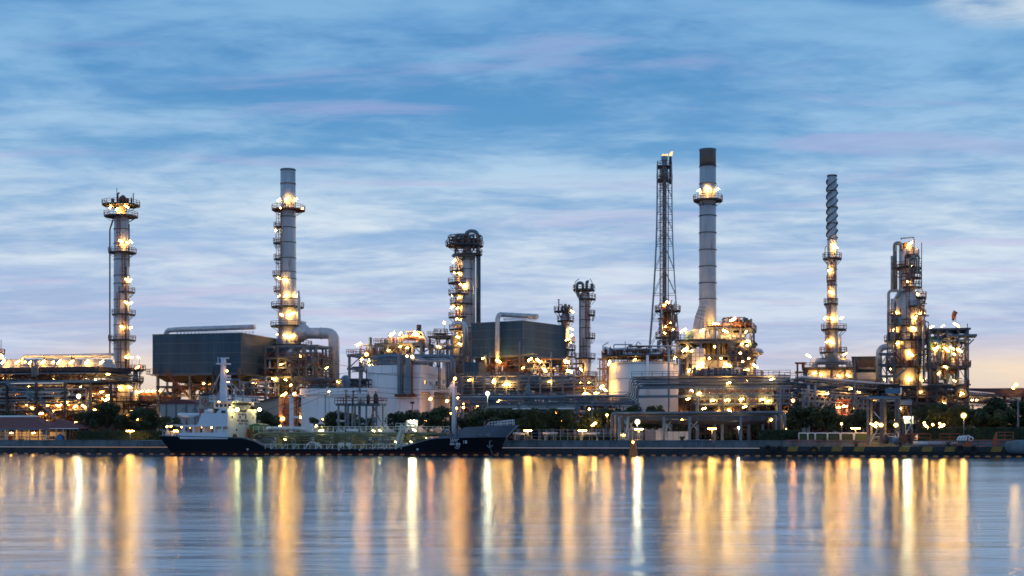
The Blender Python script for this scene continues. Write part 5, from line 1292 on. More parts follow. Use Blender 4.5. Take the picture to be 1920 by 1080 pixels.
for i in range(3): MB().box(xf+.02, xf+.7, -2.5+i*2.4, -2.3+i*2.4, sz(797-i, xf), sz(795.5-i, xf)).build('light_bracket', M['shipgrey'], S)
# wheelhouse
xw0, xw1 = sx(401, -4.5), S.x(434, -4.5); zr = sz(753, xw1, -4.5); zs = sz(765.6, xf)
wh = MB(); prof = [(xw0, zs), (xw1-.5, zs), (xw1-.2, zs+.55), (xw1+.55, zr), (xw0, zr)]
wh.prism(prof, -4.6, 4.6, 'y').build('wheelhouse', M['cream'], S)
MB().box(xw0-.6, xw1+1.5, -5.4, 5.4, zr+.002, zr+.22).build('wheelhouse_roof', M['shipgrey'], S)
for i in range(9):
    y = -4.3+i*.96; h0, h1 = .25, .85; a = Vector((xw1-.2, 0, zs+.55)); b = Vector((xw1+.55, 0, zr)); n = Vector((b.z-a.z, 0, a.x-b.x)).normalized()*.03
    p, q = a.lerp(b, .2)+n, a.lerp(b, .82)+n
    MB().add([(p.x, y, p.z), (p.x, y+.72, p.z), (q.x, y+.72, q.z), (q.x, y, q.z), (p.x-.02, y, p.z), (p.x-.02, y+.72, p.z), (q.x-.02, y+.72, q.z), (q.x-.02, y, q.z)], [(0,1,2,3), (4,7,6,5), (0,4,5,1), (1,5,6,2), (2,6,7,3), (3,7,4,0)]).build('window', M['glass'], S)
for f in (.12, .36, .6, .82): x = xw0+(xw1-xw0)*f; MB().box(x, x+.55, -4.65, -4.605, sz(762.5, xw1), sz(757, xw1)).build('window', M['glass'], S)
MB().rail([(xw0-.5, -5.3, zr+.22), (xw1+1.4, -5.3, zr+.22), (xw1+1.4, 5.3, zr+.22), (xw0-.5, 5.3, zr+.22)], 1.0, .07, step=1.2).build('railing', M['shipgrey'], S)
MB().box(xw1-.4, xw1+.5, -2.2, -.8, zr+.23, zr+.9).box(xw1-.2, xw1+.6, 1.5, 3.2, zr+.23, zr+.8).build('instrument_box', M['cream'], S)
# mast
xm = S.x(419, 0); zm = sz(672, xm, 0)
MB().prism([(xm-.65, zr+.2), (xm+.7, zr+.2), (xm+.32, zm-1.2), (xm-.32, zm-1.2)], -.5, .5, 'y').build('mast', M['shipgrey'], S)
MB().box(xm-1.1, xm+1.1, -1.1, 1.1, zm-1.2, zm-.95).box(xm-.4, xm+.4, -.3, .3, zm-.9, zm-.1).box(xm-.7, xm+1.1, -.2, .2, zm-.05, zm+.16).bar((xm-1.15, 0, zm-1.1), (xm-1.2, 0, zm+.3), .1).build('mast_platform', M['shipgrey'], S)
mb = MB()
for py in (712, 722, 707): z = sz(py, xm, 0); mb.box(xm+.1, xm+1.5, -.12, .12, z, z+.12); mb.box(xm+.8, xm+1.5, -.3, .3, z+.12, z+.35)
mb.build('signal_arm', M['shipgrey'], S)
mb = MB()
for dx in (-3.2, -2.2, 2.2, 4.0, 6.2): mb.bar((xm, 0, zr+8-abs(dx)*.4), (xm+dx, -2, zr+.3), .05)
mb.build('stay_rib', M['shipgrey'], S)
lamp(S, 425.5, 695.5, -.6, bulb=True, w=.32, kind='orange', pole=0)
for x, y_, k_ in ((409, 742, 1), (430, 744, .7), (441, 744, .9), (400, 744, .8)): pipe(S, [(x, 752, -3), (x, y_-6*k_, -3)], .05, 'shipgrey')
# funnel, raft canister, boat
xq, xz = S.x(374, -2.6), S.x(400, -2.6)
fu = MB().box(xq, xz, -2.6, 2.6, zu, sz(742, xz, -2.6)).build('funnel', M['tan'], S)
MB().prism([(xq+.1, sz(742, xz, -2.6)), (xz+.1, sz(742, xz, -2.6)), (xz-.2, sz(737.5, xz, -2.6)), (xq+.7, sz(737.5, xz, -2.6))], -2.65, 2.65, 'y').build('funnel_top', M['black'], S)
c = S.pt(385.5, 752.5, -2.66); mb = MB(); rr_ = .92
pts = [(c.x+rr_*math.cos(R(22.5+45*i)), c.z+rr_*math.sin(R(22.5+45*i))) for i in range(8)]
for i in range(8): a, b = pts[i], pts[(i+1) % 8]; mb.bar((a[0], -2.64, a[1]), (b[0], -2.64, b[1]), .2, .08)
mb.build('emblem_ring_trim', M['blue'], fu)
mb = MB(); mb.bar((c.x-.55, -2.66, c.z+.14), (c.x+.55, -2.66, c.z+.14), .17, .08); mb.bar((c.x, -2.67, c.z+.62), (c.x-.02, -2.67, c.z+.1), .17, .08); mb.bar((c.x, -2.675, c.z+.15), (c.x-.5, -2.675, c.z-.58), .17, .08); mb.bar((c.x, -2.68, c.z+.15), (c.x+.5, -2.68, c.z-.58), .17, .08); mb.build('emblem_mark', M['red'], fu)
a = S.pt(389, 770.5, -4.2); MB().tube([a, a+Vector((.15, 0, 0)), a+Vector((1.15, 0, 0)), a+Vector((1.3, 0, 0))], [.25, .42, .42, .25], 12).build('raft_canister', M['whitepaint'], S)
mb = MB().box(S.x(374, -3.5), S.x(399, -3.5), -3.6, 3.4, sz(775, xf), sz(765, xf)); mb.build('engine_casing', M['bulw'], S)
for px in (378, 386, 393): x = S.x(px, -3.6); MB().box(x-.3, x+.3, -3.66, -3.61, sz(774, xf), sz(767, xf)).build('casing_door', M['red' if px == 378 else 'shipgrey'], S)
a = S.pt(333, 778.5, -4.5); b = S.pt(374, 778.5, -4.5); L = b-a
P = [a+L*f+Vector((0, 0, h)) for f, h in ((0, .3), (.04, .22), (.15, .1), (.4, 0), (.7, 0), (.9, .15), (1, .3))]
boat = MB().tube(P, [.08, .22, .36, .42, .40, .3, .1], 12).build('lifeboat', M['shipgrey'], S)
mb = MB()
for px in (343, 364): mb.tube(fillet([S.pt(px+8, 797, -3.4), S.pt(px+6, 771, -3.4), S.pt(px, 763, -4.0), S.pt(px-3, 771, -4.5)], .5), .12, 6)
mb.bar(S.pt(360, 772, -3.4), S.pt(374, 756, -3.4), .12); mb.bar(S.pt(344, 772, -3.4), S.pt(350, 760, -3.4), .12); mb.build('davit_frame', M['bulw'], S)
MB().rail([(sx(305, -4.8), -4.8, sz(820, sx(305))), (sx(335), -B+.1, sz(820, sx(335)))], 1.1, .07, step=1).rail([(sx(306), -4.6, sz(819, xl)), (sx(306), 4.6, sz(819, xl))], 1.1, .07).build('railing', M['shipgrey'], S)
pipe(S, [(313, 818, -4), (313, 797, -4), (338, 796.5, -4)], .07, 'shipgrey'); MB().box(sx(313, -4), sx(338, -4), -4.5, 3, sz(798, xl), sz(797, xl)).build('awning', M['bulw'], S)
# lamps of the aft ship
lamp(S, 438.5, 768, None, bulb=True, w=.5, kind='ship', pole=0) if False else None
def slamp(px, py, ly, kind='ship', w=.42): return lamp(S, px, py, ly, bulb=True, w=w, kind=kind, pole=0)
def flamp(y, py, kind='ship', w=.36, dx=1.0):
    z = sz(py, xf, y); mb = MB(); x = xf+dx
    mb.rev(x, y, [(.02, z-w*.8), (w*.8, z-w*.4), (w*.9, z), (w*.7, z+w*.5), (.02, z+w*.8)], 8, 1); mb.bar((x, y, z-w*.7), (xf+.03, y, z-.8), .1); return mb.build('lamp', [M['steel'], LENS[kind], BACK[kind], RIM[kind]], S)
flamp(-B+2.2, 768); flamp(B-.6, 768)
slamp(410.5, 753.5, -5.3, 'orange', .26); slamp(396.8, 802, -5.4, 'warm', .2); slamp(356, 802, -5.0, 'orange', .07); slamp(378, 802, -5.0, 'orange', .06)
slamp(313.5, 800, -3.5, 'warm', .3); slamp(320.5, 799.5, -3, 'orange', .28); slamp(340.5, 800.5, -6, 'orange', .22); lamp(S, 328.5, 808.5, -5, 0, kind='warm', L=.9, w=.3, pole=0); slamp(432, 764, -4.9, 'warm', .16)
# tank deck
zk = sz(841, sx(600))
def dp(px, py, ly): return (px, py, ly)
pipe(S, [(470, 826, -3.8), (482, 813, -3.8), (500, 812, -3.8), (720, 812.5, -3.8), (838, 813, -3.8)], .2, 'deckpipe', 1.0, 10); pipe(S, [(480, 836, -2.6), (500, 818, -2.6), (640, 818.5, -2.6), (800, 819, -2.6)], .17, 'deckpipe', 1, 8)
for ly, py, r, a, b in ((-1.4, 815, .13, 470, 840), (.4, 817, .12, 490, 830), (1.8, 813.5, .16, 475, 840), (-3.0, 822, .1, 520, 810), (3.2, 816, .12, 480, 830), (-3.4, 826, .08, 500, 800)): pipe(S, [(a, py, ly), (b, py+.6, ly)], r, 'deckpipe')
xa, xb_ = sx(478), sx(846)
cw = MB().box(S.x(470, -.6), S.x(842, -.6), -.9, .9, sz(810.5, xa, 0), sz(809.8, xa, 0)).build('catwalk', M['deckpipe'], S)
MB().rail([(S.x(515, -.9), -.9, sz(809.8, xa, 0)), (S.x(842, -.9), -.9, sz(809.8, xb_, 0))], 1.0, .07, step=1.1).rail([(S.x(475, .9), .9, sz(809.8, xa, 0)), (S.x(842, .9), .9, sz(809.8, xb_, 0))], 1.0, .07, step=1.1).build('railing', M['cream'], cw)
g = random.Random(77)
for i in range(34):
    px = 486+i*10.2; ly = g.uniform(-3, 3.4); x = S.x(px, ly); h = g.uniform(.8, 2.4); r = g.uniform(.1, .2)
    mb = MB().tube([(x, ly, zk-.1), (x, ly, zk+h)], r, 6); k_ = g.random()
    if k_ < .5: mb.rev(x, ly, [(.05, zk+h), (.32, zk+h), (.32, zk+h+.1), (.05, zk+h+.1)], 8)
    else: mb.tube(fillet([(x, ly, zk+h*.7), (x+.7, ly, zk+h*.7), (x+.7, ly, zk)], .3), r*.8, 6)
    mb.build('deck_valve', M[g.choice(('deckpipe', 'cream', 'rusty', 'deckpipe', 'bulw'))], S)
mb = MB(); a, b = sx(497), sx(752)
mb.bar((a, -B+.1, zk+.78), (b, -B+.1, zk+.78), .08)
n = 24
for i in range(n+1):
    x = a+(b-a)*i/n; mb.bar((x, -B+.1, zk-.1), (x, -B+.1, zk+.8), .09)
    if i % 2: mb.bar((x, -B+.12, zk-.1), (x+.75, -B+.3, zk+.78), .11)
mb.build('side_railing', M['cream'], S)
mb = MB(); mb.bar((a, B-.1, zk+.9), (b, B-.1, zk+.9), .08)
for i in range(n+1): x = a+(b-a)*i/n; mb.bar((x, B-.1, zk-.1), (x, B-.1, zk+.9), .08)
mb.build('side_railing', M['cream'], S)
for px in (520, 555, 590, 625, 660, 745, 780): x = S.x(px, -3.8); MB().box(x-.12, x+.12, -4.1, 3.6, zk-.1, sz(814.5, x, -3.8)).build('pipe_support', M['deckpipe'], S)
pipe(S, [(573, 841, -4.6), (576, 832, -4.6), (586, 828, -4.6), (598, 834, -4.6), (604, 842, -4.6)], .1, 'whitepaint', 1.6); pipe(S, [(585, 841, -1), (585, 795, -1)], .3, 'shipgrey'); MB().box(S.x(583, -1.5), S.x(590, -1.5), -1.6, -.6, sz(803, xa), sz(800, xa)).build('hose_box', M['shipgrey'], S)
pipe(S, [(499, 805, 1), (504, 802.5, 1), (560, 802.5, 1), (576, 807, 1)], .3, 'shipgrey', .8); pipe(S, [(499, 808, 2), (504, 805, 2), (556, 805, 2), (572, 809, 2)], .26, 'shipgrey', .8)
MB().prism([(S.x(476, 4), sz(809, xa, 4)), (S.x(498, 4), sz(809, xa, 4)), (S.x(499, 4), sz(797, xa, 4)), (S.x(488, 4), sz(794, xa, 4)), (S.x(475, 4), sz(797, xa, 4))], 2, 6, 'y').build('manifold_tent', M['green'], S)
MB().box(xf+.4, xf+1.6, 1.5, 4, zd-.6, sz(804, xf)).build('deck_locker', M['rusty'], S); MB().rev(S.x(459, 0), -4.5, [(.25, sz(822, xf)), (.45, sz(818, xf)), (.25, sz(813, xf))], 10).build('life_ring_post', M['rusty'], S)
for px in (717, 722.5):                            # ladder mast amidships
    mb = MB()
    for dx in (-.28, .28):
        x = S.x(px, -2)+dx; mb.bar((x, -2, zk), (x, -2, sz(751 if px > 720 else 752, x, -2)), .1)
    for i in range(18): z = zk+.5+i*.5; mb.bar((S.x(px, -2)-.28, -2, z), (S.x(px, -2)+.28, -2, z), .07)
    mb.build('ladder_mast', M['cream'], S)
for i, px in enumerate((715.5, 718.5, 724.5)): MB().tube([S.pt(px, 752, -2), S.pt(px, 749.3, -2)], .16, 6).build('mast_cap', M['red'], S)
stair(S, 742, 838, 752, 806, -4.6, .8, 'cream'); stair(S, 748, 840, 757, 808, -4.2, .8, 'cream')
pl = MB().box(S.x(738, -4), S.x(786, -4), -4.4, -1.5, sz(805.6, xa), sz(805, xa)).build('manifold_platform', M['cream'], S)
MB().rail([S.pt(742, 805, -4.3), S.pt(768, 805, -4.3)], 1.1, .08, step=.9).build('railing', M['cream'], pl)
MB().box(S.x(804, -3), S.x(815, -3), -3.4, -2.4, sz(815, xb_), sz(808, xb_)).build('winch_box', M['yellow'], S)
for px in (596, 640, 655, 775, 790, 760): x = S.x(px, -3.2); MB().box(x-.5, x+.5, -3.6, -3, zk+.4, zk+1.1).box(x-.08, x+.08, -3.35, -3.2, zk-.1, zk+.4).build('manifold_box', M['cream'], S)
MB().box(S.x(650, -1), S.x(672, -1), -1.06, -1, sz(808.5, xa), sz(804.5, xa)).build('name_board', M['shipgrey'], S)
for x, y_, ly, k in ((602, 807.5, -1.4, 1.3), (776, 806, -1.6, 1.1), (712, 807.5, -1.6, .7), (700, 808, -1.6, .7), (534, 824, -3, .5), (660, 826, -3, .5), (742, 829, -3, .6), (800, 822, -3, .5), (770, 828, -2.5, .6), (625, 828, -2, .5)): lamp(S, x, y_, ly, 0 if k > 1.2 else -.5, kind='ship', k=k*.6, pole=0)
# foremast and windlass
xm = S.x(850.5, 0); MB().tube([(xm, 0, sz(819, xm, 0)-1), (xm, 0, sz(760, xm, 0)), (xm, 0, sz(714, xm, 0))], [.42, .34, .25], 10).build('foremast', M['shipgrey'], S)
mb = MB()
for py in (718, 727, 737, 765): z = sz(py, xm, 0); mb.box(xm-.7, xm+.8, -.2, .2, z, z+.12)
mb.tube([(xm+.55, -.2, sz(815, xm)), (xm+.55, -.2, sz(722, xm))], .06, 5); mb.build('mast_fitting', M['shipgrey'], S)
slamp(853, 710, -.3, 'orange', .42)
for px, h in ((829, 807), (833, 806.5), (838, 808), (858, 807), (862, 806)): a = S.pt(px, 821, -2.5); MB().tube(fillet([a, S.pt(px, h, -2.5), S.pt(px+4, h, -2.5), S.pt(px+4, 821, -2.5)], .5), .14, 6).build('windlass_bar', M['bulw'], S)
MB().box(S.x(826, -2), S.x(846, -2), -3, 3, sz(824, xm), sz(813, xm)).build('forecastle_house', M['bulw'], S)
for px in (902, 914): a = S.pt(px, 816.5, -4.6); MB().box(a.x-.5, a.x+.5, a.y-.2, a.y+.2, a.z-.1, a.z+.35).build('fairlead', M['bulw'], S)
mr = tag(MB().tube([S.pt(944, 817, -1), S.pt(960, 820.5, 1.5), S.pt(985, 823, 4), S.pt(1020, 825, 8.5)], .05, 5).build('mooring_rope', M['bulw']), 'mooring rope slanting from the bow of the tanker to the river wall', 'rope'); mr.matrix_world = Matrix.Translation(S.o.location) @ Matrix.Rotation(S.a, 4, 'Z')

# ================================================================== quay, jetty and what stands along it
t = T('river_wall', 'long stained concrete river wall with a pale parapet above a dark wet footing', 'wall', 640, 0, z0=0)
xa, xb_ = t.x(-700), t.x(2900)
MB().box(xa, xb_, 0, .8, 1.3, GZ+.12).build('parapet', M['conc'], t)
MB().box(xa, xb_, -1.6, .6, -1, 1.25).build('footing', M['concd'], t)
MB().box(xa, xb_, -.12, .95, GZ+.123, GZ+.25).build('coping', M['conc'], t)
for i in range(int((xb_-xa)/5)): x = xa+i*5; MB().box(x-.3, x+.3, -2.0, -1.61, -1, 1.05).build('fender_pile', M['concd'], t) if -200 < x < 140 and i % 2 == 0 else None
for i in range(40):
    x = t.x(40+i*46); MB().box(x-.03, x+.03, -.03, -.005, 1.3, GZ+.12).build('joint', M['concd'], t)
g = random.Random(5)
t = T('oil_boom', 'string of small orange floats of an oil boom along the foot of the river wall', 'boom', 640, -16.5, z0=0)
for i in range(100):
    px = -10+i*19.6; x = t.x(px, g.uniform(-.05, .05)); MB().tube([(x-.42, 0, .07), (x-.3, 0, .07), (x+.3, 0, .07), (x+.42, 0, .07)], [.06, .14, .14, .06], 8).build('float', M['orange'], t)
MB().tube([(t.x(-40), 0, .02), (t.x(500), 0, .02), (t.x(1960), 0, .02)], .05, 5).build('boom_line', M['black'], t)

def barrier(px0, px1, d, lab, m_='pipeb', h0=828, posts=5):
    t = T('handrail', lab, 'railing', px0, d); a, b = 0, t.x(px1); z1 = t.z(h0-.5)
    MB().tube(fillet([(a, 0, -1.2), (a, 0, z1), (b, 0, z1), (b, 0, -1.2)], .3), .1, 6).build('top_rail', M[m_], t)
    for i in range(1, posts): x = a+(b-a)*i/posts; MB().bar((x, 0, -1.2), (x, 0, z1), .1).build('rail_post', M[m_], t)
barrier(257, 304, -.7, 'bare metal handrail on the river wall just off the stern of the tanker', h0=827)
barrier(1186, 1206, -.7, 'short metal handrail on the river wall behind the orange beacon', h0=826)
barrier(1285, 1338, -.7, 'wide metal handrail on the river wall before the near pipe trestle', h0=826)

# orange beacon in the river
t = T('river_beacon', 'orange beacon post with a stepped base and a small lit lamp, standing in the river', 'beacon', 1187, -18, z0=0)
MB().prism([(t.x(1180.5), -.6), (t.x(1194.5), -.6), (t.x(1194.2), t.z(845.5)), (t.x(1180.8), t.z(845.5))], -.75, .75, 'y').build('base', M['orange'], t)
MB().prism([(t.x(1181.8), t.z(845.4)), (t.x(1193), t.z(845.4)), (t.x(1192.3), t.z(832)), (t.x(1182.5), t.z(832))], -.6, .6, 'y').box(t.x(1182), t.x(1193), -.65, .65, t.z(832.2), t.z(831.4)).build('body', M['orange'], t)
lamp(t, 1187, 829, 0, bulb=True, w=.3, kind='orange', pole=0)

# jetty
t = T('jetty', 'low concrete jetty with a yellow and black striped edge and hanging tyres', 'jetty', 1650, -11, z0=0)
xa, xb_ = t.x(1424), t.x(2100); zt = t.z(837.5)
MB().box(xa, xb_, 0, 11.3, zt-.9, zt).build('deck', M['concd'], t)
MB().box(xa+.3, xb_, .5, 11.2, -1, zt-.91).build('substructure', M['concd'], t)
for i in range(46):
    x = xa+1+i*1.9
    if x > t.x(1930): break
    if i % 2 == 0 and g.random() < .8: MB().prism([(x, zt-.86), (x+1.7, zt-.86), (x+2.0, zt-.02), (x+.3, zt-.02)], -.03, -.004, 'y').build('edge_stripe_marking', M['yellow'], t)
for px in (1440, 1462, 1526, 1800, 1825):
    x = t.x(px); tt = T('tyre_fender', '', 'tyre', px, -11.4, z0=0, group='tyres hanging along the jetty'); zz_ = tt.z(843+(px % 3))
    tt.o['label'] = 'black tyre hung as a fender on the striped jetty edge'
    ring = [(.62*math.cos(2*math.pi*i/18), -.02, zz_+.62*math.sin(2*math.pi*i/18)) for i in range(19)]
    MB().tube(ring, .22, 8, cap=False).build('tread', M['tyre'], tt)
for i in range(6): x = t.x(1480+i*90); MB().tube([(x, .8, -1), (x, .8, zt-.9)], .3, 8).build('pile', M['concd'], t)
def orail(px0, px1, d, lab, y0=838, h=1.2, m_='redrail'):
    q = T('handrail', lab, 'railing', px0, d, z0=0); z = q.z(y0)
    mb = MB().bar((0, 0, z+h), (q.x(px1), 0, z+h), .1).bar((0, 0, z+h*.55), (q.x(px1), 0, z+h*.55), .09); mb.build('rail_frame', M[m_], q)
    n = max(2, int(q.x(px1)/2.0))
    for i in range(n+1): x = q.x(px1)*i/n; MB().bar((x, 0, z), (x, 0, z+h), .11).build('rail_post', M[m_], q)
orail(1475, 1622, -10.5, 'orange handrail on the jetty before the white framed gates'); orail(1742, 1794, -10.4, 'orange handrail on the jetty beside the thick pale pipe'); orail(1820, 1890, -10.4, 'orange handrail on the jetty between the gangway cabin and the steps')
orail(1680, 1745, -2, 'orange handrail behind the loading frame and the jetty pipe', 830, 1.6); orail(1762, 1800, -1, 'orange handrail behind the thick pale jetty pipe', 829, 1.5)
q = T('jetty_pipe', 'thick pale pipe lying along the jetty deck beyond the loading frame', 'pipe', 1715, -8.5, z0=0)
MB().tube([q.pt(1712, 832, 0), q.pt(1760, 832, 0), q.pt(1796, 833, 0)], .42, 10).build('barrel', M['pipe'], q)
for px in (1722, 1742, 1775): MB().box(q.x(px)-.2, q.x(px)+.2, -.4, .4, zt, q.z(834)).build('saddle', M['conc'], q)
q = T('gangway_cabin', 'small orange gangway cabin with white slanting bars and a round life ring on the jetty', 'gangway', 1795, -9.5, z0=0)
MB().box(q.x(1813), q.x(1821), -.6, .6, zt, q.z(819)).box(q.x(1812), q.x(1822), -.7, .7, q.z(819), q.z(818)).build('cabin', M['redrail'], q)
MB().box(q.x(1792), q.x(1813), -.5, .5, zt, q.z(832)).build('base', M['redrail'], q)
for i in range(4): MB().bar((q.x(1794+i*5), -.4, q.z(826)), (q.x(1798+i*5), -.4, q.z(819)), .28).build('slanting_bar', M['whitepaint'], q)
MB().bar((q.x(1797), -.4, q.z(819)), (q.x(1818), -.4, q.z(817)), .24).build('top_bar', M['whitepaint'], q)
c = q.pt(1820.5, 823, -.75); MB().tube([(c.x+.35*math.cos(R(30*i)), c.y, c.z+.35*math.sin(R(30*i))) for i in range(13)], .1, 6, cap=False).build('life_ring', M['whitepaint'], q)
q = T('jetty_steps', 'orange railed steps rising from the jetty to the river wall near its end', 'steps', 1862, -9, z0=0)
stair(q, 1862, 838, 1869, 822, 0, 1.3, 'redrail'); MB().box(q.x(1868), q.x(1900), 0, 2.4, q.z(824.5), q.z(823.6)).build('landing', M['redrail'], q); MB().rail([q.pt(1869, 823.6, 0), q.pt(1900, 823.6, 0)], 1.2, .1, step=1.2).build('railing', M['redrail'], q)
for px in (1872, 1896): MB().box(q.x(px)-.12, q.x(px)+.12, .2, .4, zt, q.z(824.5)).build('post', M['redrail'], q)
q = T('breakwater_bag', 'long pale sagging bank protection bag at the end of the jetty', 'bag', 1895, -11.5, z0=0)
MB().tube([q.pt(1884, 840, 0), q.pt(1888, 839, 0), q.pt(1905, 838, 0), q.pt(1960, 838, 0)], [.3, 1.0, 1.2, 1.2], 12).build('bag_body', M['conc'], q)
for px, lab in ((1605, 'black mooring bollard on the jetty under the twin strip lamp'), (1688, 'black mooring bollard on the jetty before the loading frame'), (1778, 'black mooring bollard on the jetty beside the thick pale pipe')):
    q = T('mooring_bollard', lab, 'bollard', px, -10, z0=0, group='mooring bollards on the jetty'); MB().rev(0, 0, [(.4, zt), (.3, zt+.15), (.26, zt+.55), (.5, zt+.68), (.5, zt+.8), (.2, zt+.85)], 12).build('bollard_body', M['black'], q)

# loading frame on the jetty
t = T('loading_tower', 'tall blue-grey steel loading frame with two star-bright lamps, standing by the jetty', 'steel frame', 1665, -3)
for px in (1627, 1652, 1655, 1680, 1683): x = t.x(px); MB().box(x-.22, x+.22, -.2, .2, -.6, t.z(746)).build('post', M['piped'], t)
for px in (1634, 1660, 1686): x = t.x(px, 5); MB().box(x-.18, x+.18, 4.8, 5.2, 0, t.z(748)).build('post', M['piped'], t)
MB().box(t.x(1624), t.x(1688), -.5, 5.5, t.z(748), t.z(745.5)).build('top_deck', M['pipeb'], t)
for y in (789, 791.5): MB().box(t.x(1626), t.x(1710), -.18, -.02, t.z(y+.9), t.z(y)).build('cross_beam', M['piped'], t)
for a, b in (((1631, 830), (1652, 794)), ((1650, 785), (1638, 772)), ((1694, 822), (1708, 795))): MB().bar(t.pt(*a, -.3), t.pt(*b, -.3), .16).build('brace', M['pipe'], t)
for px in (1693, 1708): x = t.x(px); MB().box(x-.14, x+.14, -.2, .1, -.5, t.z(748 if px > 1700 else 794)).build('post', M['piped'], t)
MB().box(t.x(1688), t.x(1710), -.4, 2, t.z(751.5), t.z(749.5)).build('side_beam', M['pipeb'], t)
mb = MB()
for i in range(5): mb.bar(t.pt(1688+i*4.4, 749.6, -.3), t.pt(1690.2+i*4.4, 758, -.3), .12); mb.bar(t.pt(1690.2+i*4.4, 758, -.3), t.pt(1692.4+i*4.4, 749.6, -.3), .12)
mb.bar(t.pt(1688, 758, -.3), t.pt(1710, 758, -.3), .14); mb.build('truss_lattice', M['pipe'], t)
MB().box(t.x(1660), t.x(1687), .2, 1.4, t.z(738), t.z(728)).box(t.x(1626), t.x(1686), 1, 4, t.z(745.4), t.z(742)).build('hoist_house', M['blue'], t); MB().box(t.x(1688), t.x(1691), -.3, .3, t.z(740), t.z(727)).build('hoist_arm', M['tank'], t)
for px in (1652, 1680): lamp(t, px, 797, -1.5, bulb=True, w=.5, pole=0, kind='warm')
lamp(t, 1639, 798, .5, -.6, k=1.0, pole=0); lamp(t, 1634, 795, .5, -.6, k=.5, pole=0); lamp(t, 1644, 794, 1, -.5, k=.6, pole=0)
machines(t, 1658, 1712, -5, -2, 832, 10, 161)

# ---- lit name boards
def board(px0, px1, y0, y1, d, lab, words_, lampx):
    t = T('lit_sign_board', lab, 'sign', (px0+px1)/2, d); a, b = t.x(px0), t.x(px1); za, zb = t.z(y1), t.z(y0)
    MB().box(a, b, 0, .12, za, zb).build('panel', M['tank'], t)
    for x in (a+.3, b-.3): MB().box(x-.1, x+.1, .13, .33, 0, zb).build('post', M['steel'], t)
    text(t, words_, (zb-za)*.36, ((a+b)/2, -.02, za+(zb-za)*.28), (math.pi/2, 0, 0), M['blue'], bold=.02)
    lamp(t, lampx, y0+2.5, -.9, 0, kind='cool', L=1.5, w=.34, pole=0); return t
board(762, 783, 787.5, 799, -1.2, 'white lit board on the river wall behind the deck of the tanker', 'บางจาก 6', 772)
board(1695, 1713, 780.5, 794, -2.2, 'white lit board beside the loading frame', '1', 1701)

# ---- street and strip lamps
def street_lamp(px, ytop, d, lab, kind='warm', head='bulb', grp='street lamps along the quay', w=.6):
    t = T('street_lamp', lab, 'street lamp', px, d, group=grp); z = t.z(ytop)
    MB().tube([(0, 0, 0), (0, 0, z*.5), (0, 0, z-.1)], [.13, .1, .07], 7).build('pole', M['steel'], t)
    if head == 'bulb': lamp(t, px, ytop, -.05, bulb=True, w=w, kind=kind, pole=0)
    else:
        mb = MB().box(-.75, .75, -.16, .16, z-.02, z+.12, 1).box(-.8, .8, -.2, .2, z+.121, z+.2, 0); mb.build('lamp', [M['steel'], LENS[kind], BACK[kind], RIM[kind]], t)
    return t
street_lamp(914, 738, 12, 'tall street lamp with a white glow beyond the bow of the tanker', 'cool', w=.55)
street_lamp(1195, 791, 4, 'star-bright street lamp under the near pipe trestle', 'cool', w=.62)
street_lamp(1187, 806, 3, 'low twin strip lamp behind the orange beacon', 'warm', 'strip') if False else None
for px, y, d, lab in ((990, 808, 2, 'low strip lamp on the river wall just past the bow of the tanker'), (1092, 808, 2, 'low strip lamp on the river wall below the two round bushes'), (1198, 805.5, 2, 'low strip lamp on the river wall under the star-bright lamp'), (1335, 804.5, 2, 'low strip lamp on the river wall under the middle of the near pipe trestle'), (1604, 803.5, -9.5, 'low strip lamp on the jetty beside the loading frame'), (244, 808.5, 2, 'low strip lamp over the clipped hedge near the stern of the tanker')): street_lamp(px, y, d, lab, 'warm', 'strip')
street_lamp(1807, 779, 4, 'lone yellow street lamp before the clipped hedge and dark trees', 'warm', w=.62)
for px, y, d, lab, k in ((1113, 795.5, 10, 'slanted strip lamp on a short pole among the bushes past the tanker', .6), (1737, 799.5, 8, 'slanted strip lamp leaning one way beside the hedge end', -.8), (1766, 799.5, 8, 'slanted strip lamp leaning over the hedge near the lone yellow lamp', .6)):
    t = T('strip_lamp', lab, 'lamp', px, d); lamp(t, px, y, -.2, k, L=1.5, w=.3, pole=3)
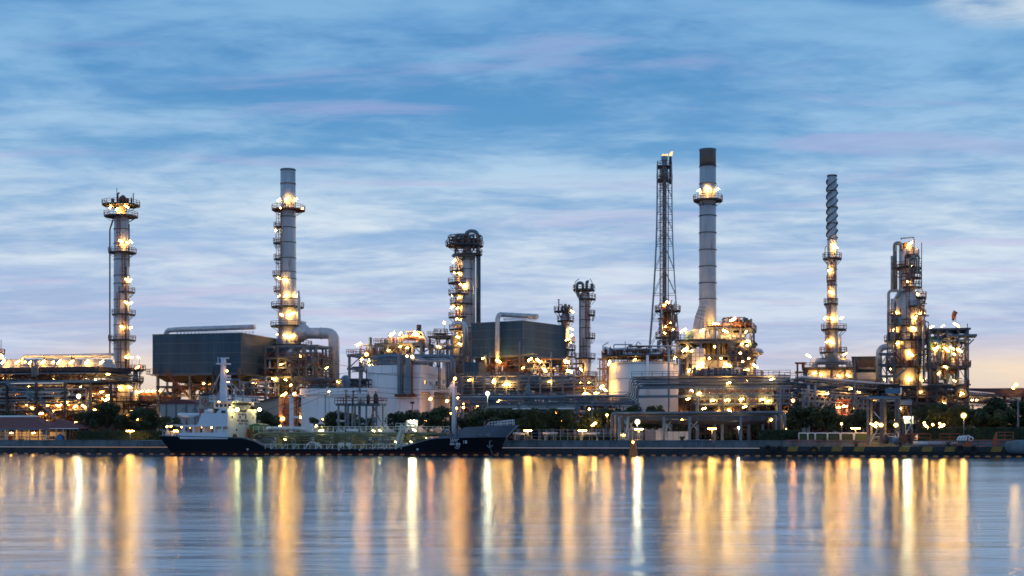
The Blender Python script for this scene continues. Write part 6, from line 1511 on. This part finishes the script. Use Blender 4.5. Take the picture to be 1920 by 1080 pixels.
for px, y, d, kind, lab in ((858.5, 746, 20, 'warm', 'bare bulb lamp beside the foremast of the tanker'), (856, 765, 18, 'orange', 'orange bulb lamp close beside the foremast of the tanker'), (844.5, 775, 18, 'orange', 'orange bulb lamp by the corner porch of the white building'), (869, 764, 22, 'orange', 'small orange bulb lamp under the low pipe rack'), (1043, 774, 14, 'orange', 'dim orange bulb lamp in the trees past the tanker'), (1138, 778, 14, 'orange', 'bright orange bulb lamp at the end of the near pipe trestle'), (1105, 767, 14, 'warm', 'yellow bulb lamp under the low pipe rack by the trestle'), (1733, 793, 12, 'warm', 'yellow bulb lamp past the lit board by the loading frame'), (1749, 796, 14, 'warm', 'yellow bulb lamp between the two slanted strip lamps'), (1762, 794, 16, 'warm', 'small yellow bulb lamp above the second slanted strip lamp'), (1578, 795, 8, 'warm', 'bulb lamp under the dark trees near the white framed gates'), (617, 734, 30, 'warm', 'bulb lamp on the gable of the low white annex'), (605, 786, 14, 'warm', 'bulb lamp before the low white annex in the tree'), (593, 798.5, 6, 'warm', 'bulb lamp low behind the deck of the tanker'), (525, 799.5, 8, 'warm', 'small bulb lamp low near the bridge of the tanker'), (1385, 802, 8, 'cool', 'cool bulb lamp under the far part of the near pipe trestle'), (1473, 804, 6, 'warm', 'small bulb lamp by the end elbows of the near pipe trestle')):
    t = T('bulb_lamp', lab, 'lamp', px, d, group='bare bulb lamps along the quay'); z = t.z(y); r_ = .36 if kind == 'orange' else .3
    MB().tube([(0, .1, 0), (0, .1, z-.2)], .06, 6).build('pole', M['steel'], t); lamp(t, px, y, 0, bulb=True, w=r_, kind=kind, pole=0)

# ---- utility poles
def upole(px, ytop, ybot_d, lab, w=.3, arms=()):
    t = T('utility_pole', lab, 'utility pole', px, ybot_d); z = t.z(ytop); MB().tube([(0, 0, 0), (0, 0, z)], [w*.6, w*.42], 8).build('pole', M['steel'], t)
    for y in arms: MB().box(-1.7, 1.7, -.12, .12, t.z(y)-.1, t.z(y)+.1).build('cross_arm', M['dark'], t)
    return t
tp = upole(674.5, 662, 22, 'stout utility pole with crossed arms and wires before the white building', .5, (688, 696, 724, 733))
upole(1602.5, 672, 20, 'bare tall utility pole before the slimmest chimney', .26); upole(1909, 748, 6, 'grey utility pole by the steps at the end of the jetty', .3); upole(1110, 750, 6, 'thin lamp-less pole with a flat cap between the bushes', .2); upole(1632, 780, 12, 'thin white pole behind the loading frame', .16)
for i, (y0, y1, y2) in enumerate(((690, 694, 690), (697, 707, 712), (724, 731, 729), (733, 741, 738), (744, 748, 747))):
    k = tag(MB().tube([tp.pt(860, y2, -1), tp.pt(770, y1, -1), tp.pt(675, y0, -1), tp.pt(600, y0+9-i*2, -2), tp.pt(500, y0+18+i*6, -3)] if i else [tp.pt(675, y0, -1), tp.pt(648, y0-4, -1), tp.pt(590, y0-14, -1)], .035, 4).build('overhead_wire', M['black']),
            'thin black overhead wire strung from the stout utility pole before the white building', 'wire', 'overhead wires on the stout utility pole')
    k.matrix_world = Matrix.Translation(tp.o.location) @ Matrix.Rotation(tp.a, 4, 'Z')
# loading gantry behind the tanker
t = T('loading_gantry', 'braced steel gantry behind the tank deck of the tanker below the white building', 'steel frame', 675, 6)
frame(t, [638, 656, 664, 690, 709], [-1, 3], [828, 801, 757.5], .32, decks=(2,), rails=(2,), mat='pipeb', seed=171); machines(t, 645, 705, -1, 3, 757, 6, 172)
t = T('hose_tower', 'thin dark post tower in the tree behind the loading gantry', 'post', 773, 10); MB().tube([(0, 0, 0), (0, 0, t.z(757))], .1, 6).box(-.35, .35, -.3, .3, t.z(757), t.z(753)).build('post_head', M['dark'], t)

# ---- near pipe trestle
t = T('pipe_trestle', 'near blue-grey pipe trestle on the quay, its pipes bending down at both ends', 'pipe trestle', 1310, 8)
for i in range(8):
    dy = -2.4+i*.65; y = 774+i*.55+(i % 2)*1.2; xl_, xr_ = 1146.5+i*3.2, 1472-i*3.3
    P = [(t.x(xl_, dy), dy, 0), (t.x(xl_, dy), dy, t.z(y)), (t.x(xr_, dy), dy, t.z(y)), (t.x(xr_, dy), dy, t.z(808))]
    MB().tube(fillet(P, .7), (.2, .13, .16, .2, .12, .17, .13, .18)[i], 9).build('pipe', M[('pipeb', 'piped', 'pipe')[i % 3]], t)
for y in (781, 785): MB().box(t.x(1165), t.x(1440), -2.9, -2.6, t.z(y+1.6), t.z(y)).build('girder', M['piped'], t)
MB().box(t.x(1165), t.x(1440), 2.9, 3.2, t.z(784), t.z(781)).build('girder', M['piped'], t)
for px in (1161, 1177, 1245, 1258, 1293, 1308, 1340, 1354, 1389, 1404, 1430):
    dy = -2.75 if px % 2 else 3.0; x = t.x(px, dy); MB().box(x-.24, x+.24, dy-.2, dy+.2, 0, t.z(781 if dy < 0 else 781)).build('post', M['pipeb'], t)
for a, b in ((1180, 1187), (1245, 1258), (1293, 1308)):
    mb = MB().bar(t.pt(a, 790, -2.5), t.pt(b, 806, -2.5), .12).bar(t.pt(b, 790, -2.5), t.pt(a, 806, -2.5), .12); mb.build('brace', M['pipe'], t)
for i in range(5): MB().tube([t.pt(1200, 788+i*1.4, .5+i*.5), t.pt(1438, 789+i*1.4, .5+i*.5)], .15, 6).build('pipe', M['piped'], t)
MB().box(t.x(1230, 2), t.x(1292, 2), 2, 5, 0, t.z(809)).box(t.x(1229, 2), t.x(1236, 2), 1.8, 5.1, t.z(809), t.z(806)).build('pump_house', M['tank'], t)
MB().box(t.x(1164, -1), t.x(1174, -1), -1.4, -.4, 0, t.z(811)).build('control_box', M['blue'], t); lamp(t, 1169, 816, -1.6, 0, kind='orange', L=.7, w=.18, pole=0)
for i in range(5): x = 1240+i*11; MB().box(t.x(x, 2)-.04, t.x(x, 2)+.04, 1.96, 1.995, 0, t.z(809)).build('house_joint', M['greywall'], t)

# white framed gates, parked cars
t = T('fence_gate', 'white tubular framed gate panels along the quay behind the jetty rail', 'gate', 1500, 1.5)
for a, b in ((1498, 1514), (1515, 1528), (1529, 1551), (1552, 1575), (1577, 1600), (1602, 1626)):
    mb = MB(); x0_, x1_ = t.x(a), t.x(b); z = t.z(812); mb.tube(fillet([(x0_, 0, .05), (x0_, 0, z), (x1_, 0, z), (x1_, 0, .05)], .15), .09, 6); mb.build('gate_frame', M['whitepaint'], t)
    MB().box(x0_+.1, x1_-.1, .05, .08, .2, z-.15).build('mesh_panel', M['leafH'], t)
def car(px, d, yaw, lab, body):
    t = T('parked_car', lab, 'car', px, d, yaw, group='cars parked behind the jetty'); L, w = 4.3, 1.75
    pr = [(0, .35), (L, .35), (L, .8), (L-.15, .95), (L-1.1, 1.02), (L-1.9, 1.48), (.9, 1.5), (.25, 1.02), (0, .9)]
    MB().prism(pr, 0, w, 'y').build('body', M[body], t)
    MB().prism([(L-1.3, 1.04), (L-1.92, 1.42), (.95, 1.43), (.42, 1.04)], -.02, w+.02, 'y').build('side_glass', M['glass'], t)
    for x in (.85, L-.85):
        for y in (0, w-.2): c = Vector((x, y-.03, .33)); MB().tube([c, c+Vector((0, .26, 0))], .33, 14).build('wheel', M['tyre'], t)
    for y in (.15, w-.5): MB().box(-.03, .01, y, y+.35, .7, .88).build('tail_light', M['red'], t)
    return t
car(1566, 7, 15, 'silver car parked behind the gates, nearest the dark trees', 'carpaint'); car(1584, 8, 12, 'white car parked behind the gates next to the strip lamp', 'whitepaint'); car(1607, 6, 10, 'blue-grey car parked between the strip lamp and the loading frame', 'pipeb'); car(1632, 9, 8, 'white car parked behind the posts of the loading frame', 'whitepaint'); car(1655, 10, 14, 'silver car parked behind the bright lamp of the loading frame', 'carpaint'); car(1716, 12, 10, 'white car parked beyond the lit board by the hedge', 'whitepaint')

# ---- red-roofed pavilion
t = T('pavilion', 'open riverside pavilion with a red hipped roof and thin posts', 'pavilion', 90, 8)
xr_, xl_ = 0, t.x(-90); D = 9; ze = t.z(804); zr_ = t.z(781)
rx0, rx1 = xl_+5, t.x(88, D/2)-.6
MB().add([(xl_, -1, ze), (.4, -1, ze), (.4, D, ze), (xl_, D, ze), (rx0, D/2, zr_), (rx1-1.8, D/2, zr_)], [(0,1,5,4), (1,2,5), (2,3,4,5), (3,0,4), (0,3,2,1)]).build('roof', M['roof'], t)
zb_ = zr_+(ze-zr_)*.25
MB().tube([(rx0, D/2, zr_+.1), (rx1-1.8, D/2, zr_+.1)], .22, 7).build('ridge_cap', M['whitepaint'], t)
MB().box(xl_, .4, -1.12, -1.0, ze-.22, ze).box(.41, .5, -1, D, ze-.22, ze).build('fascia', M['pipeb'], t)
q = T('pavilion', 'small lean-to pavilion wing with a white eave at the end of the red roof', 'pavilion', 90, 9)
MB().add([(.6, -1, q.z(803.5)), (q.x(152), -1, q.z(803.5)), (q.x(150), 8, q.z(803.5)), (.6, 8, q.z(803.5)), (.6, 3, q.z(783))], [(0,1,4), (1,2,4), (2,3,4), (3,0,4), (0,3,2,1)]).build('roof', M['roof'], q); MB().box(.6, q.x(152), -1.12, -1.01, q.z(804.3), q.z(803)).build('fascia', M['whitepaint'], q)
for px in (108, 121, 134, 148): x = q.x(px); MB().box(x-.08, x+.08, -.6, -.44, 0, q.z(804)).build('post', M['cream' if px < 130 else 'steel'], q)
for i, px in enumerate((-20, 0, 16, 29, 43, 51, 58, 74, 89)): x = t.x(px); MB().box(x-.09, x+.09, -.5, -.32, 0, ze-.01).build('post', M['cream' if i % 3 == 2 else 'steel'], t)
for px in (10, 32, 55, 75): x = t.x(px, 6); MB().box(x-.1, x+.1, 5.9, 6.1, 0, ze-.01).build('post', M['cream'], t)
MB().box(xl_, 0, 6.2, 6.4, .9, 1.05).box(xl_, 0, -.55, -.45, 1.5, 1.6).build('rail_beam', M['pipeb'], t); MB().box(t.x(75), t.x(88), 1, 1.15, 1.2, ze-.3).build('screen', M['greywall'], t)
MB().box(xl_, 0, 7, 7.2, 0, 2.0).build('back_wall', M['cream'], t)
lamp(t, 20, 812, 3, 0, kind='warm', L=.7, w=.14, pole=0); lamp(t, 62, 812, 3, 0, kind='warm', L=.7, w=.14, pole=0)
for px, y0, y1, w, m_, lab, nm in ((17, 829, 818, 4.5, 'redrail', 'orange drinks cabinet under the red roof', 'drinks_cabinet'), (23, 829, 825, 8, 'wood', 'wooden crate on the quay under the red roof', 'crate'), (38, 829, 823, 7, 'redrail', 'orange box in the middle of the pavilion', 'storage_box'), (10, 829, 818, 5, 'cream', 'pale cupboard at the edge of the picture under the red roof', 'cupboard')):
    q = T(nm, lab, 'container', px, 8.5); x = w/2*q.m; z = q.z(y1)
    MB().box(-x, x, 0, 1, .06, z).box(-x-.05, x+.05, -.06, 1.05, z, z+.08).build('carcass', M[m_], q); MB().box(-x*.8, -.03, -.04, -.005, .2, z-.12).box(.03, x*.8, -.04, -.005, .2, z-.12).build('door_panel', M[m_], q)
for px, lab, m_ in ((86, 'white motorcycle parked under the pavilion screen', 'whitepaint'), (98, 'dark motorcycle parked by the wing posts of the pavilion', 'black')):
    q = T('motorcycle', lab, 'motorcycle', px, 8, -10)
    for x in (-.65, .65): MB().tube([(x+.3*math.cos(R(30*i)), 0, .32+.3*math.sin(R(30*i))) for i in range(13)], .07, 6, cap=False).build('wheel', M['tyre'], q)
    MB().prism([(-.75, .6), (-.1, .45), (.35, .5), (.6, .95), (.4, 1.0), (.1, .72), (-.7, .8)], -.14, .14, 'y').build('fairing', M[m_], q); MB().bar((.5, -.32, 1.02), (.5, .32, 1.02), .06).bar((.45, 0, 1.0), (.65, 0, .35), .08).build('handlebar', M['steel'], q); MB().box(-.7, .05, -.13, .13, .8, .9).build('saddle', M['black'], q)
q = T('tarpaulin_heap', 'blue tarpaulin draped over stacked goods by the wing of the pavilion', 'tarpaulin', 112, 8)
MB().add([(-.9, -.5, 0), (.9, -.6, 0), (1.0, .8, 0), (-.8, .9, 0), (-.5, -.2, 1.1), (.4, -.25, 1.3), (.6, .5, 1.2), (-.4, .5, 1.0), (0, .1, 1.6)], [(0,1,5,4), (1,2,6,5), (2,3,7,6), (3,0,4,7), (4,5,8), (5,6,8), (6,7,8), (7,4,8)], sm=True).build('cover', M['plastic'], q)

# ================================================================== trees and hedges
def leaf_cloud(blobs, n, size, g):
    mb = MB(); W_ = [b[3]**2*1.0 for b in blobs]
    for i in range(n):
        b = g.choices(blobs, W_)[0]
        while True:
            v = Vector((g.uniform(-1, 1), g.uniform(-1, 1), g.uniform(-1, 1)))
            if .05 < v.length < 1: break
        v = v.normalized()*(v.length**.45)*g.uniform(.75, 1.08)
        c = Vector((b[0]+v.x*b[3], b[1]+v.y*b[3], b[2]+v.z*b[3]*b[4])); s = size*g.uniform(.5, 1.2)
        a = Vector((g.gauss(0, 1), g.gauss(0, 1), g.gauss(0, .6))).normalized(); n_ = Vector((g.gauss(0, 1), g.gauss(0, 1), g.gauss(0, 1)+.6)); b_ = a.cross(n_).normalized()
        mb.add([c-a*s, c+b_*s*.45-a*s*.1, c+a*s, c-b_*s*.45+a*s*.1], [(0,1,2,3)])
    return mb
TREES = {}
def tree_proto(kind, seed):
    g = random.Random(seed); H = 1.0
    blobs = []; nb = {'round': 13, 'tall': 12, 'bush': 9, 'wide': 16}[kind]
    for i in range(nb):
        a = g.uniform(0, 6.28)
        if kind == 'round': z = g.uniform(.42, .86); r = .34*math.sqrt(max(.12, 1-((z-.62)/.36)**2))*g.uniform(.3, 1); s = g.uniform(.10, .18)
        elif kind == 'tall': z = g.uniform(.28, .92); r = .2*(1.1-z)*g.uniform(.3, 1.3); s = g.uniform(.08, .14)
        elif kind == 'bush': z = g.uniform(.25, .75); r = .45*g.uniform(.1, 1); s = g.uniform(.18, .28)
        else: z = g.uniform(.45, .84); r = .5*g.uniform(.2, 1); s = g.uniform(.10, .17)
        blobs.append((r*math.cos(a), r*math.sin(a), z, s, g.uniform(.7, .95)))
    crown = leaf_cloud(blobs, 3400 if kind != 'bush' else 2200, .034 if kind != 'bush' else .05, g)
    tr = MB(); fork = .36 if kind != 'bush' else .12
    tr.tube([(0, 0, 0), (.012, .01, fork*.5), (0, 0, fork)], [.028, .022, .018], 7)
    for b in blobs[:8]: tr.tube([(0, 0, fork*.8), (b[0]*.4, b[1]*.4, (fork+b[2])*.5), (b[0], b[1], b[2])], [.014, .01, .004], 5)
    return crown, tr
def tree(px, ytop, d, lab, kind='round', leaf='leafA', seed=1, wide=1.0, grp='trees along the quay', name='tree'):
    t = T(name, lab, 'tree' if name == 'tree' else 'bush', px, d, group=grp); H = t.z(ytop)
    key = (kind, leaf, seed % 3)
    if key not in TREES:
        c, tr = tree_proto(kind, 40+seed % 3+len(kind)*7)
        TREES[key] = (c.build('crown', M[leaf], None), tr.build('trunk', M['bark'], None))
        objs = TREES[key]
    else: objs = [o.copy() for o in TREES[key]]; [COL.objects.link(o) for o in objs]
    for o in objs: o.parent = t.o; o.scale = (H*wide, H*wide, H)
    t.o.rotation_euler.z += seed*1.7
    return t
k = 0
for px, y, d, kind, leaf, w, lab in (
    (22, 768, 22, 'round', 'leafA', 1.3, 'dark tree behind the red pavilion roof at the picture edge'), (165, 765, 16, 'wide', 'leafA', 1.0, 'spreading dark tree between the pavilion and the tallest slender column'), (200, 752, 18, 'round', 'leafA', 1.35, 'tall dark tree at the foot of the tallest slender column'), (228, 768, 20, 'wide', 'leafA', 1.0, 'dark tree over the hedge just past the tallest slender column'), (268, 762, 16, 'round', 'leafA', 1.2, 'dark tree above the end of the clipped hedge'), (288, 770, 20, 'wide', 'leafA', .9, 'low dark tree before the grey shed near the ship stern'), (320, 774, 6, 'wide', 'leafB', .9, 'thin olive tree just behind the lifeboat of the tanker'),
    (492, 768, 12, 'round', 'leafA', 1.2, 'dark tree right behind the bridge front of the tanker'), (506, 775, 14, 'wide', 'leafA', .8, 'lower dark tree before the sloping brown shed'), (606, 776, 12, 'wide', 'leafA', .9, 'dark tree before the low white annex'), (628, 768, 14, 'round', 'leafA', 1.1, 'taller dark tree by the end of the low white annex'), (657, 772, 14, 'round', 'leafA', 1.0, 'dark tree seen through the loading gantry'), (690, 776, 16, 'wide', 'leafA', .9, 'low dark tree behind the last bay of the loading gantry'), (745, 770, 12, 'round', 'leafA', 1.1, 'dark tree before the white building, behind its thin post tower'), (768, 764, 14, 'wide', 'leafA', .9, 'spreading dark tree before the corner of the white building'), (802, 768, 12, 'round', 'leafA', 1.2, 'dark tree before the lit porch'), (832, 760, 14, 'round', 'leafA', 1.1, 'dark tree between the lit porch and the foremast'),
    (876, 778, 16, 'wide', 'leafA', .9, 'low dark tree just past the foremast of the tanker'), (905, 762, 12, 'round', 'leafA', 1.3, 'dark tree at the foot of the tall white-glowing lamp'), (932, 758, 13, 'wide', 'leafA', 1.0, 'broad dark tree just beyond the tall white-glowing lamp'), (962, 766, 15, 'round', 'leafA', 1.2, 'dark tree above the bow rail of the tanker'), (992, 757, 13, 'wide', 'leafA', 1.0, 'broad dark tree beyond the bow of the tanker'), (1022, 768, 12, 'round', 'leafA', 1.2, 'dark tree beside the dim orange bulb'), (1052, 762, 14, 'round', 'leafA', 1.2, 'dark tree under the rack, past the dim orange bulb'), (1082, 768, 13, 'wide', 'leafA', 1.0, 'dark tree before the lit skirt of the slender column'), (1112, 766, 14, 'round', 'leafA', 1.2, 'dark tree behind the flat-capped thin pole'), (1140, 762, 18, 'round', 'leafA', 1.1, 'dark tree behind the first elbows of the near pipe trestle'),
    (1178, 756, 18, 'round', 'leafA', 1.1, 'dark tree rising over the start of the near pipe trestle'), (1207, 752, 20, 'wide', 'leafA', .9, 'tallest dark tree over the near pipe trestle, before the white tank'), (1232, 766, 20, 'round', 'leafA', 1.1, 'dark tree under the near pipe trestle by the pump house'), (1268, 786, 14, 'wide', 'leafA', 1.0, 'low dark tree behind the pump house under the trestle'), (1420, 786, 16, 'round', 'leafA', 1.2, 'dark tree behind the last posts of the near pipe trestle'),
    (1498, 762, 14, 'round', 'leafA', 1.3, 'dark tree past the end elbows of the near pipe trestle'), (1524, 750, 15, 'wide', 'leafA', 1.0, 'broadest dark tree, below the start of the pipe bridge'), (1550, 764, 13, 'round', 'leafA', 1.2, 'dark tree above the white framed gates'), (1572, 775, 14, 'wide', 'leafA', .9, 'low dark tree beside the orange-lit riser'), (1614, 768, 16, 'round', 'leafA', 1.2, 'dark tree just behind the loading frame'), (1640, 760, 18, 'wide', 'leafA', .9, 'dark tree seen through the first bay of the loading frame'), (1668, 764, 18, 'round', 'leafA', 1.2, 'dark tree seen through the second bay of the loading frame'),
    (1758, 748, 20, 'round', 'leafA', 1.3, 'dark tree under the pipe bridge, first of the clump behind the hedge'), (1782, 752, 18, 'wide', 'leafB', 1.0, 'olive tree of the clump behind the hedge, by the lone yellow lamp'), (1812, 762, 20, 'wide', 'leafA', 1.0, 'low dark tree right behind the lone yellow street lamp'), (1842, 756, 22, 'round', 'leafA', 1.3, 'dark tree of the clump just past the lone yellow lamp'), (1867, 738, 24, 'tall', 'leafA', 1.3, 'pointed dark tree rising above the pipe bridge'), (1878, 762, 18, 'wide', 'leafB', .9, 'olive spreading tree over the steps at the end of the jetty'), (1902, 752, 22, 'round', 'leafA', 1.3, 'dark tree behind the grey utility pole at the jetty end'), (1928, 744, 20, 'round', 'leafA', 1.3, 'dark tree cut by the picture edge at the jetty end')):
    k += 1; tree(px, y, d, lab, kind, leaf, k, w)
for px, y, d, lab, w in ((1065, 812, 3, 'round clipped bush past the bow, beside a strip lamp', .9), (1126, 810, 3, 'round clipped bush before the trestle elbows', .9), (1148, 812, 3.5, 'round clipped bush under the trestle elbows', .8), (1038, 815, 3, 'low bush on the river wall beyond the bow rope', .9), (1838, 814, 2, 'feathery pale bush before the hedge by the gangway cabin', .9), (1280, 816, 6, 'small bush beside the pump house under the trestle', .9), (1372, 806, 6, 'pointed bush under the near pipe trestle', .5), (880, 806, 4, 'low bush behind the bow bulwark of the tanker', 1.2), (1546, 818, -2, 'small olive bush on the quay before the gates', .7), (990, 813, 4, 'low bush under the first strip lamp past the bow', 1.0)):
    k += 1; tree(px, y, d, lab, 'bush', 'leafB' if 'pale' in lab or 'olive' in lab else 'leafH', k, w, 'bushes along the quay', 'bush')
def hedge(px0, px1, ytop, d, lab, dep=2.0, n=5200):
    t = T('hedge', lab, 'hedge', px0, d); L = t.x(px1); H = t.z(ytop); g = random.Random(int(px0))
    MB().box(.1, L-.1, .15, dep-.15, 0, H-.12).build('hedge_core', M['leafH'], t); mb = MB()
    for i in range(n):
        f = g.random(); x = g.uniform(0, L)
        if f < .6: c = Vector((x, g.uniform(-.05, .18), g.uniform(0, H)))
        elif f < .95: c = Vector((x, g.uniform(0, dep), H+g.uniform(-.15, .12)))
        else: c = Vector((g.choice((0, L)), g.uniform(0, dep), g.uniform(0, H)))
        a = Vector((g.gauss(0, 1), g.gauss(0, 1), g.gauss(0, 1))).normalized(); b = a.cross(Vector((g.gauss(0, 1), g.gauss(0, 1), g.gauss(0, 1)))).normalized(); s = g.uniform(.08, .2)
        mb.add([c-a*s, c+b*s*.5, c+a*s, c-b*s*.5], [(0,1,2,3)])
    mb.build('foliage', M['leafH'], t)
hedge(144, 302, 809, 5, 'long clipped dark hedge between the pavilion and the tanker stern'); hedge(1424, 1498, 807.5, 4, 'clipped dark hedge between the trestle elbows and the white gates', n=3600); hedge(1722, 1990, 803, 5, 'long clipped dark hedge behind the jetty under the tree clump', n=8000); hedge(1045, 1150, 818, 7, 'low dark hedge behind the strip lamps past the bow', n=3000)
hedge(1420, 1425, 812, 6, 'short stub of hedge by the trestle posts', 1.5, 500)
t = T('quay_fence', 'thin wire fence with pale posts on the quay past the bow of the tanker', 'fence', 960, 1.4)
for i in range(20): x = t.x(970+i*13.5); MB().bar((x, 0, 0), (x, 0, t.z(805)), .08).build('fence_post', M['pipe'], t)
for y in (806, 812, 818): MB().bar((t.x(968), .05, t.z(y)), (t.x(1232), .05, t.z(y)), .05).build('fence_wire', M['pipe'], t)
for a, b, y, lab in ((1018, 1045, 813, 'long pale pipe lying on the quay past the bow, behind the fence'), (962, 990, 813.5, 'short pale pipe lying on the quay right at the bow of the tanker'), (1085, 1125, 813, 'pale pipe lying on the quay between two round bushes')):
    q = T('quay_pipe', lab, 'pipe', a, 5); MB().tube([q.pt(a, y, 0), q.pt((a+b)/2, y, 0), q.pt(b, y, 0)], .3, 8).build('barrel', M['pipe'], q); MB().box(.3, .6, -.3, .3, 0, q.z(y)).box(q.x(b)-.6, q.x(b)-.3, -.3, .3, 0, q.z(y)).build('pipe_sleeper', M['conc'], q)

# ================================================================== plant seen through the gaps behind
g = random.Random(99)
def far_unit(px, w, ytop, d, lab, seed, lit=5, name='process_unit'):
    t = T(name, lab, 'process unit', px, d); g = random.Random(seed); n = max(2, int(w/18))
    xs = [px+w*i/n for i in range(n+1)]; lv = [822]
    y = 808
    while y > ytop+6: lv.append(y); y -= g.uniform(10, 15)
    lv.append(ytop)
    frame(t, xs, [0, 7], lv, .45, decks=(1, 2, len(lv)-1), rails=(len(lv)-1,), mat='dark', seed=seed)
    tangle(t, px, px+w, -.5, 7, ytop+2, 815, int(w/4), seed+1, mats=('piped', 'rusty', 'dark', 'pipe'), rr=(.12, .34))
    for i in range(int(w/14)): x = px+w*(i+.5)/(w/14); vessel(t, x, 815, g.uniform(ytop+8, 800), 3.5, g.uniform(2.5, 5), g.choice(('dark', 'shell', 'yel', 'piped')))
    MB().box(t.x(px), t.x(px+w), 8, 8.5, 0, t.z(ytop+g.uniform(14, 34))).build('windbreak_wall', M['dark'], t)  # dark sheet added behind the unit to shut out bright sky
    for i in range(lit): lamp(t, px+w*(i+g.uniform(.1, .9))/lit, g.uniform(ytop+4, 800), -.8, k=g.uniform(.5, .9), kind='warm' if g.random() < .8 else 'orange', pole=0)
far_unit(232, 66, 752, 88, 'dark process unit low between the slender column and the grey shed', 201, 4); far_unit(368, 150, 752, 76, 'dark process unit filling the gap under the larger blue block', 205, 3)
far_unit(520, 46, 744, 74, 'dark lit process unit at the foot of the chimney with the duct elbow', 209, 4); far_unit(846, 150, 742, 84, 'dark process unit behind the low pipe rack beneath the smaller blue block', 213, 7); far_unit(996, 140, 744, 86, 'dark process unit behind the low pipe rack at the slender columns', 217, 8)
far_unit(1262, 160, 706, 70, 'dark process unit under the furnace behind the pipe rack', 221, 11); far_unit(1422, 150, 722, 74, 'dark process unit behind the pipe rack under the slimmest chimney', 225, 8); far_unit(1572, 110, 722, 76, 'dark process unit behind the pipe bridge before the dark shed', 229, 7); far_unit(1682, 130, 724, 78, 'dark lit process unit below the stout stepped column behind the bridge', 233, 8)
far_unit(-40, 60, 742, 96, 'dark process unit behind the fan coolers at the picture edge', 237, 4); far_unit(130, 80, 742, 96, 'dark process unit behind the fan coolers beside the slender column', 241, 4)
# far tree belt closing the horizon
def belt(px0, px1, d, y0, y1, seed):
    t0 = gp(px0, d); t1 = gp(px1, d); g = random.Random(seed); mb = MB(); n = int((px1-px0)*3.4)
    for i in range(n*5):
        f = g.random(); p = t0.lerp(t1, f); px = px0+(px1-px0)*f; Hh = (HY-(y0+(y1-y0)*f))*p.y/F+CZ-GZ
        hh = Hh*(.72+.28*math.sin(f*91+seed)*math.sin(f*37))
        c = p+Vector((g.uniform(-1, 1), g.uniform(0, 10), GZ+hh*g.random()**.6)); s = g.uniform(.6, 1.6)
        a = Vector((g.gauss(0, 1), g.gauss(0, 1), g.gauss(0, .7))).normalized(); b = a.cross(Vector((g.gauss(0, 1), g.gauss(0, 1), g.gauss(0, 1)))).normalized()
        mb.add([c-a*s, c+b*s*.6, c+a*s, c-b*s*.6], [(0,1,2,3)])
    return mb
o = belt(-700, 2700, 215, 772, 772, 3).build('distant_woods', M['leafA']); tag(o, 'dark belt of far woods closing the horizon behind the plant', 'woods', kind='stuff')

GROUPS = {'chimney': 'refinery chimneys', 'cooling_block': 'blue cladded cooling blocks', 'process_unit': 'process units in the background of the plant', 'hedge': 'clipped hedges along the quay', 'handrail': 'handrails along the quay and jetty', 'quay_pipe': 'pale pipes lying on the quay', 'utility_pole': 'poles along the quay', 'lit_sign_board': 'lit name boards', 'strip_lamp': 'slanted strip lamps', 'motorcycle': 'motorcycles at the pavilion', 'condenser_frame': 'open steel condenser frames', 'far_pipe_rack': 'distant pipe racks', 'pavilion': 'red-roofed pavilion and wing'}
for o in bpy.data.objects:
    if o.parent is None and o.get('category') and not o.get('group'):
        k = o.name.split('.')[0]
        if k in GROUPS: o['group'] = GROUPS[k]
